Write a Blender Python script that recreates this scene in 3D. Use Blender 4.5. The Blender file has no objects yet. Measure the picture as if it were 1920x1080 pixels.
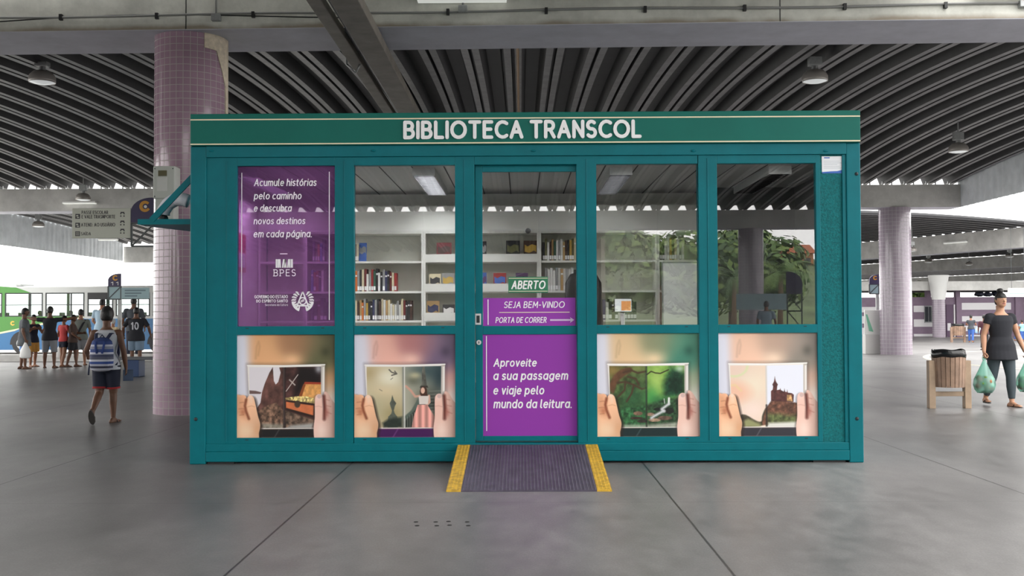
import bpy, bmesh, math, random
import numpy as np
from mathutils import Vector, Matrix, Euler

# ------------------------------------------------------------------ camera, world, exposure
scene = bpy.context.scene
COL = scene.collection
FPX, CAM_D, CAM_H = 1955.0, 9.43, 1.35
YAW, PITCH, ROLL = math.radians(0.498), math.radians(1.407), math.radians(-0.23)
cam_data = bpy.data.cameras.new('camera')
cam_data.sensor_width = 36.0
cam_data.lens = FPX / 1920.0 * 36.0
cam_data.clip_end = 1000.0
cam = bpy.data.objects.new('camera', cam_data)
COL.objects.link(cam)
CAM_R = Matrix.Rotation(YAW, 3, 'Z') @ Matrix.Rotation(math.pi / 2 + PITCH, 3, 'X') @ Matrix.Rotation(ROLL, 3, 'Z')
CAM_P = Vector((0.0, -CAM_D, CAM_H))
cam.matrix_world = Matrix.Translation(CAM_P) @ CAM_R.to_4x4()
scene.camera = cam

world = bpy.data.worlds.new('world')
scene.world = world
world.use_nodes = True
wn = world.node_tree
wn.nodes['Background'].inputs[0].default_value = (1.0, 0.985, 0.965, 1.0)
wn.nodes['Background'].inputs[1].default_value = 1.0

scene.view_settings.view_transform = 'Standard'
scene.view_settings.look = 'None'
scene.view_settings.gamma = 1.0
scene.view_settings.use_curve_mapping = False
scene.view_settings.exposure = 2.33
scene.cycles.max_bounces = 9
scene.cycles.diffuse_bounces = 6
scene.cycles.glossy_bounces = 4
scene.cycles.transmission_bounces = 4
scene.cycles.transparent_max_bounces = 12

R = math.radians


def ray(u, v):
    return CAM_R @ Vector(((u - 960.0) / FPX, -(v - 540.0) / FPX, -1.0))


def at(u, v, y):
    """point of the vertical plane Y = y seen at photo pixel (u, v)"""
    r = ray(u, v)
    t = (y - CAM_P.y) / r.y
    return CAM_P + r * t


def onfloor(u, v, z=0.0):
    r = ray(u, v)
    t = (z - CAM_P.z) / r.z
    return CAM_P + r * t


def rect(u0, v0, u1, v1, y=0.0):
    """x0, x1, z0, z1 of a pixel rectangle on the plane Y = y"""
    um, vm = (u0 + u1) / 2, (v0 + v1) / 2
    return at(u0, vm, y).x, at(u1, vm, y).x, at(um, v1, y).z, at(um, v0, y).z


# ------------------------------------------------------------------ materials
def lin(c):
    c = c / 255.0
    return c / 12.92 if c <= 0.04045 else ((c + 0.055) / 1.055) ** 2.4


def rgb(c):
    return (lin(c[0]), lin(c[1]), lin(c[2]), 1.0)


MATS = {}


def mat(name, c, rough=0.5, metal=0.0, spec=0.5, var=0.0, scale=6.0, bump=0.0, bscale=40.0, emit=0.0, alpha=None):
    if name in MATS:
        return MATS[name]
    m = bpy.data.materials.new(name)
    m.use_nodes = True
    nt = m.node_tree
    b = nt.nodes['Principled BSDF']
    b.inputs['Base Color'].default_value = rgb(c)
    b.inputs['Roughness'].default_value = rough
    b.inputs['Metallic'].default_value = metal
    b.inputs['Specular IOR Level'].default_value = spec
    if emit:
        b.inputs['Emission Color'].default_value = rgb(c)
        b.inputs['Emission Strength'].default_value = emit
    if var or bump:
        tc = nt.nodes.new('ShaderNodeTexCoord')
    if var:
        n = nt.nodes.new('ShaderNodeTexNoise')
        n.inputs['Scale'].default_value = scale
        n.inputs['Detail'].default_value = 6.0
        n.inputs['Roughness'].default_value = 0.65
        nt.links.new(tc.outputs['Object'], n.inputs['Vector'])
        r = nt.nodes.new('ShaderNodeValToRGB')
        a, d = rgb([max(0, x * (1 - var)) for x in c]), rgb([min(255, x * (1 + var)) for x in c])
        r.color_ramp.elements[0].position = 0.3
        r.color_ramp.elements[1].position = 0.7
        r.color_ramp.elements[0].color = a
        r.color_ramp.elements[1].color = d
        nt.links.new(n.outputs['Fac'], r.inputs['Fac'])
        nt.links.new(r.outputs['Color'], b.inputs['Base Color'])
    if bump:
        n2 = nt.nodes.new('ShaderNodeTexNoise')
        n2.inputs['Scale'].default_value = bscale
        n2.inputs['Detail'].default_value = 4.0
        nt.links.new(tc.outputs['Object'], n2.inputs['Vector'])
        bp = nt.nodes.new('ShaderNodeBump')
        bp.inputs['Strength'].default_value = bump
        bp.inputs['Distance'].default_value = 0.01
        nt.links.new(n2.outputs['Fac'], bp.inputs['Height'])
        nt.links.new(bp.outputs['Normal'], b.inputs['Normal'])
    MATS[name] = m
    return m


def glass_mat(name, tint=(245, 250, 248), refl=0.09, body=None, body_fac=0.0, grough=0.0):
    """window pane: clear transmission plus mirror reflection that grows at grazing angles; optional film colour"""
    if name in MATS:
        return MATS[name]
    m = bpy.data.materials.new(name)
    m.use_nodes = True
    nt = m.node_tree
    nt.nodes.remove(nt.nodes['Principled BSDF'])
    out = nt.nodes['Material Output']
    tr = nt.nodes.new('ShaderNodeBsdfTransparent')
    tr.inputs[0].default_value = rgb(tint)
    first = tr.outputs[0]
    if body:
        df = nt.nodes.new('ShaderNodeBsdfDiffuse')
        df.inputs[0].default_value = rgb(body)
        mx0 = nt.nodes.new('ShaderNodeMixShader')
        mx0.inputs[0].default_value = body_fac
        nt.links.new(tr.outputs[0], mx0.inputs[1])
        nt.links.new(df.outputs[0], mx0.inputs[2])
        first = mx0.outputs[0]
    gl = nt.nodes.new('ShaderNodeBsdfGlossy')
    gl.inputs['Roughness'].default_value = grough
    gl.inputs[0].default_value = (1, 1, 1, 1)
    lw = nt.nodes.new('ShaderNodeLayerWeight')
    lw.inputs[0].default_value = 0.25
    ma = nt.nodes.new('ShaderNodeMath')
    ma.operation = 'MULTIPLY_ADD'
    ma.inputs[1].default_value = 0.7
    ma.inputs[2].default_value = refl
    ma.use_clamp = True
    nt.links.new(lw.outputs['Fresnel'], ma.inputs[0])
    lw.inputs[0].default_value = 0.05
    mx = nt.nodes.new('ShaderNodeMixShader')
    nt.links.new(ma.outputs[0], mx.inputs[0])
    nt.links.new(first, mx.inputs[1])
    nt.links.new(gl.outputs[0], mx.inputs[2])
    nt.links.new(mx.outputs[0], out.inputs[0])
    MATS[name] = m
    return m


def floor_mat():
    m = bpy.data.materials.new('polished_concrete')
    m.use_nodes = True
    nt = m.node_tree
    N, L = nt.nodes, nt.links
    b = N['Principled BSDF']
    tc = N.new('ShaderNodeTexCoord')
    n1 = N.new('ShaderNodeTexNoise'); n1.inputs['Scale'].default_value = 0.55; n1.inputs['Detail'].default_value = 8; n1.inputs['Roughness'].default_value = 0.62
    n2 = N.new('ShaderNodeTexNoise'); n2.inputs['Scale'].default_value = 7.0; n2.inputs['Detail'].default_value = 8; n2.inputs['Roughness'].default_value = 0.7
    n3 = N.new('ShaderNodeTexNoise'); n3.inputs['Scale'].default_value = 90.0; n3.inputs['Detail'].default_value = 3
    mp = N.new('ShaderNodeMapping'); mp.inputs['Scale'].default_value = (1, 0.55, 1)
    L.new(tc.outputs['Object'], mp.inputs[0])
    for n in (n1, n2, n3):
        L.new(mp.outputs[0], n.inputs['Vector'])
    r1 = N.new('ShaderNodeValToRGB')
    r1.color_ramp.elements[0].position = 0.3; r1.color_ramp.elements[0].color = rgb((95, 93, 93))
    r1.color_ramp.elements[1].position = 0.72; r1.color_ramp.elements[1].color = rgb((140, 138, 137))
    L.new(n1.outputs['Fac'], r1.inputs[0])
    r2 = N.new('ShaderNodeValToRGB')
    r2.color_ramp.elements[0].position = 0.28; r2.color_ramp.elements[0].color = (0.66, 0.655, 0.65, 1)
    r2.color_ramp.elements[1].position = 0.66; r2.color_ramp.elements[1].color = (1.1, 1.1, 1.1, 1)
    L.new(n2.outputs['Fac'], r2.inputs[0])
    mx = N.new('ShaderNodeMixRGB'); mx.blend_type = 'MULTIPLY'; mx.inputs[0].default_value = 0.9
    L.new(r1.outputs[0], mx.inputs[1]); L.new(r2.outputs[0], mx.inputs[2])
    r3 = N.new('ShaderNodeValToRGB')
    r3.color_ramp.elements[0].position = 0.3; r3.color_ramp.elements[0].color = (0.82, 0.82, 0.82, 1)
    r3.color_ramp.elements[1].position = 0.7; r3.color_ramp.elements[1].color = (1.12, 1.12, 1.12, 1)
    L.new(n3.outputs['Fac'], r3.inputs[0])
    mx3 = N.new('ShaderNodeMixRGB'); mx3.blend_type = 'MULTIPLY'; mx3.inputs[0].default_value = 0.8
    L.new(mx.outputs[0], mx3.inputs[1]); L.new(r3.outputs[0], mx3.inputs[2])
    # saw-cut joints: every 2.63 m in x, every 5 m in y, with a little wander
    sx = N.new('ShaderNodeSeparateXYZ'); L.new(tc.outputs['Object'], sx.inputs[0])

    def math_(op, a, bb, c=None):
        n = N.new('ShaderNodeMath'); n.operation = op
        for i, q in enumerate((a, bb, c)):
            if q is None:
                continue
            if isinstance(q, (int, float)):
                n.inputs[i].default_value = q
            else:
                L.new(q, n.inputs[i])
        return n.outputs[0]
    wob = math_('MULTIPLY', n2.outputs['Fac'], 0.012)

    def joint(coord, off, period, w):
        a = math_('ADD', math_('ADD', coord, wob), -off + period * 50)
        f = math_('MODULO', a, period)
        d = math_('MINIMUM', f, math_('SUBTRACT', period, f))
        return math_('LESS_THAN', d, w)
    jx = joint(sx.outputs[0], -1.535, 2.63, 0.0075)
    jy = math_('MULTIPLY', joint(sx.outputs[1], -1.93, 5.2, 0.005), 0.45)
    j = math_('MAXIMUM', jx, jy)
    mj = N.new('ShaderNodeMixRGB'); L.new(j, mj.inputs[0]); L.new(mx3.outputs[0], mj.inputs[1]); mj.inputs[2].default_value = rgb((52, 50, 50))
    L.new(mj.outputs[0], b.inputs['Base Color'])
    rr = N.new('ShaderNodeMapRange'); rr.inputs[3].default_value = 0.30; rr.inputs[4].default_value = 0.52
    L.new(n2.outputs['Fac'], rr.inputs[0]); L.new(rr.outputs[0], b.inputs['Roughness'])
    b.inputs['Specular IOR Level'].default_value = 0.5
    bp = N.new('ShaderNodeBump'); bp.inputs['Strength'].default_value = 0.12; bp.inputs['Distance'].default_value = 0.01
    L.new(n2.outputs['Fac'], bp.inputs['Height']); L.new(bp.outputs[0], b.inputs['Normal'])
    return m


def tile_mat(name, tile_a, tile_b, grout, radius, size=0.1, rough=0.10):
    m = bpy.data.materials.new(name)
    m.use_nodes = True
    nt = m.node_tree
    N, L = nt.nodes, nt.links
    b = N['Principled BSDF']
    tc = N.new('ShaderNodeTexCoord')
    sx = N.new('ShaderNodeSeparateXYZ'); L.new(tc.outputs['Object'], sx.inputs[0])
    at2 = N.new('ShaderNodeMath'); at2.operation = 'ARCTAN2'; L.new(sx.outputs[0], at2.inputs[0]); L.new(sx.outputs[1], at2.inputs[1])
    n = round(2 * math.pi * radius / size)
    mu = N.new('ShaderNodeMath'); mu.operation = 'MULTIPLY'; mu.inputs[1].default_value = n * size / (2 * math.pi); L.new(at2.outputs[0], mu.inputs[0])
    cb = N.new('ShaderNodeCombineXYZ'); L.new(mu.outputs[0], cb.inputs[0]); L.new(sx.outputs[2], cb.inputs[1])
    br = N.new('ShaderNodeTexBrick')
    br.offset = 0.0; br.squash = 1.0
    br.inputs['Scale'].default_value = 1.0
    br.inputs['Brick Width'].default_value = size
    br.inputs['Row Height'].default_value = size
    br.inputs['Mortar Size'].default_value = size * 0.045
    br.inputs['Mortar Smooth'].default_value = 0.0
    br.inputs['Color1'].default_value = rgb(tile_a)
    br.inputs['Color2'].default_value = rgb(tile_b)
    br.inputs['Mortar'].default_value = rgb(grout)
    L.new(cb.outputs[0], br.inputs['Vector'])
    L.new(br.outputs['Color'], b.inputs['Base Color'])
    mr = N.new('ShaderNodeMapRange'); mr.inputs[3].default_value = rough; mr.inputs[4].default_value = 0.8
    L.new(br.outputs['Fac'], mr.inputs[0]); L.new(mr.outputs[0], b.inputs['Roughness'])
    bp = N.new('ShaderNodeBump'); bp.invert = True; bp.inputs['Strength'].default_value = 0.4; bp.inputs['Distance'].default_value = 0.004
    L.new(br.outputs['Fac'], bp.inputs['Height']); L.new(bp.outputs[0], b.inputs['Normal'])
    return m


def attr_mat(name, rough=0.35, spec=0.4):
    m = bpy.data.materials.new(name)
    m.use_nodes = True
    nt = m.node_tree
    a = nt.nodes.new('ShaderNodeVertexColor')
    a.layer_name = 'print'
    nt.links.new(a.outputs[0], nt.nodes['Principled BSDF'].inputs['Base Color'])
    nt.nodes['Principled BSDF'].inputs['Roughness'].default_value = rough
    nt.nodes['Principled BSDF'].inputs['Specular IOR Level'].default_value = spec
    return m


# ------------------------------------------------------------------ mesh helpers
def NB():
    return bmesh.new()


def box(bm, x0, x1, y0, y1, z0, z1, mi=0):
    vs = [bm.verts.new(p) for p in ((x0, y0, z0), (x1, y0, z0), (x1, y1, z0), (x0, y1, z0), (x0, y0, z1), (x1, y0, z1), (x1, y1, z1), (x0, y1, z1))]
    for f in ((0, 3, 2, 1), (4, 5, 6, 7), (0, 1, 5, 4), (1, 2, 6, 5), (2, 3, 7, 6), (3, 0, 4, 7)):
        bm.faces.new([vs[i] for i in f]).material_index = mi


def obox(bm, c, ux, uy, uz, hx, hy, hz, mi=0):
    c, ux, uy, uz = Vector(c), Vector(ux).normalized(), Vector(uy).normalized(), Vector(uz).normalized()
    vs = []
    for sz in (-1, 1):
        for sx, sy in ((-1, -1), (1, -1), (1, 1), (-1, 1)):
            vs.append(bm.verts.new(c + ux * hx * sx + uy * hy * sy + uz * hz * sz))
    for f in ((0, 3, 2, 1), (4, 5, 6, 7), (0, 1, 5, 4), (1, 2, 6, 5), (2, 3, 7, 6), (3, 0, 4, 7)):
        bm.faces.new([vs[i] for i in f]).material_index = mi


def bar(bm, p0, p1, w, h, mi=0, up=(0, 0, 1)):
    p0, p1 = Vector(p0), Vector(p1)
    d = (p1 - p0)
    u = Vector(up)
    if abs(d.normalized().dot(u)) > 0.98:
        u = Vector((0, 1, 0))
    s = d.cross(u).normalized()
    uu = s.cross(d).normalized()
    obox(bm, (p0 + p1) / 2, d, s, uu, d.length / 2, w / 2, h / 2, mi)


def tube(bm, pts, radii, seg=12, mi=0, squash=None, cap=True):
    """closed tapered tube through pts; radii: number, list of numbers or list of (rx, ry)"""
    pts = [Vector(p) for p in pts]
    n = len(pts)
    if isinstance(radii, (int, float)):
        radii = [radii] * n
    rings = []
    prev = None
    for i, p in enumerate(pts):
        d = (pts[min(i + 1, n - 1)] - pts[max(i - 1, 0)]).normalized()
        if prev is None:
            ref = Vector((1, 0, 0)) if abs(d.x) < 0.9 else Vector((0, 1, 0))
        else:
            ref = prev
        a = (ref - d * ref.dot(d)).normalized()
        b = d.cross(a).normalized()
        prev = a
        rr = radii[i]
        ra, rb = (rr, rr) if isinstance(rr, (int, float)) else rr
        rings.append([bm.verts.new(p + a * ra * math.cos(2 * math.pi * k / seg) + b * rb * math.sin(2 * math.pi * k / seg)) for k in range(seg)])
    for r0, r1 in zip(rings, rings[1:]):
        for k in range(seg):
            bm.faces.new((r0[k], r0[(k + 1) % seg], r1[(k + 1) % seg], r1[k])).material_index = mi
    if cap:
        bm.faces.new(list(reversed(rings[0]))).material_index = mi
        bm.faces.new(rings[-1]).material_index = mi
    return rings


def rtube(bm, p0, p1, r0, r1, seg=14, mi=0):
    """rounded capsule with taper"""
    p0, p1 = Vector(p0), Vector(p1)
    d = (p1 - p0)
    if d.length < 1e-5:
        d = Vector((0, 0, 1e-4))
    dn = d.normalized()
    pts, rad = [], []
    for a in (75, 50, 25):
        pts.append(p0 - dn * r0 * math.sin(R(a))); rad.append(max(r0 * math.cos(R(a)), 1e-4))
    pts += [p0, p1]; rad += [r0, r1]
    for a in (25, 50, 75):
        pts.append(p1 + dn * r1 * math.sin(R(a))); rad.append(max(r1 * math.cos(R(a)), 1e-4))
    tube(bm, pts, rad, seg, mi)


def ell(bm, c, r, rot=None, seg=16, rings=10, mi=0):
    M = Matrix.Translation(Vector(c)) @ (rot.to_4x4() if rot else Matrix.Identity(4)) @ Matrix.Diagonal((r[0], r[1], r[2], 1.0))
    g = bmesh.ops.create_uvsphere(bm, u_segments=seg, v_segments=rings, radius=1.0, matrix=M)
    fs = set()
    for v in g['verts']:
        for f in v.link_faces:
            fs.add(f)
    for f in fs:
        f.material_index = mi
    return g['verts']


def lathe(bm, prof, c=(0, 0, 0), seg=24, mi=0):
    """profile of (r, z) revolved round Z"""
    c = Vector(c)
    rings = []
    for r, z in prof:
        rings.append([bm.verts.new(c + Vector((max(r, 1e-4) * math.cos(2 * math.pi * k / seg), max(r, 1e-4) * math.sin(2 * math.pi * k / seg), z))) for k in range(seg)])
    for r0, r1 in zip(rings, rings[1:]):
        for k in range(seg):
            bm.faces.new((r0[k], r0[(k + 1) % seg], r1[(k + 1) % seg], r1[k])).material_index = mi
    return rings


def prism(bm, pts, y0, y1, mi=0):
    """polygon in XZ extruded from y0 to y1"""
    a = [bm.verts.new((p[0], y0, p[1])) for p in pts]
    b = [bm.verts.new((p[0], y1, p[1])) for p in pts]
    n = len(pts)
    f1 = bm.faces.new(a); f1.material_index = mi
    f2 = bm.faces.new(list(reversed(b))); f2.material_index = mi
    for i in range(n):
        bm.faces.new((a[(i + 1) % n], a[i], b[i], b[(i + 1) % n])).material_index = mi


def link(name, mesh, parent=None):
    o = bpy.data.objects.new(name, mesh)
    COL.objects.link(o)
    if parent:
        o.parent = parent
    return o


def obj(name, bm, mats, parent=None, smooth=False, bevel=0.0, loc=None, rz=None, label=None):
    bmesh.ops.recalc_face_normals(bm, faces=bm.faces[:])
    me = bpy.data.meshes.new(name)
    bm.to_mesh(me)
    bm.free()
    if not isinstance(mats, (list, tuple)):
        mats = [mats]
    for m in mats:
        me.materials.append(m)
    if smooth:
        for p in me.polygons:
            p.use_smooth = True
        if smooth == 'auto':
            me.set_sharp_from_angle(angle=R(38))
    o = link(name, me, parent)
    if bevel:
        md = o.modifiers.new('bevel', 'BEVEL')
        md.width = bevel
        md.segments = 2
        md.limit_method = 'ANGLE'
        md.angle_limit = R(40)
    if loc is not None:
        o.location = loc
    if rz is not None:
        o.rotation_euler = (0, 0, rz)
    if label:
        o['label'] = label
    return o


def tag(o, label, cat, group=None, kind=None):
    o['label'] = label
    o['category'] = cat
    if group:
        o['group'] = group
    if kind:
        o['kind'] = kind
    return o


def thing(name, label, cat, loc=(0, 0, 0), rz=0.0, group=None):
    o = bpy.data.objects.new(name, None)
    COL.objects.link(o)
    o.empty_display_size = 0.2
    o.location = loc
    o.rotation_euler = (0, 0, rz)
    return tag(o, label, cat, group)


def struct(o, label=None, cat=None):
    o['kind'] = 'structure'
    if label:
        o['label'] = label
        o['category'] = cat
    return o


def copy_tree(o, parent=None):
    c = o.copy()
    COL.objects.link(c)
    if parent:
        c.parent = parent
    for ch in list(o.children):
        copy_tree(ch, c)
    return c


def bake(bm, name, voxel, smooth=2):
    """union of overlapping closed solids as one continuous smooth mesh"""
    bmesh.ops.recalc_face_normals(bm, faces=bm.faces[:])
    me = bpy.data.meshes.new('tmp')
    bm.to_mesh(me)
    bm.free()
    o = bpy.data.objects.new('tmp', me)
    COL.objects.link(o)
    md = o.modifiers.new('r', 'REMESH')
    md.mode = 'VOXEL'
    md.voxel_size = voxel
    if smooth:
        sm = o.modifiers.new('s', 'SMOOTH')
        sm.factor = 0.5
        sm.iterations = smooth
    dg = bpy.context.evaluated_depsgraph_get()
    dg.update()
    out = bpy.data.meshes.new_from_object(o.evaluated_get(dg))
    out.name = name
    bpy.data.objects.remove(o)
    bpy.data.meshes.remove(me)
    for p in out.polygons:
        p.use_smooth = True
    return out


def solid(name, bm, m, parent, voxel, smooth=2):
    me = bake(bm, name, voxel, smooth)
    me.materials.clear()
    for q in (m if isinstance(m, (list, tuple)) else [m]):
        me.materials.append(q)
    return link(name, me, parent)


def _arc(cx, cy, rx, ry, a0, a1, n=None):
    n = n or max(3, int(abs(a1 - a0) / 20))
    return [(cx + rx * math.cos(R(a0 + (a1 - a0) * k / n)), cy + ry * math.sin(R(a0 + (a1 - a0) * k / n))) for k in range(n + 1)]


def _bowl(cx=0.27):
    return _arc(cx, 0.35, 0.27, 0.35, 0, 360)


# round-ended single-stroke alphabet: advance, strokes (cap height 1, x-height 0.7)
GLYPH = {
    'a': (0.54, [_bowl(), [(0.54, 0.7), (0.54, 0)]]), 'b': (0.54, [_bowl(), [(0, 1), (0, 0)]]), 'c': (0.46, [_arc(0.27, 0.35, 0.27, 0.35, 50, 310)]),
    'd': (0.54, [_bowl(), [(0.54, 1), (0.54, 0)]]), 'e': (0.54, [[(0.01, 0.37)] + _arc(0.27, 0.35, 0.27, 0.35, 3, 312)]), 'g': (0.54, [_bowl(), [(0.54, 0.7), (0.54, -0.03)] + _arc(0.27, -0.03, 0.27, 0.25, 0, -140)]),
    'h': (0.48, [[(0, 1), (0, 0)], _arc(0.24, 0.43, 0.24, 0.27, 180, 0) + [(0.48, 0)]]), 'i': (0.0, [[(0, 0.7), (0, 0)], [(0, 0.95), (0, 0.96)]]),
    'j': (0.0, [[(0, 0.7), (0, -0.1)] + _arc(-0.13, -0.1, 0.13, 0.17, 0, -110), [(0, 0.95), (0, 0.96)]]), 'l': (0.12, [[(0, 1), (0, 0.14)] + _arc(0.13, 0.14, 0.13, 0.14, 180, 275)]),
    'm': (0.80, [[(0, 0.7), (0, 0)], _arc(0.2, 0.45, 0.2, 0.25, 180, 0) + [(0.4, 0)], _arc(0.6, 0.45, 0.2, 0.25, 180, 0) + [(0.8, 0)]]), 'n': (0.48, [[(0, 0.7), (0, 0)], _arc(0.24, 0.43, 0.24, 0.27, 180, 0) + [(0.48, 0)]]),
    'o': (0.56, [_arc(0.28, 0.35, 0.28, 0.35, 0, 360)]), 'p': (0.54, [_bowl(), [(0, 0.7), (0, -0.28)]]), 'r': (0.30, [[(0, 0.7), (0, 0)], _arc(0.22, 0.43, 0.22, 0.27, 180, 65)]),
    's': (0.40, [_arc(0.2, 0.53, 0.19, 0.17, 35, 265) + _arc(0.2, 0.18, 0.2, 0.18, 85, -150)]), 't': (0.30, [[(0.1, 0.92), (0.1, 0.14)] + _arc(0.24, 0.14, 0.14, 0.14, 180, 285), [(-0.05, 0.69), (0.29, 0.69)]]),
    'u': (0.48, [[(0, 0.7), (0, 0.27)] + _arc(0.24, 0.27, 0.24, 0.27, 180, 360), [(0.48, 0.7), (0.48, 0)]]), 'v': (0.46, [[(0, 0.7), (0.23, 0), (0.46, 0.7)]]), '.': (0.0, [[(0, 0), (0, 0.01)]]),
    'A': (0.72, [[(0, 0), (0.36, 1), (0.72, 0)], [(0.13, 0.34), (0.59, 0.34)]]), 'B': (0.57, [[(0, 0), (0, 1), (0.28, 1)] + _arc(0.28, 0.76, 0.23, 0.24, 90, -90) + [(0, 0.52)], [(0.28, 0.52)] + _arc(0.30, 0.26, 0.27, 0.26, 90, -90) + [(0, 0)]]),
    'C': (0.70, [_arc(0.44, 0.5, 0.44, 0.5, 52, 308)]), 'D': (0.66, [[(0.22, 0), (0, 0), (0, 1), (0.22, 1)] + _arc(0.22, 0.5, 0.44, 0.5, 90, -90)]), 'E': (0.50, [[(0.5, 1), (0, 1), (0, 0), (0.5, 0)], [(0, 0.52), (0.44, 0.52)]]),
    'G': (0.80, [_arc(0.44, 0.5, 0.44, 0.5, 52, 335) + [(0.82, 0.48), (0.52, 0.48)]]), 'I': (0.0, [[(0, 1), (0, 0)]]), 'J': (0.30, [[(0.3, 1), (0.3, 0.25)] + _arc(0.12, 0.25, 0.18, 0.25, 0, -125)]), 'L': (0.46, [[(0, 1), (0, 0), (0.46, 0)]]),
    'M': (0.80, [[(0, 0), (0.05, 1), (0.4, 0.3), (0.75, 1), (0.8, 0)]]), 'N': (0.60, [[(0, 0), (0, 1), (0.6, 0), (0.6, 1)]]), 'O': (0.92, [_arc(0.46, 0.5, 0.46, 0.5, 0, 360)]), 'P': (0.54, [[(0, 0), (0, 1), (0.28, 1)] + _arc(0.28, 0.73, 0.26, 0.27, 90, -90) + [(0, 0.46)]]),
    'R': (0.57, [[(0, 0), (0, 1), (0.28, 1)] + _arc(0.28, 0.74, 0.25, 0.26, 90, -90) + [(0, 0.48)], [(0.3, 0.48), (0.57, 0)]]), 'S': (0.54, [_arc(0.27, 0.755, 0.25, 0.245, 40, 262) + _arc(0.27, 0.26, 0.27, 0.26, 82, -145)]),
    'T': (0.66, [[(0, 1), (0.66, 1)], [(0.33, 1), (0.33, 0)]]), 'U': (0.60, [[(0, 1), (0, 0.3)] + _arc(0.3, 0.3, 0.3, 0.3, 180, 360) + [(0.6, 1)]]), 'V': (0.68, [[(0, 1), (0.34, 0), (0.68, 1)]]), '-': (0.26, [[(0, 0.42), (0.26, 0.42)]]),
    '1': (0.25, [[(0, 0.8), (0.22, 1), (0.22, 0)]]), '0': (0.60, [_arc(0.3, 0.5, 0.3, 0.5, 0, 360)]),
}
GLYPH['\u00e1'] = (0.54, GLYPH['a'][1] + [[(0.25, 0.84), (0.38, 0.99)]])
GLYPH['\u00f3'] = (0.56, GLYPH['o'][1] + [[(0.26, 0.84), (0.39, 0.99)]])
GLYPH['\u00c1'] = (0.72, GLYPH['A'][1] + [[(0.36, 1.14), (0.46, 1.28)]])
GLYPH['\u00cd'] = (0.0, GLYPH['I'][1] + [[(0.0, 1.14), (0.1, 1.28)]])


def text_mesh(name, s, x0, x1, z0, z1, y, m, parent=None, w=0.13, shear=0.0, depth=0.002, gap=0.2, serif=0.0):
    """round-ended lettering in the XZ plane facing -Y, fitted to the box x0..x1, z0..z1"""
    strokes = []
    x = 0.0
    for ch in s:
        if ch == ' ':
            x += 0.30 + gap * 0.4
            continue
        adv, st = GLYPH[ch]
        for q in st:
            strokes.append([(x + a + shear * b_, b_) for a, b_ in q])
            if serif and len(q) >= 2:
                for e in ((q[0], q[1]), (q[-1], q[-2]), (q[1], q[0]) if len(q) > 2 else (q[0], q[1])):
                    if abs(e[0][0] - e[1][0]) < 0.01 and (e[0][1] < 0.02 or e[0][1] > 0.98):
                        strokes.append([(x + e[0][0] - serif, e[0][1]), (x + e[0][0] + serif, e[0][1])])
        x += adv + gap + w
    px = [a for q in strokes for a, _ in q]; pz = [b_ for q in strokes for _, b_ in q]
    mnx, mxx, mnz, mxz = min(px), max(px), min(pz), max(pz)
    h = (z1 - z0) / (mxz - mnz + w)
    r = w * h / 2
    sx = (x1 - x0 - 2 * r) / max(mxx - mnx, 1e-6)
    b = NB()
    lev = [0]

    def flat(front):
        """extrude a front outline (list of quads or one polygon) back to the board; each piece a hair prouder than the last"""
        yf = y - depth - lev[0] * 2.5e-5
        lev[0] = (lev[0] + 1) % 14
        return yf

    def disc(cx, cz, n=14):
        yf = flat(None)
        a = [b.verts.new((cx + r * math.cos(2 * math.pi * k / n), yf, cz + r * math.sin(2 * math.pi * k / n))) for k in range(n)]
        c = [b.verts.new((v.co.x, y, v.co.z)) for v in a]
        b.faces.new(a)
        for k in range(n):
            b.faces.new((a[(k + 1) % n], a[k], c[k], c[(k + 1) % n]))

    def strip(P_, closed):
        yf = flat(None)
        n = len(P_)
        rows = []
        for k in range(n):
            p_, q_ = P_[k - 1] if (k or closed) else P_[k], P_[(k + 1) % n] if (k < n - 1 or closed) else P_[k]
            dx, dz = q_[0] - p_[0], q_[1] - p_[1]
            L = math.hypot(dx, dz) or 1e-9
            nx, nz = -dz / L * r, dx / L * r
            rows.append([b.verts.new((P_[k][0] + s_ * nx, yy, P_[k][1] + s_ * nz)) for yy in (yf, y) for s_ in (-1, 1)])
        for k in range(n if closed else n - 1):
            A_, B_ = rows[k], rows[(k + 1) % n]
            b.faces.new((A_[0], B_[0], B_[1], A_[1]))
            b.faces.new((A_[0], A_[2], B_[2], B_[0])); b.faces.new((A_[1], B_[1], B_[3], A_[3]))
        if not closed:
            for A_ in (rows[0], rows[-1]):
                b.faces.new((A_[0], A_[1], A_[3], A_[2]))
    for q in strokes:
        P_ = [(x0 + r + (a - mnx) * sx, z0 + r + (b_ - mnz) * h) for a, b_ in q]
        P_ = [p_ for k, p_ in enumerate(P_) if k == 0 or math.hypot(p_[0] - P_[k - 1][0], p_[1] - P_[k - 1][1]) > 1e-6]
        if len(P_) < 2:
            disc(*P_[0]); continue
        if len(P_) > 8 and math.hypot(P_[0][0] - P_[-1][0], P_[0][1] - P_[-1][1]) < r * 0.05:
            strip(P_[:-1], True); continue
        cut = [0]
        for k in range(1, len(P_) - 1):
            a0 = math.atan2(P_[k][1] - P_[k - 1][1], P_[k][0] - P_[k - 1][0]); a1 = math.atan2(P_[k + 1][1] - P_[k][1], P_[k + 1][0] - P_[k][0])
            if abs((a1 - a0 + math.pi) % (2 * math.pi) - math.pi) > R(42):
                cut.append(k)
        cut.append(len(P_) - 1)
        for c0, c1 in zip(cut, cut[1:]):
            strip(P_[c0:c1 + 1], False)
        for k in cut:
            disc(*P_[k])
    return obj(name, b, m, parent)


rnd = random.Random(11)

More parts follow.
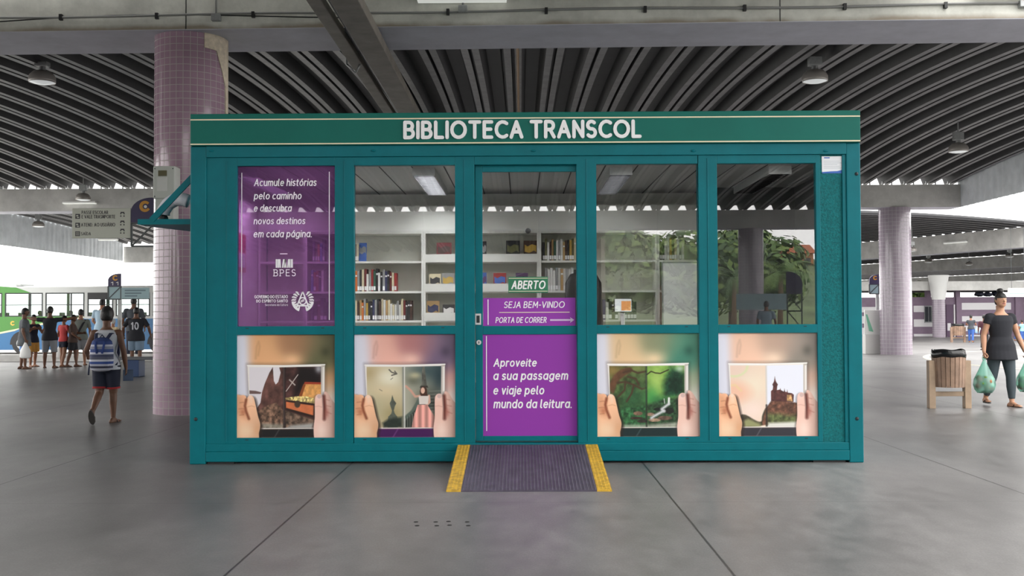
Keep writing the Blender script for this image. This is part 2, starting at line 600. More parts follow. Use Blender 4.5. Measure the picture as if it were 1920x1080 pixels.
# ------------------------------------------------------------------ the terminal: ground, roofs, beams, columns
CONC = mat('painted_concrete', (198, 197, 194), rough=0.75, var=0.10, scale=1.3, bump=0.15, bscale=25)
CONC_D = mat('stained_concrete', (190, 190, 182), rough=0.8, var=0.10, scale=2.2, bump=0.2, bscale=20)
SOFFIT = mat('soffit_paint', (188, 188, 198), rough=0.6, var=0.06, scale=1.5)


def add_edge_stain(m, z0, z1, c):
    """ragged brown water stain along the lower edge of the beam face"""
    nt = m.node_tree; N, L = nt.nodes, nt.links
    b = N['Principled BSDF']; src = b.inputs['Base Color'].links[0].from_socket
    tc = N.new('ShaderNodeTexCoord'); sx = N.new('ShaderNodeSeparateXYZ'); L.new(tc.outputs['Object'], sx.inputs[0])
    n = N.new('ShaderNodeTexNoise'); n.inputs['Scale'].default_value = 1.6; n.inputs['Detail'].default_value = 8; L.new(tc.outputs['Object'], n.inputs['Vector'])
    mr = N.new('ShaderNodeMapRange'); mr.inputs[1].default_value = z1; mr.inputs[2].default_value = z0; L.new(sx.outputs[2], mr.inputs[0])
    mu = N.new('ShaderNodeMath'); mu.operation = 'MULTIPLY'; L.new(mr.outputs[0], mu.inputs[0]); L.new(n.outputs['Fac'], mu.inputs[1])
    r = N.new('ShaderNodeMapRange'); r.inputs[1].default_value = 0.22; r.inputs[2].default_value = 0.5; r.inputs[4].default_value = 0.75; L.new(mu.outputs[0], r.inputs[0])
    mx = N.new('ShaderNodeMixRGB'); mx.inputs[2].default_value = rgb(c); L.new(r.outputs[0], mx.inputs[0]); L.new(src, mx.inputs[1]); L.new(mx.outputs[0], b.inputs['Base Color'])


add_edge_stain(CONC_D, 5.2, 5.33, (120, 104, 84))
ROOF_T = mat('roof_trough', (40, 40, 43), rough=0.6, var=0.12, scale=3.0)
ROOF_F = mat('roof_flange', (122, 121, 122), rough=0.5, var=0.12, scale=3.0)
GALV = mat('galvanised', (150, 152, 152), rough=0.45, metal=0.5, var=0.08, scale=8)
STEEL_BR = mat('brown_steel', (118, 112, 104), rough=0.6, var=0.12, scale=3)
CLAD = mat('cladding_sheet', (232, 238, 243), rough=0.5, var=0.05, scale=2)
BLACK = mat('black_plastic', (24, 24, 26), rough=0.5)
WHITE = mat('white_paint', (228, 228, 226), rough=0.5)
ASPH = mat('yard_concrete', (196, 194, 190), rough=0.9, var=0.1, scale=0.7)

bm = NB()
box(bm, -90, -6, -60, 21.27, -0.5, 0)
box(bm, -6, 90, -60, 120, -0.5, 0)
bmesh.ops.remove_doubles(bm, verts=bm.verts, dist=1e-4)
struct(obj('floor', bm, floor_mat()), 'grey polished concrete concourse floor with saw-cut joints', 'floor')
bm = NB()
box(bm, -300, 300, -200, 400, -0.8, -0.36)
struct(obj('road', bm, ASPH), 'pale concrete bus lane beyond the platform kerb', 'road')
bm = NB()
box(bm, -60, -6, 21.25, 21.6, -0.36, 0.19)
struct(obj('kerb', bm, CONC, bevel=0.02), 'low concrete kerb along the bus platform edge', 'kerb')


def vault(name, O, u, v, L0, L1, S, z0, z1, rise, label, pitch=0.69, ns=18):
    O, u, v = Vector(O), Vector(u).normalized(), Vector(v).normalized()
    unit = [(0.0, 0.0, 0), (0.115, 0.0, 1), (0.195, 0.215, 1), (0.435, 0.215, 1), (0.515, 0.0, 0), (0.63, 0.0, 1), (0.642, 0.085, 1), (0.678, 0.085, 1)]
    prof = []
    n = int((L1 - L0) / pitch) + 1
    for k in range(n):
        for a, z, mi in unit:
            prof.append((L0 + k * pitch + a, z, mi))
    bm = NB()
    rows = []
    for i in range(ns + 1):
        s = S * i / ns
        z = z0 + (z1 - z0) * i / ns + rise * (1 - (2 * i / ns - 1) ** 2)
        row = []
        for a, dz, mi in prof:
            p = O + u * a + v * s
            row.append(bm.verts.new((p.x, p.y, z + dz)))
        rows.append(row)
    for r0, r1 in zip(rows, rows[1:]):
        for k in range(len(prof) - 1):
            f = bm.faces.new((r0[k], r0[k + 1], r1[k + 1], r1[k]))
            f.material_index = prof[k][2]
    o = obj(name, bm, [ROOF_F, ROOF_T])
    return struct(o, label, 'roof')


XL, XR = -20.1, 13.9
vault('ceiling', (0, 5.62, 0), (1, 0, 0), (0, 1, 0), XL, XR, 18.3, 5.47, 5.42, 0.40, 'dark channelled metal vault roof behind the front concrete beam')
vault('ceiling_2', (0, -8.4, 0), (1, 0, 0), (0, 1, 0), XL, 5.0, 12.75, 5.85, 5.85, 0.30, 'channelled metal vault roof above the library kiosk', ns=10)  # unseen; cut short in front and at right to let in more daylight
vault('ceiling_9', (0, -13.4, 0), (1, 0, 0), (0, 1, 0), XL, -7.0, 4.9, 5.8, 5.9, 0.05, 'unseen roof strip added at the left over the viewpoint to block sky light', ns=4)  # added out of view; blocks sky so light comes more from the right
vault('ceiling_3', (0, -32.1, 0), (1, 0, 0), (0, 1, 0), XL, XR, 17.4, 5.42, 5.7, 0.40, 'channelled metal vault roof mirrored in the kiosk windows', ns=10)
vault('ceiling_8', (0, -50.0, 0), (1, 0, 0), (0, 1, 0), XL, 4.0, 17.0, 4.9, 4.95, 0.20, 'roof added behind the viewpoint to darken the window reflections', ns=6)  # added roof; keeps bright sky out of the pane reflections
bm = NB(); box(bm, XL, 4.0, -50.3, -50.0, -0.36, 5.2); box(bm, 3.8, 4.0, -50.0, -40.0, -0.36, 4.9)
struct(obj('wall_back', bm, CONC_D), 'grey wall added behind the viewpoint to darken the window reflections', 'wall')  # added wall; darkens what the left and middle panes mirror
vault('ceiling_4', (0, 25.4, 0), (1, 0, 0), (0, 1, 0), XL, 4.0, 17.9, 5.25, 4.95, 0.25, 'channelled roof over the bus lane at the left', ns=10)
U, NV = Vector((0.38, -0.925, 0)).normalized(), Vector((0.925, 0.38, 0)).normalized()
P1 = Vector((21.6, 48.6, 0))
P0, P2 = P1 - NV * 18.8, P1 + NV * 19.2
P3 = P2 + NV * 20.5
vault('ceiling_5', P0 + NV * 0.4, U, NV, -45, 8.2, 18.05, 5.42, 5.42, 0.22, 'nearest channelled roof of the far right wing', ns=8)
vault('ceiling_6', P1 + NV * 1.6, U, NV, -60, 24, 17.25, 5.42, 5.42, 0.18, 'middle channelled roof of the far right wing', ns=8)
vault('ceiling_7', P2 + NV * 1.8, U, NV, -60, 24, 18.35, 5.02, 5.02, 0.16, 'farthest channelled roof of the far right wing', ns=8)


def beam(name, a, b, w, z0, z1, label, m=CONC):
    """beam with a hollow gutter top: two webs and a soffit slab"""
    a, b = Vector((a[0], a[1], 0)), Vector((b[0], b[1], 0))
    d = (b - a).normalized()
    s = Vector((-d.y, d.x, 0))
    bm = NB()
    c = (a + b) / 2
    L = (b - a).length / 2
    z = Vector((0, 0, 1))
    obox(bm, c + z * (z0 + 0.08), d, s, z, L, w / 2 - 0.01, 0.078)
    obox(bm, c + z * (z0 - 0.004), d, s, z, L, w / 2 - 0.004, 0.004, 1)
    obox(bm, c + s * (w / 2 - 0.07) + z * ((z0 + z1) / 2), d, s, z, L, 0.07, (z1 - z0) / 2)
    obox(bm, c - s * (w / 2 - 0.07) + z * ((z0 + z1) / 2), d, s, z, L, 0.07, (z1 - z0) / 2)
    return struct(obj(name, bm, [m, SOFFIT]), label, 'beam')


TB = math.tan(R(1.4))


def b1(x, off=0.0):
    return 4.99 - x * TB + off


beam('concrete_beam', (XL, b1(XL)), (XR, b1(XR)), 1.22, 5.2, 6.35, 'stained grey concrete beam spanning in front of the vault roof', CONC_D)
for k, o in enumerate(list(COL.objects)):
    if o.name == 'concrete_beam':
        for x in (-4.5, 3.44):
            b = NB(); box(b, x - 0.006, x + 0.006, b1(x, -0.613), b1(x, -0.60), 5.2, 6.3); obj('beam_joint', b, BLACK, o)
beam('concrete_beam', (XL, 23.98), (XR, 23.98), 0.86, 4.67, 5.38, 'pale concrete beam under the row of daylight slots behind the kiosk')
beam('concrete_beam', (XL, -14.0), (XR, -14.0), 1.2, 5.2, 6.3, 'concrete beam over the concourse behind the viewpoint')
beam('concrete_beam', (XL, -31.8), (XR, -31.8), 0.86, 4.67, 5.38, 'concrete beam mirrored in the kiosk windows')
beam('concrete_beam', (XL, 43.5), (4, 43.5), 0.86, 4.02, 4.82, 'far concrete beam at the end of the bus lane roof')
for Pq, t0, t1, zb, zt_, lb in ((P1, -45, 8.2, 4.45, 5.41, 'nearest concrete beam of the right wing, above the far tiled column'), (P2, -60, 24, 4.55, 5.41, 'second concrete beam of the right wing'), (P3, -60, 24, 4.3, 5.01, 'farthest concrete beam of the right wing')):
    a, b = Pq + U * t0, Pq + U * t1
    beam('concrete_beam', a, b, 0.8, zb, zt_, lb)

# feet that carry the roof channels on the beam tops: small posts along the slots
for nm, ax0, ax1, yy, zz, lb in (('roof_support_post', XL, XR, 23.62, 5.38, 'short posts carrying the roof channels on the beam'),):
    bm = NB()
    k = ax0 + 0.315
    while k < ax1:
        for dx in (-0.2, 0.2):
            box(bm, k + dx - 0.015, k + dx + 0.015, yy - 0.02, yy + 0.02, zz, zz + 0.12)
        k += 0.69
    o = obj('beam_roof_post_strip', bm, GALV)
    struct(o, lb, 'post')


def cladding(name, pts, zb, label, out):
    """corrugated eave cladding along a line of (x, y, ztop)"""
    bm = NB()
    top, bot = [], []
    o = Vector(out)
    for (x0, y0, t0), (x1, y1, t1) in zip(pts, pts[1:]):
        L = math.hypot(x1 - x0, y1 - y0)
        n = max(2, int(L / 0.1))
        for i in range(n):
            f = i / n
            off = o * (0.03 if (i // 2) % 2 else 0.0)
            x, y, t = x0 + (x1 - x0) * f + off.x, y0 + (y1 - y0) * f + off.y, t0 + (t1 - t0) * f
            top.append(bm.verts.new((x, y, t)))
            bot.append(bm.verts.new((x, y, zb)))
    for k in range(len(top) - 1):
        bm.faces.new((top[k], top[k + 1], bot[k + 1], bot[k]))
    ob = obj(name, bm, CLAD)
    md = ob.modifiers.new('t', 'SOLIDIFY'); md.thickness = 0.01
    return struct(ob, label, 'cladding')


def vz(y, y0, S, z0, z1, rise):
    f = (y - y0) / S
    return z0 + (z1 - z0) * f + rise * (1 - (2 * f - 1) ** 2)


ys = [5.62 + 18.3 * i / 12 for i in range(13)]
cladding('wall_right_eave', [(XR, y, vz(y, 5.62, 18.3, 5.47, 5.42, 0.4) + 0.12) for y in ys], 4.66, 'ribbed pale metal eave cladding on the right edge of the vault', (1, 0, 0))
ys = [25.4 + 17.7 * i / 12 for i in range(13)]
cladding('wall_left_eave', [(XL, y, vz(y, 25.4, 17.9, 5.25, 4.95, 0.25) + 0.1) for y in ys], 4.08, 'ribbed pale metal eave cladding over the bus lane', (-1, 0, 0))

TILE = tile_mat('mauve_tile', (160, 132, 148), (151, 123, 140), (168, 160, 158), 0.49, 0.093)
TILE2 = tile_mat('lilac_tile', (160, 148, 160), (152, 140, 153), (180, 174, 181), 0.49, 0.12)
PLASTER = mat('bare_plaster', (205, 192, 172), rough=0.9, var=0.1, scale=12)


def column(x, y, h, m, label, r=0.49):
    bm = NB()
    lathe(bm, [(r, 0), (r, h)], seg=64)
    o = obj('tiled_column', bm, m, smooth=True, loc=(x, y, 0))
    return struct(o, label, 'column')


cl = column(-4.60, 5.03, 5.2, TILE, 'large round mauve-tiled column beside the left of the kiosk')
bm = NB()
# patch where tiles have fallen off, upper right of the column
zt = 5.2
edge = [(38, 0), (38, -0.21), (60, -0.225), (66, -0.36), (74, -0.5), (80, -0.62), (84, -0.68), (86, -1.5), (104, -1.5)]
for (a0, z0), (a1, z1) in zip(edge, edge[1:]):   # lower outline of the patch, degrees and metres below the top
    if a0 == a1:
        continue
    n = max(1, int((a1 - a0) / 3))
    for i in range(n):
        fa, fb = i / n, (i + 1) / n
        p = []
        for f, top in ((fa, 1), (fb, 1), (fb, 0), (fa, 0)):
            a = R(a0 + (a1 - a0) * f)
            z = zt + (0 if top else z0 + (z1 - z0) * f)
            p.append(bm.verts.new((0.496 * math.sin(a), -0.496 * math.cos(a), z)))
        bm.faces.new(p)
bmesh.ops.remove_doubles(bm, verts=bm.verts, dist=1e-4)
o = obj('plaster_patch', bm, PLASTER, cl, label='bare beige plaster where tiles have fallen off')
md = o.modifiers.new('t', 'SOLIDIFY'); md.thickness = 0.012; md.offset = 0
column(11.95, 23.95, 4.67, TILE2, 'pale lilac-tiled round column right of the kiosk')
column(9.1, -31.8, 4.67, TILE2, 'round column mirrored in the right-hand kiosk window')

# the far column with a flared plain head
fx = at(1758, 633, 46.5).x
bm = NB()
lathe(bm, [(0.33, 0), (0.33, 2.0)], seg=32)
lathe(bm, [(0.33, 2.0), (0.34, 2.05), (0.52, 3.25), (0.52, 3.3)], seg=32, mi=1)
struct(obj('tiled_column', bm, [TILE2, WHITE], smooth='auto', loc=(fx, 46.3, 0)), 'far slim column with a flared pale head', 'column')

# conduit and boxes along the front beam
PIPE = mat('conduit_grey', (128, 128, 126), rough=0.5)
bm = NB()
zc = 5.385
xs = [-12 + i * 0.5 for i in range(50)]
tube(bm, [(x, b1(x, -0.635), zc + 0.012 * math.sin(x * 1.3)) for x in xs], 0.016, 8)
o = obj('conduit_pipe', bm, PIPE, smooth=True)
tag(o, 'long grey conduit pipe clipped along the front concrete beam', 'conduit')
for k, x in enumerate([-6.2 + i * 1.31 for i in range(11)]):
    b = NB(); box(b, x - 0.02, x + 0.02, b1(x, -0.66), b1(x, -0.6), zc - 0.05, zc + 0.03)
    obj('pipe_clip', b, BLACK, o)
bm = NB()
tube(bm, [(x, b1(x, -0.63), 5.30 + 0.05 * math.sin(x * 0.9) + 0.02 * (x + 12) / 3) for x in [-12 + i * 0.4 for i in range(26)]], 0.008, 6)
tag(obj('cable', bm, BLACK, smooth=True), 'thin black cable sagging below the conduit left of the steel channel', 'cable')
for px, py, lb in ((402, 30, 'small grey junction box on the beam above the tiled column'), (868, 17, 'small grey junction box on the beam left of the middle, under the tube lamp'), (1907, 15, 'small grey junction box on the beam at the far right end')):
    p = at(px, py, 4.36)
    t = thing('junction_box', lb, 'junction box', (p.x, b1(p.x, -0.64), p.z), group='junction boxes on the front beam')
    b = NB(); box(b, -0.06, 0.06, -0.05, 0.03, -0.045, 0.045); obj('box_body', b, GALV, t, bevel=0.006)
    b = NB(); tube(b, [(0, -0.01, 0.04), (0, -0.01, 0.6)], 0.014, 8); obj('drop_pipe', b, PIPE, t, smooth=True)

# steel channel pair running under the beams
bm = NB()
XA = at(660, 45, 4.3).x
box(bm, XA + 0.0, XA + 0.34, -13, 23.5, 5.02, 5.17)
tag(obj('steel_channel', bm, STEEL_BR, bevel=0.01), 'broad brown-grey steel channel running back under the concrete beam', 'steel beam')
bm = NB()
box(bm, XA - 0.30, XA - 0.12, -13, 23.5, 5.06, 5.17)
tag(obj('steel_channel', bm, STEEL_BR, bevel=0.01), 'narrow steel channel running beside the broad brown-grey one', 'steel beam')
bm = NB()
tube(bm, [(XA - 0.06, y, 5.13) for y in (-13, 5, 23.5)], 0.02, 8)
tag(obj('conduit_pipe', bm, GALV, smooth=True), 'thin shiny pipe between the two steel channels', 'conduit')
bm = NB()
for a, b_ in (((XA - 0.34, 5.9, 5.05), (XA - 0.2, 5.9, 4.93)), ((XA - 0.2, 5.9, 4.93), (XA - 0.14, 5.9, 5.05)), ((XA - 0.34, 5.9, 5.05), (XA - 0.34, 5.9, 5.5))):
    tube(bm, [a, b_], 0.016, 6)
tag(obj('hanger_hook', bm, GALV, smooth=True), 'small metal hook hanging beside the narrow steel channel', 'hook')
bm = NB()
ysp = [5.7 + i * 1.0 for i in range(18)]
tube(bm, [(-0.04, y, vz(y, 5.62, 18.3, 5.47, 5.42, 0.4) - 0.03) for y in ysp], 0.022, 8)
tag(obj('roof_pipe', bm, mat('ochre_pipe', (150, 112, 60), rough=0.5), smooth=True), 'thin ochre pipe running straight back under the middle of the vault', 'pipe')

# tube lamps and bell lamps
LENS = mat('lamp_lens', (232, 236, 236), rough=0.25, emit=0.08)
TUBE_L = mat('lamp_diffuser', (236, 238, 232), rough=0.4, emit=0.10)


def strip_lamp(c, L, w, label, rz=0.0, rod=0.0):
    t = thing('strip_lamp', label, 'lamp', c, rz, group='tube lamps under the terminal beams')
    b = NB(); box(b, -L / 2, L / 2, -w / 2, w / 2, 0.03, 0.09); obj('housing', b, WHITE, t, bevel=0.008)
    b = NB(); box(b, -L / 2 + 0.01, L / 2 - 0.01, -w / 2 + 0.01, w / 2 - 0.01, 0, 0.03); obj('diffuser', b, TUBE_L, t)
    if rod:
        b = NB(); box(b, -0.02, 0.02, -0.02, 0.02, 0.09, rod); obj('hanger', b, GALV, t)
    return t


p = at(866, 1, 4.25); strip_lamp((p.x, b1(p.x, -0.72), p.z), 1.2, 0.16, 'white tube lamp on the front beam above the shop name')
p = at(1886, -4, 4.25); strip_lamp((p.x, b1(p.x, -0.72), p.z), 0.9, 0.16, 'white tube lamp on the front beam at the far right')
p = at(148, 382, 23.4); strip_lamp((p.x, 23.45, p.z), 1.05, 0.16, 'white tube lamp on the beam above the grey hanging sign', rod=0.14)
p = at(203, 451, 36.0); strip_lamp((p.x, 36.0, p.z), 0.85, 0.16, 'white tube lamp glowing under the roof beyond the grey hanging sign', rod=0.9)
p = P1 + U * 3.79 - NV * 0.49; strip_lamp((p.x, p.y, 4.92), 1.5, 0.16, 'long white tube lamp on the near beam of the right wing', rz=math.atan2(U.y, U.x))


def bell_lamp(u, v_bot, y, dia, ztop, label):
    p = at(u, v_bot, y)
    h = ztop - p.z
    t = thing('bell_lamp', label, 'lamp', (p.x, y, p.z), group='bell lamps hung from the terminal roofs')
    r = dia / 2
    b = NB(); lathe(b, [(r * 0.98, 0.0), (r, 0.03), (r * 1.0, 0.09), (r * 0.90, r * 0.62), (r * 0.66, r * 0.86), (r * 0.30, r * 0.96)], seg=24); o = obj('reflector_bell', b, mat('lamp_bell', (165, 160, 155), rough=0.35, metal=0.3), t, smooth=True)
    md = o.modifiers.new('t', 'SOLIDIFY'); md.thickness = 0.006
    b = NB(); lathe(b, [(0, -0.03), (r * 0.6, -0.015), (r * 0.97, 0.012)], seg=24); obj('lens', b, LENS, t, smooth=True)
    b = NB(); lathe(b, [(0, r * 0.9), (r * 0.26, r * 0.9), (r * 0.24, r * 1.35), (0, r * 1.35)], seg=16); obj('neck', b, GALV, t, smooth='auto')
    b = NB(); box(b, -r * 0.50, r * 0.50, -r * 0.35, r * 0.35, r * 1.25, min(r * 2.1, h)); obj('ballast_box', b, GALV, t, bevel=0.01)
    if h > r * 2.1:
        b = NB(); box(b, -0.012, 0.012, -0.012, 0.012, r * 2.1, h); obj('hanger_rod', b, GALV, t)
    return t


def vtop(y):
    return vz(y, 5.62, 18.3, 5.47, 5.42, 0.4) + 0.04


bell_lamp(79, 155, 8.3, 0.44, vtop(8.3), 'large bell lamp at the upper left, left of the tiled column')
bell_lamp(1528, 153, 8.3, 0.43, vtop(8.3), 'large bell lamp above the right end of the kiosk')
bell_lamp(1797, 285, 15.2, 0.45, vtop(15.2), 'bell lamp at the right by the ribbed eave')
bell_lamp(156, 375, 22.6, 0.45, vtop(22.6) + 0.2, 'bell lamp in front of the beam above the grey hanging sign')
bell_lamp(72, 425, 31.0, 0.45, vz(31.0, 25.4, 17.9, 5.25, 4.95, 0.25) + 0.05, 'bell lamp over the bus lane at the left edge')
bell_lamp(1710, 471, 42.0, 0.45, 5.66, 'small bell lamp just right of the lilac column')
bell_lamp(1898, 456, 47.0, 0.45, 5.56, 'bell lamp of the right wing at the far right edge')
bell_lamp(1741, 492, 60.0, 0.5, 5.65, 'tiny bell lamp of the second roof bay, right of the lilac column')
bell_lamp(1893, 482, 56.0, 0.5, 5.65, 'tiny bell lamp of the second roof bay at the far right edge')
bell_lamp(1817, 497, 60.0, 0.45, 5.65, 'tiny bell lamp of the second roof bay above the woman')

# anchor holes in the floor
HOLE = mat('hole_dark', (36, 34, 34), rough=0.9)
for k, (u, v) in enumerate(((780, 979), (782, 986), (817, 979), (819, 986), (841, 978), (843, 985), (876, 979), (878, 986))):
    p = onfloor(u, v)
    b = NB(); lathe(b, [(0.0, 0.002), (0.013, 0.002), (0.016, 0.0)], seg=12)
    nm = ('first', 'second', 'third', 'fourth')[k // 2]
    tag(obj('anchor_hole', b, HOLE, loc=(p.x, p.y, 0.001)), '%s dark hole of the %s pair from the left in the floor before the ramp' % (('far', 'near')[k % 2], nm), 'floor hole', 'dark anchor holes in the floor')

# ------------------------------------------------------------------ the library kiosk
TEAL = mat('teal_paint', (0, 104, 114), rough=0.42, spec=0.2, var=0.05, scale=2.5, bump=0.03, bscale=6)
TEAL_D = mat('teal_paint_textured', (8, 98, 102), rough=0.6, spec=0.2, var=0.18, scale=55, bump=0.5, bscale=70)
FASC = mat('green_sign_board', (20, 102, 92), rough=0.5, spec=0.2, var=0.03, scale=2)
LETTER = mat('white_letter', (238, 238, 240), rough=0.4)
CREAM = mat('cream_line', (232, 222, 190), rough=0.5)
PURP = mat('purple_vinyl', (142, 56, 162), rough=0.42, spec=0.35)
PURP_W = mat('purple_vinyl_bright', (146, 60, 168), rough=0.4, spec=0.35)
INW = mat('inner_white', (226, 226, 220), rough=0.55, var=0.03, scale=3)
INC = mat('inner_ceiling', (176, 176, 174), rough=0.5)
SEAM = mat('ceiling_seam', (58, 58, 58), rough=0.8)
INF = mat('inner_floor', (120, 112, 104), rough=0.5)
CHROME = mat('chrome', (214, 214, 214), rough=0.3, metal=0.25)
SCREW = mat('screw_dark', (28, 40, 44), rough=0.6)
GLASS = glass_mat('clear_glass', refl=0.08, tint=(250, 250, 250))
FILM = glass_mat('purple_film', tint=(206, 168, 212), refl=0.055, body=(134, 92, 142), body_fac=0.36)

kiosk = thing('library_kiosk', 'green steel container kiosk with purple panels, glass windows and BIBLIOTECA TRANSCOL on its fascia', 'kiosk', (0, 0, 0))
KX0, KX1 = at(356, 570, 0).x, at(1616.5, 570, 0).x
KZT = at(985, 271, 0).z
DEPTH = 2.44
FZ1 = at(985, 211.5, 0).z

# posts and rails of the container frame
pl = rect(356, 271, 386, 866); pr = rect(1590, 271, 1617, 866)
for nm, xa, xb in (('l', KX0, pl[1]), ('r', pr[0], KX1)):
    b = NB(); box(b, xa, xb, 0.0, 0.14, 0.0, KZT); obj('corner_post', b, TEAL, kiosk, bevel=0.008)
    b = NB(); box(b, xa, xb, DEPTH - 0.14, DEPTH, 0.0, KZT); obj('corner_post', b, TEAL, kiosk, bevel=0.008)
zr0 = at(985, 292, 0).z
b = NB(); box(b, pl[1], pr[0], -0.004, 0.12, zr0, KZT)
for u in (397, 700, 1000, 1300, 1548):
    q = at(u, 283, 0); ell(b, (q.x, -0.008, q.z), (0.025, 0.008, 0.01), seg=10, rings=6)
obj('top_rail', b, TEAL, kiosk, bevel=0.005)
zb1, zb2 = at(985, 831, 0).z, at(985, 845, 0).z
b = NB(); box(b, pl[1], pr[0], 0.0, 0.12, 0.02, zb2 - 0.004); box(b, pl[1], pr[0], 0.006, 0.12, zb2 - 0.004, zb1); obj('bottom_rail', b, TEAL, kiosk, bevel=0.006)
for xa, xb in ((KX0 + 0.16, KX0 + 0.4), (KX1 - 0.45, KX1 - 0.16)):
    b = NB(); box(b, xa, xb, 0.02, 0.3, 0.0, 0.02); obj('foot_block', b, BLACK, kiosk)

# fascia sign
fx = rect(357, 212, 1613, 271.5, -0.03)
fasc = None
b = NB(); box(b, fx[0], fx[1], -0.035, 0.02, KZT, FZ1)
fasc = obj('fascia_board', b, FASC, kiosk, bevel=0.006)
for v0, v1 in ((220.0, 222.2), (266.0, 268.3)):
    r_ = rect(358, v0, 1612, v1, -0.04)
    b = NB(); box(b, fx[0] + 0.002, fx[1] - 0.002, -0.038, -0.03, r_[2], r_[3]); obj('cream_stripe', b, CREAM, fasc)
r_ = rect(756, 225, 1203, 260, -0.05)
text_mesh('shop_lettering', 'BIBLIOTECA TRANSCOL', r_[0], r_[1], r_[2], r_[3], -0.036, LETTER, fasc, w=0.225, depth=0.016, gap=0.10)

# shell
b = NB(); box(b, KX0 + 0.02, KX1 - 0.02, 0.0, DEPTH, KZT, KZT + 0.05); obj('roof_panel', b, TEAL, kiosk)
for xa, xb in ((KX0 + 0.015, KX0 + 0.05), (KX1 - 0.05, KX1 - 0.015)):
    b = NB(); box(b, xa, xb, 0.14, DEPTH - 0.14, 0.05, KZT)
    for i in range(14):
        y = 0.22 + i * 0.15
        s = -1 if xa < 0 else 1
        xo = xa if s < 0 else xb
        box(b, min(xo, xo + s * 0.012), max(xo, xo + s * 0.012), y, y + 0.07, 0.15, KZT - 0.1)
    obj('side_wall', b, TEAL, kiosk)
b = NB(); box(b, KX0 + 0.05, KX1 - 0.05, DEPTH - 0.05, DEPTH - 0.01, 0.05, KZT); obj('back_wall', b, TEAL, kiosk)
IX0, IX1, IY1, IZ1, IZ0 = KX0 + 0.10, KX1 - 0.10, 2.34, 2.705, 0.165
b = NB(); box(b, IX0, IX1, IY1, IY1 + 0.03, IZ0, IZ1); obj('back_lining', b, INW, kiosk)
b = NB(); box(b, IX0 - 0.03, IX0, 0.15, IY1, IZ0, IZ1); obj('side_lining', b, INW, kiosk)
b = NB(); box(b, IX1, IX1 + 0.03, 0.15, IY1, IZ0, IZ1); obj('side_lining', b, INW, kiosk)
b = NB(); box(b, IX0 - 0.03, IX1 + 0.03, 0.12, IY1, IZ0 - 0.1, IZ0); obj('floor_panel', b, INF, kiosk)
b = NB(); box(b, IX0 - 0.03, IX1 + 0.03, 0.10, IY1 + 0.03, IZ1, IZ1 + 0.06)
k = IX0 + 0.12
while k < IX1:
    box(b, k - 0.006, k + 0.006, 0.11, IY1, IZ1 - 0.002, IZ1 + 0.01, 1)
    k += 0.297
obj('ceiling_lining', b, [INC, SEAM], kiosk)

# front wall panel with its openings
cols = [(443, 627), (663, 853.5), (890, 1083), (1119, 1311), (1347, 1533), (1541, 1583)]
VT, VM0, VM1, VB, VBB = 308, 610, 626, 820, 831
CX = [(at(a, 560, 0).x, at(c, 560, 0).x) for a, c in cols]
ZT, ZM0, ZM1, ZB, ZBB = [at(985, v, 0).z for v in (VT, VM0, VM1, VB, VBB)]
b = NB()
xs = [pl[1]] + [q for c in CX for q in c] + [pr[0]]
for i in range(0, len(xs), 2):
    box(b, xs[i], xs[i + 1], 0.014, 0.09, ZBB, zr0)
for i, (xa, xb) in enumerate(CX):
    if i < 5:
        box(b, xa, xb, 0.014, 0.09, ZT, zr0)
    if i in (0, 1, 3, 4):
        box(b, xa, xb, 0.014, 0.09, ZM1, ZM0)
        box(b, xa, xb, 0.014, 0.09, ZBB, ZB)
for u in (424, 645, 871, 1101, 1329):
    x = at(u, 560, 0).x
    box(b, x - 0.004, x + 0.004, 0.008, 0.02, ZBB + 0.02, zr0 - 0.03)
for i in (0, 1, 3, 4):
    xa, xb = CX[i]
    for z in (ZM0 - 0.018, ZBB + 0.035):
        for f in (0.09, 0.86):
            x = xa + (xb - xa) * f
            box(b, x, x + 0.03, 0.012, 0.02, z - 0.004, z + 0.004, 1)
bmesh.ops.remove_doubles(b, verts=b.verts, dist=1e-5)
front = obj('front_panel', b, [TEAL, SCREW], kiosk, bevel=0.003)
b = NB(); box(b, CX[5][0], CX[5][1], 0.03, 0.07, ZBB, zr0); obj('textured_panel', b, TEAL_D, kiosk)
for u, v in ((367, 786), (1606, 326), (1607, 785)):
    q = at(u, v, 0)
    b = NB(); ell(b, (q.x, 0, q.z), (0.017, 0.012, 0.017), seg=12, rings=8); obj('bolt', b, SCREW, kiosk, smooth=True)

# panes
for i in (1, 3, 4):
    xa, xb = CX[i]
    b = NB(); box(b, xa - 0.01, xb + 0.01, 0.045, 0.051, ZM0 - 0.01, ZT + 0.01); obj('glass_pane', b, GLASS, kiosk)
xa, xb = CX[0]
b = NB(); box(b, xa - 0.01, xb + 0.01, 0.045, 0.051, ZM0 - 0.01, ZT + 0.01)
film = obj('purple_pane', b, FILM, kiosk, label='pane covered with translucent purple film and white lettering')
YF = 0.044


def vtext(nm, s, u0, v0, u1, v1, y, parent, m=LETTER, **kw):
    r_ = rect(u0, v0, u1, v1, y)
    return text_mesh(nm, s, r_[0], r_[1], r_[2], r_[3], y, m, parent, depth=0.0012, **kw)


def vbar(nm, u0, v0, u1, v1, y, parent, m=LETTER):
    r_ = rect(u0, v0, u1, v1, y)
    b = NB(); box(b, r_[0], r_[1], y - 0.0015, y, r_[2], r_[3])
    return obj(nm, b, m, parent)


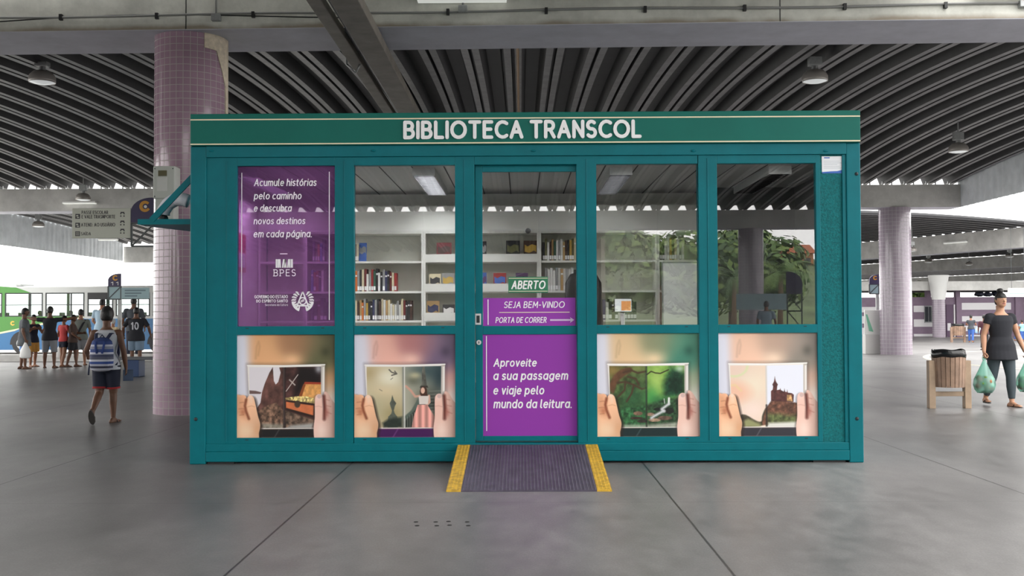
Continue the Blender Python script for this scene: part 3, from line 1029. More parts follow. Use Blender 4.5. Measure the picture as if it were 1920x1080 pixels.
SH = 0.16
for s, u0, v0, u1, v1 in (('Acumule hist\u00f3rias', 476, 335, 593.5, 349), ('pelo caminho', 475.5, 360, 565.5, 377.2), ('e descubra', 476, 383.3, 547.5, 396.8),
                          ('novos destinos', 475.5, 407.5, 572.5, 420.6), ('em cada p\u00e1gina.', 475.5, 431.5, 584.5, 448.5)):
    vtext('slogan_lettering', s, u0, v0, u1, v1, YF, film, w=0.15, gap=0.15, shear=SH)
vbar('white_rule', 452.4, 324, 453.8, 576, YF, film); vbar('white_rule', 616.7, 322, 618.2, 600, YF, film)
# book-spine logo with BPES
b = NB()
r_ = rect(517, 486, 549, 502, YF)
W_, H_ = r_[1] - r_[0], r_[3] - r_[2]
for a, w, s in ((0.0, 0.09, 0.0), (0.11, 0.10, 0.0), (0.23, 0.08, -0.03), (0.36, 0.08, 0.07), (0.47, 0.07, 0.07), (0.56, 0.08, -0.05), (0.67, 0.08, 0.05), (0.78, 0.08, 0.0), (0.89, 0.11, 0.0)):
    x = r_[0] + a * W_
    prism(b, [(x, r_[2]), (x + w * W_, r_[2]), (x + (w + s) * W_, r_[3]), (x + s * W_, r_[3])], YF - 0.0015, YF)
obj('book_spine_logo', b, LETTER, film)
vtext('logo_lettering', 'BPES', 512, 505, 554.5, 518, YF, film, w=0.11, gap=0.28, serif=0.1)
vbar('white_rule', 525, 475.2, 539, 476.6, YF, film)
vtext('government_lettering', 'GOVERNO DO ESTADO', 477, 553.4, 539.8, 559.4, YF, film, w=0.17, gap=0.2)
vtext('government_lettering', 'DO ESP\u00cdRITO SANTO', 480.5, 560.2, 539.8, 567.2, YF, film, w=0.17, gap=0.2)
vtext('government_lettering', 'Secretaria da Cultura', 497, 569.6, 539.8, 573.6, YF, film, w=0.10)
# state crest: wreath, triangle, disc and ribbon
cc = at(567.5, 563.5, YF); u_ = 1 / 207.0
b = NB()
for s in (-1, 1):
    for i in range(8):
        a = R(35 + i * 17)
        for rr, ln in ((15.5, 3.6), (19.0, 3.0)):
            px, pz = s * math.sin(math.pi - a) * rr, -math.cos(math.pi - a) * rr
            px, pz = s * rr * math.sin(a), rr * math.cos(a)
            t = a + (0.7 if rr > 16 else 0.2)
            dx, dz = s * math.sin(t), math.cos(t)
            pts = []
            for q in range(8):
                e = q * math.pi / 4
                lx, lz = math.cos(e) * ln, math.sin(e) * 1.5
                pts.append((cc.x + (px + dx * lx - dz * lz * s) * u_, cc.z + (pz + dz * lx + dx * lz * s) * u_))
            prism(b, pts, YF - 0.0012, YF)
    rib = []
    for i in range(7):
        a = R(200 + i * 11) if s < 0 else R(160 - i * 11)
        rib.append((cc.x + 21 * math.sin(a) * u_ * (1.0), cc.z + (21 * math.cos(a) - 0.5) * u_))
    for i in range(6, -1, -1):
        a = R(200 + i * 11) if s < 0 else R(160 - i * 11)
        rib.append((cc.x + 16 * math.sin(a) * u_, cc.z + (16.5 * math.cos(a) - 0.5) * u_))
    prism(b, rib, YF - 0.0015, YF)
prism(b, [(cc.x - 12 * u_, cc.z - 11 * u_), (cc.x + 12 * u_, cc.z - 11 * u_), (cc.x + 10.6 * u_, cc.z - 8.5 * u_), (cc.x - 10.6 * u_, cc.z - 8.5 * u_)], YF - 0.0013, YF)
for s in (-1, 1):
    prism(b, [(cc.x + s * 12.4 * u_, cc.z - 11 * u_), (cc.x + s * 9.6 * u_, cc.z - 11 * u_), (cc.x - s * 1.2 * u_, cc.z + 17 * u_), (cc.x + s * 1.2 * u_, cc.z + 17 * u_)], YF - 0.0014, YF)
pts = [(cc.x + 7.5 * u_ * math.cos(q * math.pi / 10), cc.z + (-1 + 7.5 * math.sin(q * math.pi / 10)) * u_) for q in range(20)]
inn = [(cc.x + 5.4 * u_ * math.cos(q * math.pi / 10), cc.z + (-1 + 5.4 * math.sin(q * math.pi / 10)) * u_) for q in range(20)]
for i in range(20):
    j = (i + 1) % 20
    prism(b, [pts[i], pts[j], inn[j], inn[i]], YF - 0.0016, YF)
for i in range(3):
    prism(b, [(cc.x + (-4 + i * 2.6) * u_, cc.z - (4 - i) * u_), (cc.x + (-2.6 + i * 2.6) * u_, cc.z - (4 - i) * u_), (cc.x + (-1.6 + i * 2.4) * u_, cc.z + (1 + i) * u_), (cc.x + (-3 + i * 2.4) * u_, cc.z + (1 + i) * u_)], YF - 0.0016, YF)
obj('state_crest', b, LETTER, film)

# sliding door, set back in its opening
DX0, DX1 = CX[2]
DY = 0.062
zdt, zdb = at(985, 306, 0).z, ZBB
door = None
b = NB()
xg0, xg1 = at(905, 560, DY).x, at(1081, 560, DY).x
zg1 = at(985, 322, DY).z
zm0, zm1 = at(985, 611, DY).z, at(985, 627, DY).z
zl = at(985, 817.5, DY).z
box(b, DX0 + 0.004, xg0, DY, DY + 0.045, zdb + 0.012, zdt - 0.008)
box(b, xg1, DX1 + 0.03, DY, DY + 0.045, zdb + 0.012, zdt - 0.008)
box(b, xg0, xg1, DY, DY + 0.045, zg1, zdt - 0.008)
box(b, xg0, xg1, DY, DY + 0.045, zm1, zm0)
box(b, xg0, xg1, DY, DY + 0.045, zdb + 0.012, zl)
door = obj('sliding_door', b, TEAL, kiosk, bevel=0.003)
b = NB(); box(b, xg0 - 0.008, xg1 + 0.008, DY + 0.02, DY + 0.026, zm0 - 0.008, zg1 + 0.008); obj('door_glass', b, GLASS, door)
b = NB(); box(b, xg0 - 0.005, xg1 + 0.005, DY + 0.012, DY + 0.03, zl - 0.005, zm1 + 0.005); obj('purple_door_panel', b, PURP, door, label='purple lower door panel with white slogan')
YD = DY + 0.0115
vbar('white_rule', 911.5, 630, 913, 808, YD, door)
for s, u0, v0, u1, v1 in (('Aproveite', 925, 672, 1006.5, 691.5), ('a sua passagem', 925, 700, 1065.6, 716.5), ('e viaje pelo', 925, 723, 1020.6, 744), ('mundo da leitura.', 925, 748.5, 1072, 765.5)):
    vtext('slogan_lettering', s, u0, v0, u1, v1, YD, door, w=0.175, gap=0.14, shear=SH)
YW = DY + 0.018
r_ = rect(906, 558.5, 1079, 611, YW)
b = NB(); box(b, r_[0], r_[1], YW - 0.0008, YW + 0.0015, r_[2], r_[3]); obj('welcome_panel', b, PURP_W, door, label='purple welcome panel on the door glass')
YW -= 0.001
vbar('white_rule', 914.3, 561.5, 916, 609, YW, door)
vtext('welcome_lettering', 'SEJA BEM-VINDO', 945, 565, 1059, 577.5, YW, door, w=0.15, gap=0.15, shear=SH)
vbar('cream_rule', 936, 585, 1068, 586.2, YW, door, CREAM)
vtext('welcome_lettering', 'PORTA DE CORRER', 929, 594.5, 1025, 605.5, YW, door, w=0.15, gap=0.18, shear=SH)
b = NB()
q = rect(1031.5, 598.5, 1071, 601.5, YW); box(b, q[0], q[1], YW - 0.0015, YW, q[2], q[3])
zc_ = (q[2] + q[3]) / 2
prism(b, [(q[1] - 0.012, zc_ - 0.026), (q[1] + 0.028, zc_), (q[1] - 0.012, zc_ + 0.026), (q[1], zc_)], YW - 0.0015, YW)
obj('white_arrow', b, mat('pale_lilac', (206, 190, 216), rough=0.5), door)
r_ = rect(891, 588, 902, 609, DY)
b = NB(); box(b, r_[0], r_[1], DY - 0.012, DY, r_[2], r_[3]); box(b, r_[0] + 0.012, r_[1] - 0.012, DY - 0.014, DY - 0.011, r_[2] + 0.018, r_[3] - 0.018, 1); obj('door_handle', b, [CHROME, SCREW], door, bevel=0.003)
q = at(898, 642, DY)
b = NB(); tube(b, [(q.x, DY, q.z), (q.x, DY - 0.014, q.z)], 0.022, 16); box(b, q.x - 0.004, q.x + 0.004, DY - 0.0155, DY - 0.013, q.z - 0.01, q.z + 0.01, 1); obj('door_lock', b, [CHROME, SCREW], door, smooth='auto')
b = NB(); box(b, DX0 - 0.03, DX1 + 0.03, 0.11, 0.15, ZBB, ZBB + 0.03); obj('door_sill', b, GALV, kiosk)

# hanging ABERTO sign
r_ = rect(953, 519, 1027.5, 549, DY + 0.005)
ab = thing('open_sign', 'small green ABERTO sign hanging on the door glass', 'sign', ((r_[0] + r_[1]) / 2, DY + 0.005, r_[2]))
w2, h = (r_[1] - r_[0]) / 2, r_[3] - r_[2]
b = NB(); box(b, -w2, w2, -0.003, 0.003, 0, h); obj('sign_plate', b, mat('open_sign_green', (42, 116, 84), rough=0.4), ab, bevel=0.002)
for z in (0.012, h - 0.016):
    b = NB(); box(b, -w2 + 0.005, w2 - 0.005, -0.0045, -0.003, z, z + 0.005); obj('cream_stripe', b, CREAM, ab)
text_mesh('open_lettering', 'ABERTO', -w2 + 0.027, w2 - 0.022, 0.033, h - 0.034, -0.003, LETTER, ab, w=0.19, gap=0.15, shear=0.2, depth=0.0015)
b = NB(); tube(b, [(-w2 * 0.8, 0.004, h), (0, 0.006, h + 0.05), (w2 * 0.8, 0.004, h)], 0.001, 6); obj('hanging_thread', b, GALV, ab)

# notice stuck on the textured panel
r_ = rect(1541, 293, 1582, 325, 0.028)
nt_ = thing('paper_notice', 'white paper notice with blue foot stuck at the top right of the kiosk front', 'notice', (r_[0], 0.028, r_[2]))
w, h = r_[1] - r_[0], r_[3] - r_[2]
b = NB(); box(b, 0, w, -0.001, 0.0015, 0, h); obj('paper', b, mat('paper_white', (226, 228, 232), rough=0.6), nt_)
b = NB()
prism(b, [(0, 0), (w, 0), (w, 0.035), (w * 0.7, 0.02), (w * 0.4, 0.018), (0, 0.012)], -0.0022, -0.001)
obj('blue_foot', b, mat('print_blue', (44, 96, 180), rough=0.5), nt_)
b = NB()
for k in range(5):
    box(b, w * 0.08, w * (0.9 - 0.1 * (k % 3)), -0.0022, -0.001, h * (0.30 + 0.1 * k), h * (0.30 + 0.1 * k) + 0.003)
box(b, w * 0.1, w * 0.36, -0.0022, -0.001, h * 0.88, h * 0.94, 1)
obj('print_line', b, [mat('print_grey', (170, 176, 186), rough=0.6), mat('print_blue', (44, 96, 180))], nt_)

# ramp
RT, RB = -0.01, onfloor(992, 922).y
rx0, rx1 = at(836.5, 922, RB).x, at(1147.5, 922, RB).x
rz = at(985, 833.5, 0).z
ramp = thing('entrance_ramp', 'dark ridged metal ramp with yellow edges leading up to the kiosk door', 'ramp', ((rx0 + rx1) / 2, RB, 0))
hw, ln = (rx1 - rx0) / 2, RT - RB
RAMP = mat('ramp_plate', (84, 78, 92), rough=0.5, metal=0.3, var=0.18, scale=9)
YEL = mat('ramp_yellow', (190, 152, 44), rough=0.6, var=0.22, scale=22)
def zr(y): return 0.012 + (rz - 0.012) * y / ln
def slope_box(b, xa, xb, ya, yb, off0, off1, mi=0):
    n = Vector((0, -(rz - 0.012) / ln, 1)).normalized()
    vs = []
    for o_ in (off0, off1):
        for x, y in ((xa, ya), (xb, ya), (xb, yb), (xa, yb)):
            vs.append(b.verts.new((x, y, zr(y) + o_)))
    for f in ((0, 3, 2, 1), (4, 5, 6, 7), (0, 1, 5, 4), (1, 2, 6, 5), (2, 3, 7, 6), (3, 0, 4, 7)):
        b.faces.new([vs[i] for i in f]).material_index = mi
ew = 0.112
def nubs(b, xa, xb, nx, ny):
    for i in range(nx):
        for j in range(ny):
            cx = xa + (xb - xa) * (i + 0.5) / nx
            cy = ln * (j + 0.5) / ny
            d = 0.0085
            s = 1 if (i + j) % 2 else -1
            vs = [b.verts.new((cx + px, cy + py, zr(cy + py) + pz)) for px, py, pz in ((-d, -s * d * 0.2, 0), (0, -d * 1.3, 0), (d, s * d * 0.2, 0), (0, d * 1.3, 0), (0, 0, 0.006))]
            for a_, c_ in ((0, 1), (1, 2), (2, 3), (3, 0)):
                b.faces.new((vs[a_], vs[c_], vs[4]))
b = NB(); slope_box(b, -hw + ew, hw - ew, 0, ln, -0.012, 0); nubs(b, -hw + ew, hw - ew, 38, 46); obj('tread_plate', b, RAMP, ramp)
for xa, xb in ((-hw, -hw + ew), (hw - ew, hw)):
    b = NB(); slope_box(b, xa, xb, 0, ln, -0.012, 0.001); nubs(b, xa, xb, 4, 46); obj('yellow_edge', b, YEL, ramp, label='worn yellow painted edge')
b = NB()
for x in (-hw, hw - 0.008):
    prism_pts = [(x, 0.0)]
    vs = [b.verts.new(p) for p in ((x, 0.02, 0), (x + 0.008, 0.02, 0), (x + 0.008, ln, 0), (x, ln, 0), (x, 0.02, zr(0.02) - 0.012), (x + 0.008, 0.02, zr(0.02) - 0.012), (x + 0.008, ln, rz - 0.012), (x, ln, rz - 0.012))]
    for f in ((0, 3, 2, 1), (4, 5, 6, 7), (0, 1, 5, 4), (1, 2, 6, 5), (2, 3, 7, 6), (3, 0, 4, 7)):
        b.faces.new([vs[i] for i in f])
obj('side_cheek', b, RAMP, ramp)

# bracket shelf on the left end wall, hose and meter box
q0 = at(258, 417, 0.12); q1 = at(352, 417, 0.12); zs = q0.z
bs = thing('bracket_shelf', 'green triangular steel shelf with diagonal brace on the left end wall of the kiosk', 'shelf', (KX0, 0.12, zs))
tip = q0.x - KX0
b = NB()
def tri(b, pts, z0, z1):
    a = [b.verts.new((p[0], p[1], z0)) for p in pts]; c = [b.verts.new((p[0], p[1], z1)) for p in pts]
    b.faces.new(list(reversed(a))); b.faces.new(c)
    for i in range(len(pts)):
        j = (i + 1) % len(pts); b.faces.new((a[i], a[j], c[j], c[i]))
tri(b, [(0, 0), (0, 1.7), (tip, 0.15), (tip, 0)], -0.02, 0.03); obj('shelf_plate', b, TEAL, bs)
qb0, qb1 = at(283, 412, 0.1), at(344, 332, 0.1)
b = NB(); bar(b, (qb0.x - KX0, 0.0, 0.02), (0.0, 0.0, qb1.z - zs + 0.02), 0.02, 0.055); obj('diagonal_brace', b, TEAL, bs)
b = NB(); box(b, -0.014, -0.001, -0.04, 0.05, -0.02, qb1.z - zs + 0.08); obj('wall_plate', b, TEAL, bs)
b = NB()
hp = [at(306, 403, 0.75), at(307, 395, 0.75), at(316, 382, 0.75), at(330, 374, 0.72), at(344, 374, 0.7), at(355, 378, 0.7)]
hp = [Vector((p.x, p.y, max(p.z, zs + 0.05))) for p in hp]
fine = []
for i in range(len(hp) - 1):
    for k in range(8):
        fine.append(hp[i].lerp(hp[i + 1], k / 8))
tube(b, fine, [0.062 + (0.004 if i % 2 else 0) for i in range(len(fine))], 16)
tag(obj('flexible_hose', b, mat('white_hose', (205, 206, 214), rough=0.5), smooth=True), 'white flexible hose arching over the green bracket shelf', 'hose')
b = NB(); box(b, -0.09, 0.09, -0.06, 0.06, 0, 0.05); ell(b, (0, 0, 0.06), (0.05, 0.05, 0.05), seg=12, rings=8)
q = at(306, 408, 0.75); tag(obj('drain_pump', b, BLACK, loc=(q.x, 0.75, zs + 0.03)), 'small black fitting at the foot of the white hose', 'fitting')
q = at(311, 418, 4.42); qt = at(311, 313, 4.42)
mb = thing('meter_box', 'grey meter box fixed to the tiled column above the bracket shelf', 'meter box', (q.x, 4.42, q.z))
H = qt.z - q.z
b = NB(); box(b, -0.14, 0.15, -0.10, 0.18, H * 0.42, H); obj('meter_case', b, mat('meter_grey', (176, 178, 172), rough=0.5), mb, bevel=0.015)
b = NB(); box(b, -0.12, 0.13, -0.08, 0.16, 0, H * 0.43); obj('lower_case', b, mat('meter_grey', (176, 178, 172)), mb, bevel=0.012)
b = NB(); box(b, -0.07, 0.045, -0.108, -0.098, H * 0.82, H * 0.92); obj('meter_window', b, mat('meter_window', (90, 84, 60), rough=0.2), mb, bevel=0.003)
b = NB(); box(b, -0.085, 0.05, -0.106, -0.098, H * 0.55, H * 0.80); obj('cover_plate', b, mat('meter_grey_light', (190, 190, 186), rough=0.5), mb, bevel=0.004)
for x, z in ((-0.115, H * 0.95), (0.125, H * 0.95), (-0.115, H * 0.46), (0.125, H * 0.46)):
    b = NB(); tube(b, [(x, -0.098, z), (x, -0.106, z)], 0.008, 8); obj('case_screw', b, SCREW, mb)

# ------------------------------------------------------------------ the four printed panels (painted as a mesh of coloured points)
PRINT = attr_mat('print_vinyl')
PW, PH = 256, 264
_u, _v = np.meshgrid((np.arange(PW) + 0.5) / PW, (np.arange(PH) + 0.5) / PH)
_rs = np.random.RandomState(5)


def vnoise(f, seed=0, octaves=3):
    rs = np.random.RandomState(seed)
    out = np.zeros_like(_u)
    amp, tot = 1.0, 0.0
    for o_ in range(octaves):
        n = int(f * 2 ** o_) + 2
        g = rs.rand(n + 1, n + 1)
        x, y = _u * (n - 1), _v * (n - 1)
        i, j = x.astype(int), y.astype(int)
        fx_, fy_ = x - i, y - j
        fx_, fy_ = fx_ * fx_ * (3 - 2 * fx_), fy_ * fy_ * (3 - 2 * fy_)
        out += amp * ((g[j, i] * (1 - fx_) + g[j, i + 1] * fx_) * (1 - fy_) + (g[j + 1, i] * (1 - fx_) + g[j + 1, i + 1] * fx_) * fy_)
        tot += amp
        amp *= 0.55
    return out / tot


class Art:
    def __init__(self, base):
        self.im = np.ones((PH, PW, 3)) * (np.array(base) / 255.0)
        self.mask = np.ones_like(_u)

    def put(self, a, c, tex=None):
        c = np.array(c, float) / 255.0
        col = c if tex is None else np.clip(c * tex[..., None], 0, 1)
        a = np.clip(a, 0, 1)[..., None] * self.mask[..., None]
        self.im = self.im * (1 - a) + col * a

    def blobs(self, L):
        """soft field of coloured blobs (u, v, ru, rv, colour)"""
        acc = np.zeros_like(self.im); w = np.zeros_like(_u)
        for u, v, ru, rv, c in L:
            g = np.exp(-(((_u - u) / ru) ** 2 + ((_v - v) / rv) ** 2)) + 1e-6
            acc += g[..., None] * (np.array(c) / 255.0); w += g
        self.im = acc / w[..., None]

    def blob(self, u, v, ru, rv, c, k=1.0):
        self.put(k * np.exp(-(((_u - u) / ru) ** 2 + ((_v - v) / rv) ** 2)), c)

    def sd(self, pts):
        d = np.full_like(_u, 9.0); ins = np.zeros_like(_u, bool)
        n = len(pts)
        for i in range(n):
            (x0, y0), (x1, y1) = pts[i], pts[(i + 1) % n]
            ex, ey = x1 - x0, y1 - y0
            t = np.clip(((_u - x0) * ex + (_v - y0) * ey) / (ex * ex + ey * ey + 1e-12), 0, 1)
            d = np.minimum(d, np.hypot(_u - x0 - t * ex, _v - y0 - t * ey))
            if y0 != y1:
                c = ((y0 > _v) != (y1 > _v)) & (_u < (x1 - x0) * (_v - y0) / (y1 - y0) + x0)
                ins ^= c
        return np.where(ins, -d, d)

    def poly(self, pts, c, soft=0.0045, k=1.0, tex=None):
        self.put(k * np.clip(0.5 - self.sd(pts) / soft, 0, 1), c, tex)

    def line(self, pts, w, c, soft=0.0045, k=1.0):
        d = np.full_like(_u, 9.0)
        for (x0, y0), (x1, y1) in zip(pts, pts[1:]):
            ex, ey = x1 - x0, y1 - y0
            t = np.clip(((_u - x0) * ex + (_v - y0) * ey) / (ex * ex + ey * ey + 1e-12), 0, 1)
            d = np.minimum(d, np.hypot(_u - x0 - t * ex, _v - y0 - t * ey))
        self.put(k * np.clip(0.5 - (d - w / 2) / soft, 0, 1), c)

    def disc(self, u, v, ru, rv, c, soft=0.1, k=1.0, tex=None):
        d = np.hypot((_u - u) / ru, (_v - v) / rv)
        self.put(k * np.clip((1 - d) / soft + 0.5, 0, 1), c, tex)


def smooth_pts(pts, n=6):
    out = []
    m = len(pts)
    for i in range(m):
        p0, p1, p2, p3 = [np.array(pts[(i + k - 1) % m]) for k in range(4)]
        for k in range(n):
            t = k / n
            out.append(tuple(0.5 * (2 * p1 + (p2 - p0) * t + (2 * p0 - 5 * p1 + 4 * p2 - p3) * t * t + (3 * p1 - p0 - 3 * p2 + p3) * t ** 3)))
    return out


def book_base(A, lap, page=(236, 230, 226)):
    A.poly([(0.10, 0.285), (0.905, 0.285), (0.905, 0.60), (0.86, 0.93), (0.12, 0.93)], (30, 22, 24), soft=0.05, k=0.35)
    A.poly([(0.0, 0.915), (1, 0.915), (1, 1), (0, 1)], lap, soft=0.02)
    A.line([(0.38, 1.0), (0.43, 0.92)], 0.012, tuple(min(255, c + 60) for c in lap), soft=0.01, k=0.6)
    A.poly([(0.105, 0.298), (0.48, 0.302), (0.893, 0.293), (0.89, 0.6), (0.86, 0.912), (0.14, 0.915)], page)
    A.poly([(0.858, 0.30), (0.893, 0.293), (0.893, 0.312), (0.872, 0.318), (0.868, 0.75), (0.855, 0.75)], (196, 188, 180))
    A.line([(0.107, 0.299), (0.48, 0.303), (0.893, 0.294)], 0.012, (246, 243, 240))


def pages_only(A):
    """keep what follows inside the two printed pages"""
    A.mask = np.clip(0.5 - A.sd([(0.122, 0.316), (0.482, 0.318), (0.857, 0.31), (0.852, 0.905), (0.135, 0.908)]) / 0.004, 0, 1)


def hands(A, left=(238, 186, 150), right=(232, 190, 176)):
    A.mask = np.ones_like(_u)
    L = smooth_pts([(-0.03, 0.62), (0.04, 0.588), (0.085, 0.592), (0.10, 0.625), (0.098, 0.66), (0.107, 0.61), (0.135, 0.588), (0.17, 0.61), (0.19, 0.68), (0.215, 0.79), (0.238, 0.87), (0.225, 0.95), (0.20, 1.03), (-0.03, 1.03)])
    A.poly([(p[0] + 0.022, p[1] + 0.012) for p in L], (24, 14, 14), soft=0.03, k=0.75)
    A.poly(L, left, tex=1.06 - 0.18 * np.clip((_u - 0.05) / 0.2, 0, 1) * np.clip((_v - 0.7) / 0.2, 0, 1))
    A.poly([(0, 0.60), (0.06, 0.60), (0.09, 0.64), (0.085, 0.74), (0.12, 0.83), (0.05, 0.80), (0, 0.76)], (214, 142, 104), soft=0.06, k=0.5)
    A.line([(0.094, 0.63), (0.082, 0.69), (0.092, 0.74), (0.122, 0.815)], 0.022, (120, 58, 38), soft=0.02, k=0.9)
    A.blob(0.065, 0.75, 0.03, 0.03, (176, 96, 66), 0.55)
    A.blob(0.145, 0.64, 0.022, 0.04, (252, 214, 188), 0.8)
    A.blob(0.09, 0.93, 0.09, 0.07, (250, 222, 190), 0.6)
    for L_ in ([(0.03, 0.66), (0.065, 0.655), (0.085, 0.665)], [(0.02, 0.72), (0.06, 0.715), (0.085, 0.725)], [(0.03, 0.78), (0.07, 0.775)]):
        A.line(L_, 0.006, (168, 100, 70), soft=0.012, k=0.55)
    A.line([(0.11, 0.70), (0.15, 0.69), (0.18, 0.70)], 0.005, (190, 124, 90), soft=0.012, k=0.5)
    A.disc(0.138, 0.605, 0.018, 0.016, (250, 222, 206), 0.5, k=0.7)
    A.blob(0.2, 0.92, 0.03, 0.06, (224, 164, 120), 0.5)
    Rr = smooth_pts([(0.792, 0.66), (0.80, 0.60), (0.835, 0.578), (0.865, 0.60), (0.875, 0.70), (0.885, 0.80), (0.893, 0.74), (0.884, 0.60), (0.893, 0.555), (0.93, 0.575), (0.97, 0.64), (1.03, 0.74), (1.03, 1.03), (0.815, 1.03), (0.78, 0.93), (0.792, 0.80)])
    A.poly([(p[0] - 0.012, p[1] + 0.008) for p in Rr], (24, 14, 14), soft=0.03, k=0.5)
    A.poly(Rr, right, tex=1.04 - 0.22 * np.clip((_u - 0.86) / 0.14, 0, 1))
    A.line([(0.884, 0.60), (0.893, 0.72), (0.888, 0.82)], 0.030, (92, 40, 34), soft=0.025, k=0.9)
    A.blob(0.915, 0.76, 0.022, 0.05, (168, 96, 84), 0.6)
    A.blob(0.825, 0.62, 0.03, 0.03, (244, 214, 206), 0.7)
    A.blob(0.86, 0.93, 0.06, 0.08, (250, 226, 214), 0.6)
    A.disc(0.838, 0.602, 0.022, 0.02, (206, 176, 172), 0.4, k=0.8)
    for L_ in ([(0.90, 0.63), (0.94, 0.64)], [(0.905, 0.69), (0.955, 0.70)], [(0.91, 0.75), (0.96, 0.77)]):
        A.line(L_, 0.006, (160, 96, 84), soft=0.014, k=0.55)
    A.line([(0.795, 0.70), (0.83, 0.695), (0.865, 0.705)], 0.005, (190, 132, 118), soft=0.012, k=0.5)


def backdrop(A, warm, mid, right, dark, glow, edge=(222, 222, 236), stripe=0.0):
    A.blobs([(0.02, 0.1, 0.10, 0.3, edge), (0.02, 0.5, 0.10, 0.3, edge), (0.25, 0.10, 0.14, 0.3, warm), (0.32, 0.3, 0.12, 0.2, tuple(min(255, c + 14) for c in warm)), (0.60, 0.08, 0.2, 0.14, mid),
             (0.85, 0.10, 0.16, 0.2, right), (0.98, 0.05, 0.10, 0.2, tuple(int(c * 0.7) for c in right)), (0.88, 0.25, 0.12, 0.10, dark), (0.95, 0.45, 0.1, 0.15, glow), (0.98, 0.62, 0.1, 0.12, (222, 216, 210))])
    A.blob(0.05, 0.3, 0.05 + stripe, 0.5, edge, 0.95)
    A.blob(0.56, 0.25, 0.11, 0.07, tuple(min(255, c + 34) for c in warm), 0.8)
    A.blob(0.90, 0.17, 0.05, 0.05, tuple(int(c * 0.6) for c in dark), 0.6)
    A.line([(0.19, 0.23), (0.20, 0.12), (0.22, 0.07), (0.23, 0.12), (0.215, 0.2)], 0.012, tuple(int(c * 0.85) for c in warm), soft=0.03, k=0.7)


# --- cave and treasure chest
A1 = Art((200, 160, 120))
backdrop(A1, (226, 170, 122), (168, 124, 92), (104, 104, 76), (92, 96, 66), (196, 150, 110))
book_base(A1, (30, 28, 30))
pages_only(A1)
nz = vnoise(16, 1, 4); nz2 = vnoise(34, 2, 3)
A1.poly([(0.125, 0.315), (0.475, 0.315), (0.475, 0.905), (0.125, 0.905)], (226, 220, 226))
A1.poly([(0.365, 0.315), (0.33, 0.37), (0.285, 0.47), (0.255, 0.56), (0.24, 0.66), (0.2, 0.72), (0.2, 0.90), (0.475, 0.905), (0.475, 0.315), (0.43, 0.32), (0.445, 0.37), (0.42, 0.46), (0.395, 0.485), (0.375, 0.45)], (98, 66, 60), tex=0.55 + 0.95 * nz)
A1.poly([(0.12, 0.54), (0.19, 0.545), (0.25, 0.56), (0.24, 0.575), (0.12, 0.575)], (110, 86, 84))
A1.poly([(0.20, 0.75), (0.30, 0.69), (0.40, 0.66), (0.475, 0.74), (0.475, 0.905), (0.22, 0.905)], (104, 80, 66), tex=0.25 + 1.7 * nz2)
A1.poly([(0.25, 0.86), (0.475, 0.87), (0.475, 0.91), (0.24, 0.91)], (150, 142, 128), soft=0.03, tex=0.7 + 0.6 * nz2)
A1.poly([(0.485, 0.315), (0.855, 0.315), (0.85, 0.905), (0.485, 0.905)], (74, 48, 46), tex=0.55 + 0.9 * nz)
A1.poly([(0.62, 0.315), (0.855, 0.315), (0.852, 0.5), (0.70, 0.46), (0.64, 0.56), (0.56, 0.66), (0.6, 0.5)], (24, 18, 20), soft=0.06, k=0.92)
A1.blob(0.83, 0.335, 0.035, 0.04, (196, 196, 204), 0.8)
A1.poly([(0.69, 0.47), (0.855, 0.475), (0.855, 0.64), (0.62, 0.62)], (222, 160, 92), tex=0.85 + 0.3 * nz2)
A1.poly([(0.69, 0.46), (0.86, 0.465), (0.86, 0.485), (0.68, 0.482)], (160, 62, 40))
A1.poly([(0.625, 0.61), (0.675, 0.482), (0.70, 0.485), (0.655, 0.615)], (140, 76, 40))
A1.poly([(0.49, 0.615), (0.60, 0.60), (0.70, 0.60), (0.79, 0.62), (0.79, 0.67), (0.50, 0.645)], (196, 172, 112), tex=0.3 + 1.6 * vnoise(60, 3, 2))
A1.poly([(0.50, 0.64), (0.78, 0.68), (0.775, 0.80), (0.50, 0.72)], (206, 116, 74), tex=0.85 + 0.3 * nz)
A1.poly([(0.50, 0.632), (0.78, 0.668), (0.78, 0.69), (0.50, 0.652)], (54, 34, 30))
A1.poly([(0.50, 0.71), (0.78, 0.785), (0.78, 0.81), (0.50, 0.735)], (50, 32, 28))
A1.disc(0.615, 0.675, 0.03, 0.035, (70, 58, 48), 0.3)
A1.poly([(0.49, 0.735), (0.6, 0.77), (0.79, 0.83), (0.76, 0.905), (0.49, 0.905)], (96, 78, 66), tex=0.35 + 1.5 * nz2)
A1.poly([(0.55, 0.88), (0.78, 0.86), (0.77, 0.91), (0.5, 0.91)], (168, 166, 162), soft=0.03)
A1.line([(0.50, 0.55), (0.62, 0.39)], 0.008, (206, 196, 190)); A1.line([(0.535, 0.44), (0.59, 0.49)], 0.012, (190, 176, 170))
A1.line([(0.482, 0.305), (0.482, 0.91)], 0.02, (30, 20, 20), soft=0.02, k=0.9)
hands(A1)

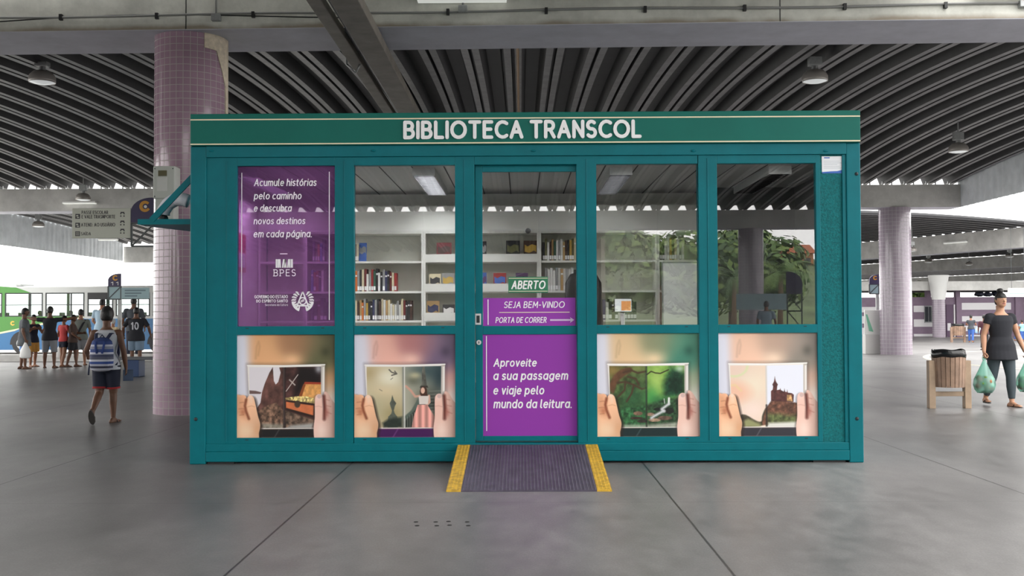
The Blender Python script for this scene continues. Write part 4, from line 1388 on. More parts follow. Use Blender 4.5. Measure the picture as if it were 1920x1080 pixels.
# --- lady on a stair
A2 = Art((200, 160, 150))
backdrop(A2, (232, 176, 160), (180, 122, 122), (118, 102, 128), (108, 92, 122), (206, 158, 150), stripe=0.07)
book_base(A2, (70, 26, 84))
pages_only(A2)
A2.poly([(0.125, 0.315), (0.475, 0.315), (0.475, 0.905), (0.125, 0.905)], (206, 192, 158))
A2.blob(0.16, 0.38, 0.09, 0.08, (172, 152, 110), 0.8); A2.blob(0.36, 0.42, 0.14, 0.09, (238, 232, 210), 0.95); A2.blob(0.3, 0.55, 0.12, 0.05, (226, 206, 168), 0.7)
A2.blob(0.38, 0.78, 0.14, 0.12, (160, 146, 104), 0.8); A2.blob(0.2, 0.72, 0.10, 0.12, (176, 172, 140), 0.6)
A2.line([(0.345, 0.345), (0.37, 0.37), (0.42, 0.385)], 0.012, (96, 92, 84)); A2.line([(0.37, 0.40), (0.42, 0.385), (0.40, 0.36)], 0.012, (104, 98, 90)); A2.line([(0.36, 0.44), (0.38, 0.425)], 0.006, (120, 114, 100)); A2.line([(0.25, 0.535), (0.275, 0.55)], 0.008, (150, 140, 120))
dk = (44, 52, 46)
A2.poly([(0.375, 0.59), (0.392, 0.64), (0.415, 0.67), (0.40, 0.70), (0.39, 0.74), (0.40, 0.77), (0.425, 0.80), (0.43, 0.905), (0.33, 0.905), (0.335, 0.80), (0.365, 0.77), (0.372, 0.74), (0.358, 0.70), (0.35, 0.67), (0.365, 0.64)], (92, 98, 88), tex=0.6 + 0.7 * nz)
A2.poly([(0.28, 0.86), (0.34, 0.82), (0.475, 0.80), (0.475, 0.905), (0.29, 0.905)], dk, soft=0.03, tex=0.6 + 0.8 * nz)
A2.poly([(0.49, 0.315), (0.855, 0.315), (0.85, 0.905), (0.49, 0.905)], (178, 176, 158))
A2.blob(0.72, 0.36, 0.2, 0.12, (74, 92, 94), 1.0); A2.blob(0.84, 0.40, 0.08, 0.2, (48, 66, 72), 1.0); A2.blob(0.58, 0.45, 0.07, 0.05, (110, 112, 96), 0.9)
A2.blob(0.60, 0.40, 0.06, 0.03, (212, 200, 160), 0.7); A2.blob(0.75, 0.66, 0.14, 0.14, (52, 58, 54), 1.0)
for k in range(9):
    A2.line([(0.74, 0.555 + k * 0.032), (0.86, 0.55 + k * 0.032)], 0.009, (128, 132, 124), soft=0.01, k=0.75)
A2.poly([(0.49, 0.80), (0.56, 0.74), (0.63, 0.62), (0.66, 0.62), (0.64, 0.70), (0.58, 0.80), (0.49, 0.88)], (92, 104, 96), soft=0.012)
A2.poly([(0.49, 0.85), (0.62, 0.72), (0.62, 0.905), (0.49, 0.905)], (34, 40, 36), soft=0.02)
for k in range(5):
    A2.line([(0.505 + k * 0.022, 0.82 - k * 0.015), (0.505 + k * 0.022, 0.9)], 0.007, (150, 154, 144), k=0.8)
A2.poly([(0.672, 0.315), (0.692, 0.315), (0.70, 0.37), (0.705, 0.42), (0.715, 0.50), (0.66, 0.50), (0.668, 0.42), (0.665, 0.37)], (104, 104, 96), tex=0.6 + 0.8 * nz)
A2.poly([(0.655, 0.50), (0.72, 0.50), (0.73, 0.52), (0.645, 0.52)], (60, 58, 52))
A2.poly([(0.645, 0.555), (0.655, 0.52), (0.69, 0.505), (0.715, 0.53), (0.72, 0.60), (0.65, 0.60)], (72, 48, 40))
A2.disc(0.675, 0.548, 0.02, 0.03, (226, 184, 164), 0.2)
A2.line([(0.51, 0.505), (0.56, 0.55), (0.60, 0.605), (0.645, 0.60)], 0.022, (206, 160, 142))
A2.line([(0.735, 0.60), (0.74, 0.66), (0.70, 0.70)], 0.024, (212, 168, 150))
A2.poly([(0.635, 0.60), (0.735, 0.60), (0.725, 0.68), (0.64, 0.68)], (222, 212, 206))
A2.poly([(0.625, 0.685), (0.72, 0.685), (0.79, 0.80), (0.80, 0.905), (0.565, 0.905), (0.585, 0.80)], (222, 158, 148), tex=0.82 + 0.35 * (0.5 + 0.5 * np.sin(_u * 95)))
A2.line([(0.484, 0.305), (0.484, 0.91)], 0.014, (92, 96, 88), soft=0.02, k=0.85)
A2.line([(0.495, 0.31), (0.495, 0.905)], 0.012, (238, 236, 230), k=0.8)
hands(A2)

# --- green forest stream
A3 = Art((160, 170, 140))
backdrop(A3, (224, 190, 148), (140, 144, 112), (76, 140, 118), (52, 122, 104), (150, 160, 132))
book_base(A3, (28, 44, 46))
pages_only(A3)
A3.poly([(0.115, 0.315), (0.478, 0.315), (0.478, 0.905), (0.13, 0.905)], (72, 92, 54), tex=0.45 + 1.0 * vnoise(24, 7, 4))
A3.blob(0.16, 0.36, 0.10, 0.08, (168, 130, 74), 0.7); A3.blob(0.40, 0.34, 0.10, 0.05, (150, 160, 90), 0.7); A3.blob(0.36, 0.62, 0.12, 0.10, (44, 96, 62), 0.7); A3.blob(0.3, 0.78, 0.12, 0.1, (36, 108, 66), 0.5)
tr = (74, 54, 40)
A3.poly(smooth_pts([(0.12, 0.52), (0.16, 0.42), (0.24, 0.35), (0.33, 0.33), (0.34, 0.37), (0.26, 0.42), (0.20, 0.48), (0.16, 0.58)]), (98, 68, 48), soft=0.02, tex=0.7 + 0.6 * nz)
for L_ in ([(0.26, 0.38), (0.34, 0.36), (0.40, 0.385), (0.475, 0.37)], [(0.20, 0.48), (0.28, 0.47), (0.36, 0.50), (0.44, 0.54), (0.475, 0.53)], [(0.28, 0.47), (0.27, 0.55), (0.21, 0.61)], [(0.36, 0.50), (0.34, 0.58), (0.29, 0.66)], [(0.3, 0.42), (0.38, 0.44), (0.41, 0.5)]):
    A3.line(L_, 0.017, tr, soft=0.012)
A3.poly([(0.487, 0.315), (0.857, 0.315), (0.85, 0.905), (0.487, 0.905)], (120, 162, 74), tex=0.7 + 0.55 * vnoise(18, 9, 3))
A3.blob(0.58, 0.45, 0.07, 0.16, (176, 206, 110), 0.85); A3.blob(0.53, 0.62, 0.07, 0.1, (70, 160, 84), 0.8); A3.blob(0.62, 0.66, 0.1, 0.06, (40, 104, 62), 0.8)
A3.poly([(0.72, 0.33), (0.80, 0.35), (0.855, 0.40), (0.855, 0.62), (0.66, 0.62), (0.65, 0.50), (0.68, 0.42)], (34, 78, 52), soft=0.07, tex=0.3 + 1.3 * vnoise(30, 12, 3))
A3.poly([(0.72, 0.42), (0.84, 0.40), (0.85, 0.56), (0.68, 0.58)], (12, 34, 24), soft=0.08, k=0.7)
A3.line([(0.49, 0.40), (0.53, 0.37), (0.57, 0.385), (0.62, 0.39), (0.70, 0.355)], 0.012, (62, 60, 36))
A3.blob(0.81, 0.345, 0.04, 0.03, (196, 216, 200), 0.8)
A3.poly([(0.22, 0.72), (0.478, 0.70), (0.478, 0.91), (0.24, 0.91)], (46, 88, 54), soft=0.03, tex=0.35 + 1.4 * vnoise(40, 13, 3))
A3.poly([(0.487, 0.69), (0.66, 0.64), (0.83, 0.62), (0.80, 0.91), (0.487, 0.91)], (44, 70, 46), soft=0.03, tex=0.3 + 1.5 * vnoise(40, 14, 3))
for u, v, ru, rv, c in ((0.40, 0.775, 0.045, 0.02, (128, 100, 84)), (0.385, 0.82, 0.06, 0.012, (60, 44, 40)), (0.52, 0.785, 0.04, 0.016, (150, 122, 104)), (0.56, 0.84, 0.06, 0.016, (166, 138, 116)), (0.44, 0.85, 0.05, 0.016, (52, 46, 42)), (0.66, 0.82, 0.07, 0.02, (104, 82, 70)), (0.70, 0.75, 0.05, 0.03, (30, 34, 30)), (0.6, 0.735, 0.05, 0.015, (26, 30, 28))):
    A3.disc(u, v, ru, rv, c, 0.3, tex=0.7 + 0.6 * nz2)
A3.line([(0.702, 0.63), (0.70, 0.685)], 0.02, (232, 236, 232), soft=0.012); A3.line([(0.655, 0.635), (0.66, 0.68)], 0.006, (220, 226, 222))
for L_ in ([(0.70, 0.685), (0.63, 0.735), (0.655, 0.755)], [(0.65, 0.75), (0.56, 0.80), (0.53, 0.82)]):
    A3.line(L_, 0.024, (206, 208, 212), soft=0.02)
A3.poly([(0.25, 0.885), (0.5, 0.885), (0.8, 0.86), (0.80, 0.91), (0.25, 0.91)], (206, 200, 190), soft=0.03, k=0.7)
A3.line([(0.483, 0.30), (0.483, 0.91)], 0.014, (20, 26, 22), soft=0.015, k=0.9)
hands(A3)

# --- castle on a crag
A4 = Art((210, 180, 160))
backdrop(A4, (236, 192, 166), (190, 160, 142), (150, 140, 132), (130, 126, 116), (196, 160, 142))
book_base(A4, (52, 50, 58))
pages_only(A4)
A4.poly([(0.11, 0.315), (0.478, 0.312), (0.478, 0.905), (0.13, 0.905)], (236, 212, 192))
A4.blob(0.2, 0.36, 0.12, 0.1, (232, 204, 190), 0.8); A4.blob(0.36, 0.50, 0.16, 0.12, (240, 226, 204), 0.8); A4.blob(0.34, 0.75, 0.14, 0.1, (246, 222, 212), 0.8)
d = np.hypot((_u - 0.16) / 0.148, (_v - 0.315) / 0.115)
A4.put(np.where((_v > 0.315) & (_u > 0.112), np.exp(-((d - 0.92) / 0.10) ** 2) * 0.8, 0), (216, 222, 172))
A4.disc(0.15, 0.575, 0.17, 0.10, (240, 190, 164), 0.9, k=0.9); A4.line([(0.115, 0.51), (0.17, 0.505), (0.23, 0.56)], 0.01, (232, 214, 150), soft=0.03, k=0.8)
A4.poly([(0.13, 0.56), (0.06, 0.9), (0.0, 0.9), (0, 0.56)], (240, 236, 236), k=0.0)
A4.poly([(0.49, 0.312), (0.86, 0.305), (0.855, 0.905), (0.49, 0.905)], (232, 234, 246))
A4.poly(smooth_pts([(0.225, 0.80), (0.26, 0.79), (0.30, 0.805), (0.38, 0.85), (0.43, 0.855), (0.44, 0.80), (0.478, 0.73), (0.478, 0.88), (0.23, 0.90)]), (72, 66, 52), soft=0.012, tex=0.6 + 0.8 * nz2)
A4.poly([(0.23, 0.86), (0.30, 0.83), (0.42, 0.88), (0.42, 0.91), (0.23, 0.91)], (150, 152, 106), soft=0.03)
A4.poly([(0.44, 0.86), (0.47, 0.74), (0.53, 0.66), (0.60, 0.655), (0.74, 0.67), (0.80, 0.68), (0.80, 0.88), (0.5, 0.89), (0.44, 0.89)], (104, 70, 56), soft=0.012, tex=0.45 + 1.2 * vnoise(30, 21, 3))
A4.poly([(0.49, 0.78), (0.60, 0.78), (0.72, 0.80), (0.79, 0.79), (0.79, 0.89), (0.49, 0.89)], (92, 100, 62), soft=0.05, tex=0.5 + 1.0 * nz2)
A4.poly([(0.50, 0.87), (0.79, 0.86), (0.78, 0.91), (0.5, 0.91)], (224, 222, 214), soft=0.03)
ck = (84, 50, 48)
A4.poly([(0.53, 0.66), (0.53, 0.565), (0.548, 0.55), (0.552, 0.52), (0.545, 0.50), (0.56, 0.475), (0.565, 0.455), (0.570, 0.42), (0.576, 0.455), (0.583, 0.475), (0.60, 0.50), (0.593, 0.52), (0.59, 0.555), (0.62, 0.55), (0.624, 0.535), (0.63, 0.555), (0.66, 0.57), (0.666, 0.54), (0.672, 0.57), (0.69, 0.575), (0.693, 0.55), (0.70, 0.58), (0.74, 0.585), (0.76, 0.60), (0.755, 0.67), (0.62, 0.665)], ck, tex=0.7 + 0.7 * nz2)
A4.poly([(0.69, 0.60), (0.735, 0.60), (0.745, 0.665), (0.69, 0.66)], (206, 160, 110), tex=0.5 + 0.9 * vnoise(50, 31, 2))
A4.line([(0.483, 0.30), (0.484, 0.70)], 0.010, (206, 196, 190), soft=0.015); A4.line([(0.484, 0.70), (0.484, 0.905)], 0.014, (40, 34, 32), soft=0.015)
hands(A4)


def print_panel(i, art, name, label):
    xa, xb = CX[i]
    za, zb = ZB, ZM1
    im = art.im[::-1]                              # first row at the bottom
    n, m = PW, PH
    X = np.linspace(xa, xb, n); Z = np.linspace(za, zb, m)
    gx, gz = np.meshgrid(X, Z)
    co = np.stack([gx, np.full_like(gx, 0.036), gz], -1).reshape(-1, 3)
    me = bpy.data.meshes.new(name)
    idx = np.arange(n * m).reshape(m, n)
    q = np.stack([idx[:-1, :-1], idx[:-1, 1:], idx[1:, 1:], idx[1:, :-1]], -1).reshape(-1, 4)
    me.vertices.add(n * m); me.vertices.foreach_set('co', co.ravel())
    nf = len(q)
    me.loops.add(nf * 4); me.loops.foreach_set('vertex_index', q.ravel().astype(np.int32))
    me.polygons.add(nf); me.polygons.foreach_set('loop_start', np.arange(0, nf * 4, 4, dtype=np.int32))
    try:
        me.polygons.foreach_set('loop_total', np.full(nf, 4, np.int32))
    except Exception:
        pass
    me.update(calc_edges=True)
    ca = me.color_attributes.new('print', 'FLOAT_COLOR', 'POINT')
    c = np.clip(im, 0, 1)
    c = np.where(c <= 0.04045, c / 12.92, ((c + 0.055) / 1.055) ** 2.4)
    c = np.concatenate([c.reshape(-1, 3), np.ones((n * m, 1))], 1)
    ca.data.foreach_set('color', c.ravel())
    me.materials.append(PRINT)
    o = link(name, me, kiosk)
    o['label'] = label
    b = NB(); box(b, xa - 0.008, xb + 0.008, 0.037, 0.045, za - 0.008, zb + 0.008); obj('panel_backing', b, WHITE, o)
    return o


print_panel(0, A1, 'printed_panel', 'printed panel of hands holding a book with a cave and treasure chest')
print_panel(1, A2, 'printed_panel', 'printed panel of hands holding a book with a lady in a pink gown')
print_panel(3, A3, 'printed_panel', 'printed panel of hands holding a book with a green forest stream')
print_panel(4, A4, 'printed_panel', 'printed panel of hands holding a book with a castle on a crag')

# ------------------------------------------------------------------ inside the kiosk: shelf units, books, lamps, desk
YS = 2.02
SHW = mat('shelf_white', (222, 222, 214), rough=0.5)
SHB = mat('shelf_back', (206, 206, 196), rough=0.6)
PAGE = mat('page_block', (222, 212, 190), rough=0.8)
STICK = mat('spine_label', (232, 232, 230), rough=0.6)
def sx_(u): return at(u, 520, YS).x
def sz_(v): return at(985, v, YS).z
Z_TOP, Z_OPEN = sz_(385), sz_(437)
Z_SH = [sz_(488.5), sz_(545), sz_(600), sz_(600) - 0.33, sz_(600) - 0.66]
BAYS = [(sx_(352) if sx_(352) > IX0 + 0.01 else IX0 + 0.01, sx_(572)), (sx_(572), sx_(794)), (sx_(794), sx_(1011)), (sx_(1011), sx_(1233)), (sx_(1233), sx_(1328))]
KIND = ['open', 'open', 'display', 'open', 'open']
BL = ['white open bookcase at the left end of the kiosk, behind the purple pane', 'white open bookcase behind the second window, holding two rows of upright books', 'white display bookcase with raised lips, books facing out behind the door',
      'white open bookcase behind the door edge and the fourth window', 'white open bookcase behind the white board']
b = NB(); xpp = sx_(1330); box(b, xpp, IX1, 1.85, 1.9, IZ0, IZ1); box(b, IX1 - 0.012, IX1, 0.15, 1.85, IZ0, IZ1)
obj('rear_dark_panel', b, mat('panel_dark_grey', (92, 94, 94), rough=0.7), kiosk, label='dark grey panel behind the last window')  # dark grey sheet put in across the right end of the interior
LIPS = [(sz_(476), sz_(491)), (sz_(531.5), sz_(546.5)), (sz_(585.7), sz_(601))]
for (xa, xb), kd, lb in zip(BAYS, KIND, BL):
    t = thing('bookcase', lb, 'bookcase', ((xa + xb) / 2, YS, IZ0), group='white bookcases along the back wall')
    h = (xb - xa) / 2 - 0.001
    zt = Z_TOP - IZ0
    for s in (-1, 1):
        b = NB(); box(b, min(s * h, s * (h - 0.022)), max(s * h, s * (h - 0.022)), 0, 0.30, 0, zt); obj('side_panel', b, SHW, t)
    b = NB(); box(b, -h + 0.022, h - 0.022, 0.29, 0.305, 0, zt); obj('back_panel', b, SHB, t)
    b = NB(); box(b, -h + 0.022, h - 0.022, 0.0, 0.29, Z_OPEN - IZ0, zt); obj('top_cupboard', b, SHW, t)
    for i, z in enumerate(Z_SH):
        b = NB(); box(b, -h + 0.022, h - 0.022, 0.004, 0.29, z - 0.022 - IZ0, z - IZ0)
        sh = obj('shelf_board', b, SHW, t)
        if kd == 'display' and i < 3:
            b = NB(); box(b, -h + 0.022, h - 0.022, -0.012, 0.004, LIPS[i][1] - IZ0 if False else LIPS[i][0] - 0.0 - IZ0 - (LIPS[i][0] - LIPS[i][1]), LIPS[i][0] - IZ0); obj('shelf_lip', b, SHW, sh)

BC = {'dark brown': (66, 44, 36), 'red': (150, 40, 40), 'dark red': (108, 32, 36), 'green': (44, 84, 66), 'navy': (40, 46, 84), 'black': (34, 34, 38), 'white': (212, 210, 204), 'cream': (206, 194, 160), 'tan': (176, 142, 92),
      'orange': (196, 106, 44), 'grey': (140, 140, 138), 'blue': (60, 96, 168), 'gold': (180, 146, 60), 'olive': (96, 96, 56), 'purple': (84, 52, 96)}
ORD = ['first', 'second', 'third', 'fourth', 'fifth', 'sixth', 'seventh', 'eighth', 'ninth', 'tenth', 'eleventh', 'twelfth', 'thirteenth', 'fourteenth', 'fifteenth', 'sixteenth', 'seventeenth', 'eighteenth', 'nineteenth', 'twentieth',
       'twenty-first', 'twenty-second', 'twenty-third', 'twenty-fourth', 'twenty-fifth', 'twenty-sixth']


def book(col, t, h, d, x, y, z, label, group, lean=0.0, sticker=True):
    b = NB()
    box(b, 0, t, 0, 0.003, 0, h)
    box(b, 0, 0.0022, 0.003, d, 0, h); box(b, t - 0.0022, t, 0.003, d, 0, h)
    box(b, 0.0022, t - 0.0022, 0.004, d - 0.004, 0.004, h - 0.004, 1)
    if sticker:
        box(b, 0.001, t - 0.001, -0.0008, 0.0, 0.012, 0.055, 2)
    elif t > 0.016:
        box(b, 0.002, t - 0.002, -0.0006, 0.0, h * 0.72, h * 0.8, 2)
    o = obj('book', b, [mat('cover_' + col.replace(' ', '_'), BC[col], rough=0.5), PAGE, STICK], loc=(x, y, z + 0.001))
    o.rotation_euler = (0, lean, 0)
    tag(o, label, 'book', group)
    return o


def row(u0, u1, shelf, cols_, where, hmin=0.19, hmax=0.25, sticker=0.7):
    x, xe = sx_(u0), sx_(u1)
    n = len(cols_)
    w = (xe - x) / n
    for i, c in enumerate(cols_):
        t = w * (0.86 + 0.1 * rnd.random())
        h = hmin + (hmax - hmin) * rnd.random()
        st = rnd.random() < sticker
        book(c, t, h, 0.15, x + i * w, YS + 0.02 + 0.02 * rnd.random(), Z_SH[shelf], '%s book, %s from left %s' % (c, ORD[i], where), 'upright books ' + where, sticker=st)


C_ = lambda s: [{'k': 'black', 'b': 'dark brown', 'r': 'red', 'd': 'dark red', 'g': 'green', 'n': 'navy', 'w': 'white', 'c': 'cream', 't': 'tan', 'o': 'orange', 'y': 'grey', 'u': 'blue', 'a': 'gold', 'v': 'olive', 'p': 'purple'}[q] for q in s]
row(665, 743, 1, C_('oykcdwyrgkwkynkdcr'), 'in the upper full row behind the second window')
row(665, 772, 2, C_('cbtoyakknykbcwtcwcwywcdkkb'), 'in the lower full row behind the second window', 0.17, 0.24)
row(582, 606, 1, C_('urrpw'), 'in the middle row behind the purple pane')
row(585, 608, 0, C_('pboup'), 'in the top row behind the purple pane')
row(582, 612, 2, C_('pkdpk'), 'in the lowest visible row behind the purple pane')
row(665, 672, 0, C_('yc'), 'beside the tall blue book, second window', 0.18, 0.20)
row(1018, 1081, 0, C_('kvwbtgwywtbkavc'), 'on the top shelf right of the door', 0.2, 0.25, 0.9)
row(1022, 1081, 1, C_('ywwwywtwywwk'), 'on the second shelf by the chair', 0.22, 0.26, 0.9)
row(1124, 1194, 2, C_('knwkbkwknbkk'), 'on the low shelf behind the fourth window', 0.19, 0.23, 0.6)
row(1238, 1284, 0, C_('bkwwavcwyw'), 'on the top shelf behind the white board', 0.19, 0.26, 0.9)


def face_book(col, u0, u1, v0, v1, shelf, where, band, tilt=0.16, y=None):
    xa, xb = sx_(u0), sx_(u1)
    z0 = Z_SH[shelf]
    h = sz_(v0) - z0
    w = xb - xa
    t = thing('book', label='%s book facing out %s' % (col, where), cat='book', loc=((xa + xb) / 2, (YS + 0.03) if y is None else y, z0 + 0.001), group='books facing out in the kiosk')
    t.rotation_euler = (-tilt, 0, 0)
    m = mat('cover_' + col.replace(' ', '_'), BC[col], rough=0.45)
    b = NB(); box(b, -w / 2, w / 2, 0, 0.002, 0, h); box(b, -w / 2, w / 2, 0.013, 0.015, 0, h); box(b, -w / 2, -w / 2 + 0.002, 0.002, 0.013, 0, h); obj('cover', b, m, t)
    b = NB(); box(b, -w / 2 + 0.003, w / 2 - 0.003, 0.002, 0.013, 0.003, h - 0.003); obj('page_block', b, PAGE, t)
    b = NB()
    bm_ = mat('cover_' + band.replace(' ', '_'), BC[band], rough=0.45)
    prism(b, [(-w * 0.42, h * 0.45), (-w * 0.1, h * 0.38), (w * 0.25, h * 0.5), (w * 0.42, h * 0.42), (w * 0.42, h * 0.75), (w * 0.1, h * 0.82), (-w * 0.2, h * 0.7), (-w * 0.42, h * 0.8)], -0.0015, 0.0)
    obj('cover_picture', b, bm_, t)
    return t


face_book('blue', 672, 686, 453, 488, 0, 'behind the left edge of the second window', 'grey')
face_book('dark red', 818, 846, 453, 488, 0, 'on the top display shelf, left of the door post', 'dark brown')
face_book('black', 904, 912, 451, 488, 0, 'on the top display shelf, left edge of door', 'grey')
face_book('black', 949, 975, 450, 488, 0, 'on the top display shelf in the middle of the door glass', 'olive')
face_book('dark brown', 982, 1008, 450, 488, 0, 'on the top display shelf beside the upright books', 'gold')
face_book('cream', 804, 826, 512, 545, 1, 'on the middle display shelf, left end', 'black')
face_book('grey', 828, 851, 511, 545, 1, 'on the middle display shelf, next to the cream one', 'gold')
face_book('blue', 903, 912, 510, 545, 1, 'on the middle display shelf, left edge of door', 'purple')
face_book('red', 925, 949, 511, 545, 1, 'on the middle display shelf left of the green open sign', 'blue')
face_book('purple', 967, 990, 511, 545, 1, 'on the middle display shelf behind the green open sign', 'black')
face_book('tan', 799, 823, 563, 600, 2, 'on the lowest visible display shelf, left end', 'navy')
face_book('black', 829, 852, 570, 600, 2, 'on the lowest visible display shelf beside the tan one', 'white')

DIFF = mat('inner_lamp_case', (176, 178, 178), rough=0.4)


TUBE_ON = mat('lit_tube', (250, 252, 255), rough=0.4, emit=30.0)  # tube glow added to brighten the kiosk interior
TUBE_DIM = mat('dimmed_tube', (250, 252, 255), rough=0.4, emit=7.0)  # weaker added glow, so the fourth window stays darker


def ceil_lamp(x, w, label, lit=1):
    t = thing('ceiling_lamp', label, 'lamp', (x, 1.0, IZ1), group='boxed ceiling lamps inside the kiosk')
    b = NB(); box(b, -w / 2, w / 2, -0.8, 0.8, -0.012, 0)
    for s in (-1, 1):
        box(b, min(s * w / 2, s * (w / 2 - 0.006)), max(s * w / 2, s * (w / 2 - 0.006)), -0.8, 0.8, -0.075, -0.012)
        box(b, -w / 2 + 0.006, w / 2 - 0.006, min(s * 0.8, s * 0.794), max(s * 0.8, s * 0.794), -0.075, -0.012)
    obj('lamp_housing', b, DIFF, t)
    b = NB()
    for k in range(15):
        y = -0.7 + 0.1 * k
        box(b, -w / 2 + 0.010, w / 2 - 0.010, y - 0.004, y + 0.004, -0.074, -0.03)
    for s in (-1, 1):
        box(b, min(s * (w / 2 - 0.010), s * (w / 2 - 0.0062)), max(s * (w / 2 - 0.010), s * (w / 2 - 0.0062)), -0.793, 0.793, -0.0745, -0.013)
        box(b, -w / 2 + 0.010, w / 2 - 0.010, min(s * 0.7935, s * 0.790), max(s * 0.7935, s * 0.790), -0.0745, -0.013)
    obj('glow_louvre', b, mat('glow_louvre_dark', (26, 26, 28), rough=0.5), t)  # dark fins and lining added to hide the tube glow from view
    for s in (-1, 1):
        b = NB(); tube(b, [(s * w * 0.22, -0.75, -0.024), (s * w * 0.22, 0.75, -0.024)], 0.012, 10); obj('fluorescent_tube', b, (TUBE_ON, TUBE_DIM)[lit - 1] if lit else DIFF, t, smooth=True)


ceil_lamp(-0.90, 0.21, 'white box lamp on the kiosk ceiling behind the second window')
ceil_lamp(0.93, 0.21, 'white box lamp on the kiosk ceiling behind the fourth window', lit=2)
ceil_lamp(2.40, 0.21, 'white box lamp on the kiosk ceiling behind the last window', lit=0)
ceil_lamp(-2.55, 0.21, 'white box lamp on the kiosk ceiling behind the purple pane')
q = at(990, 433, YS)
b = NB(); ell(b, (0, -0.012, 0), (0.03, 0.025, 0.03), seg=14, rings=10); box(b, -0.035, 0.035, -0.004, 0, 0.0, 0.03, 1)
tag(obj('dome_camera', b, [mat('dome_grey', (110, 110, 110), rough=0.2), WHITE], loc=(q.x, YS - 0.001, q.z), smooth='auto'), 'tiny dome camera on the bookcase front behind the door', 'camera')

# white board leaning at the right-hand bookcase
q = rect(1241, 491, 1309, 612, 1.9)
wb = thing('white_board', 'tall white board standing before the bookcase behind the fourth window', 'board', ((q[0] + q[1]) / 2, 1.9, 0.166))
w = (q[1] - q[0]) / 2
b = NB(); box(b, -w + 0.012, w - 0.012, -0.01, 0.01, 0.0, q[3] - 0.166 - 0.012); obj('board_sheet', b, mat('board_white', (240, 240, 240), rough=0.3), wb)
b = NB()
H = q[3] - 0.166
box(b, -w, -w + 0.014, -0.014, 0.014, 0, H); box(b, w - 0.014, w, -0.014, 0.014, 0, H); box(b, -w + 0.014, w - 0.014, -0.014, 0.014, H - 0.014, H); obj('board_frame', b, GALV, wb)

# counter with monitor, chair
ct = thing('service_counter', 'white service counter inside the kiosk below the fourth window', 'counter', (1.45, 1.2, 0.165))
b = NB(); box(b, -0.6, 0.6, -0.28, 0.28, 0.90, 0.94); obj('counter_top', b, SHW, ct, bevel=0.004)
for x in (-0.57, 0.54):
    b = NB(); box(b, x, x + 0.03, -0.25, 0.25, 0, 0.90); obj('counter_side', b, SHW, ct)
b = NB(); box(b, -0.54, 0.54, -0.25, -0.23, 0.1, 0.90); obj('counter_front', b, SHW, ct)
q = rect(1151, 559, 1185, 586, 1.2)
mo = thing('monitor', 'small lit computer monitor on the counter behind the fourth window', 'monitor', ((q[0] + q[1]) / 2, 1.2, 1.105))
zz0, zz1 = q[2] - 1.105, q[3] - 1.105
w = (q[1] - q[0]) / 2
b = NB(); box(b, -w, w, -0.02, 0.02, zz0, zz1); obj('monitor_case', b, BLACK, mo, bevel=0.004)
b = NB(); box(b, -w + 0.008, w - 0.008, -0.0225, -0.02, zz0 + 0.01, zz1 - 0.008); box(b, -w * 0.2, w * 0.85, -0.0235, -0.0225, zz0 + 0.02, zz1 - 0.03, 1)
obj('monitor_screen', b, [mat('screen_white', (215, 218, 220), rough=0.3, emit=0.10), mat('screen_orange', (220, 150, 90), rough=0.3, emit=0.10)], mo)
b = NB(); box(b, -0.02, 0.02, 0.0, 0.02, 0.0, zz0 + 0.02); box(b, -0.08, 0.1, -0.07, 0.07, 0.0, 0.012); obj('monitor_stand', b, WHITE, mo)
q = rect(1062, 509, 1090, 575, 1.5)
ch = thing('office_chair', 'black high-backed office chair at the right edge of the door glass', 'chair', ((q[0] + q[1]) / 2 + 0.1, 1.5, 0.165))
hb = q[3] - 0.165
b = NB(); tube(b, [(0, 0.0, 0.75), (0, -0.02, 0.9), (0, -0.01, hb - 0.12), (0, 0, hb - 0.03), (0, 0.0, hb)], [(0.19, 0.04), (0.21, 0.045), (0.19, 0.045), (0.14, 0.035), (0.05, 0.02)], 16); obj('backrest', b, BLACK, ch, smooth=True)
b = NB(); box(b, -0.23, 0.23, -0.42, 0.03, 0.44, 0.52); obj('seat', b, BLACK, ch, bevel=0.03)
b = NB(); tube(b, [(0, -0.2, 0.06), (0, -0.2, 0.44)], 0.03, 10); obj('column', b, GALV, ch, smooth=True)
b = NB(); bar(b, (0, 0.02, 0.5), (0, 0.02, 0.8), 0.05, 0.02); obj('back_bracket', b, BLACK, ch)
for k in range(5):
    a = k * 2 * math.pi / 5
    b = NB(); bar(b, (0, -0.2, 0.07), (0.28 * math.cos(a), -0.2 + 0.28 * math.sin(a), 0.05), 0.04, 0.03); ell(b, (0.28 * math.cos(a), -0.2 + 0.28 * math.sin(a), 0.03), (0.028, 0.028, 0.03), seg=10, rings=8); obj('leg', b, BLACK, ch)

# pink notice on the left inner wall
b = NB(); box(b, 0, 0.006, 0, 0.34, 0, 0.40); box(b, 0.006, 0.008, 0.03, 0.31, 0.05, 0.2, 1)
tag(obj('wall_notice', b, [mat('notice_pink', (190, 60, 96), rough=0.6), WHITE], loc=(IX0, 1.18, 1.79)), 'pink notice on the inner left wall, seen through the purple pane', 'notice')

# ------------------------------------------------------------------ signs and totems
NAVY = mat('sign_navy', (58, 50, 84), rough=0.5)
ORANGE = mat('sign_orange', (204, 146, 52), rough=0.5)
SIGNW = mat('sign_putty', (196, 198, 186), rough=0.55)
INK = mat('sign_ink', (62, 60, 66), rough=0.6)
FRAME = mat('truss_steel', (72, 78, 80), rough=0.5)
PALEB = mat('sign_pale_blue', (150, 176, 182), rough=0.5)


def emblem_shape(w, h):
    """flat right edge and foot, big round upper left shoulder"""
    pts = [(0, 0), (w, 0), (w, h)]
    for k in range(13):
        a = R(90 + k * 7.5)
        pts.append((w * 0.85 + w * 0.85 * math.cos(a), h * 0.45 + h * 0.55 * math.sin(a)))
    return pts


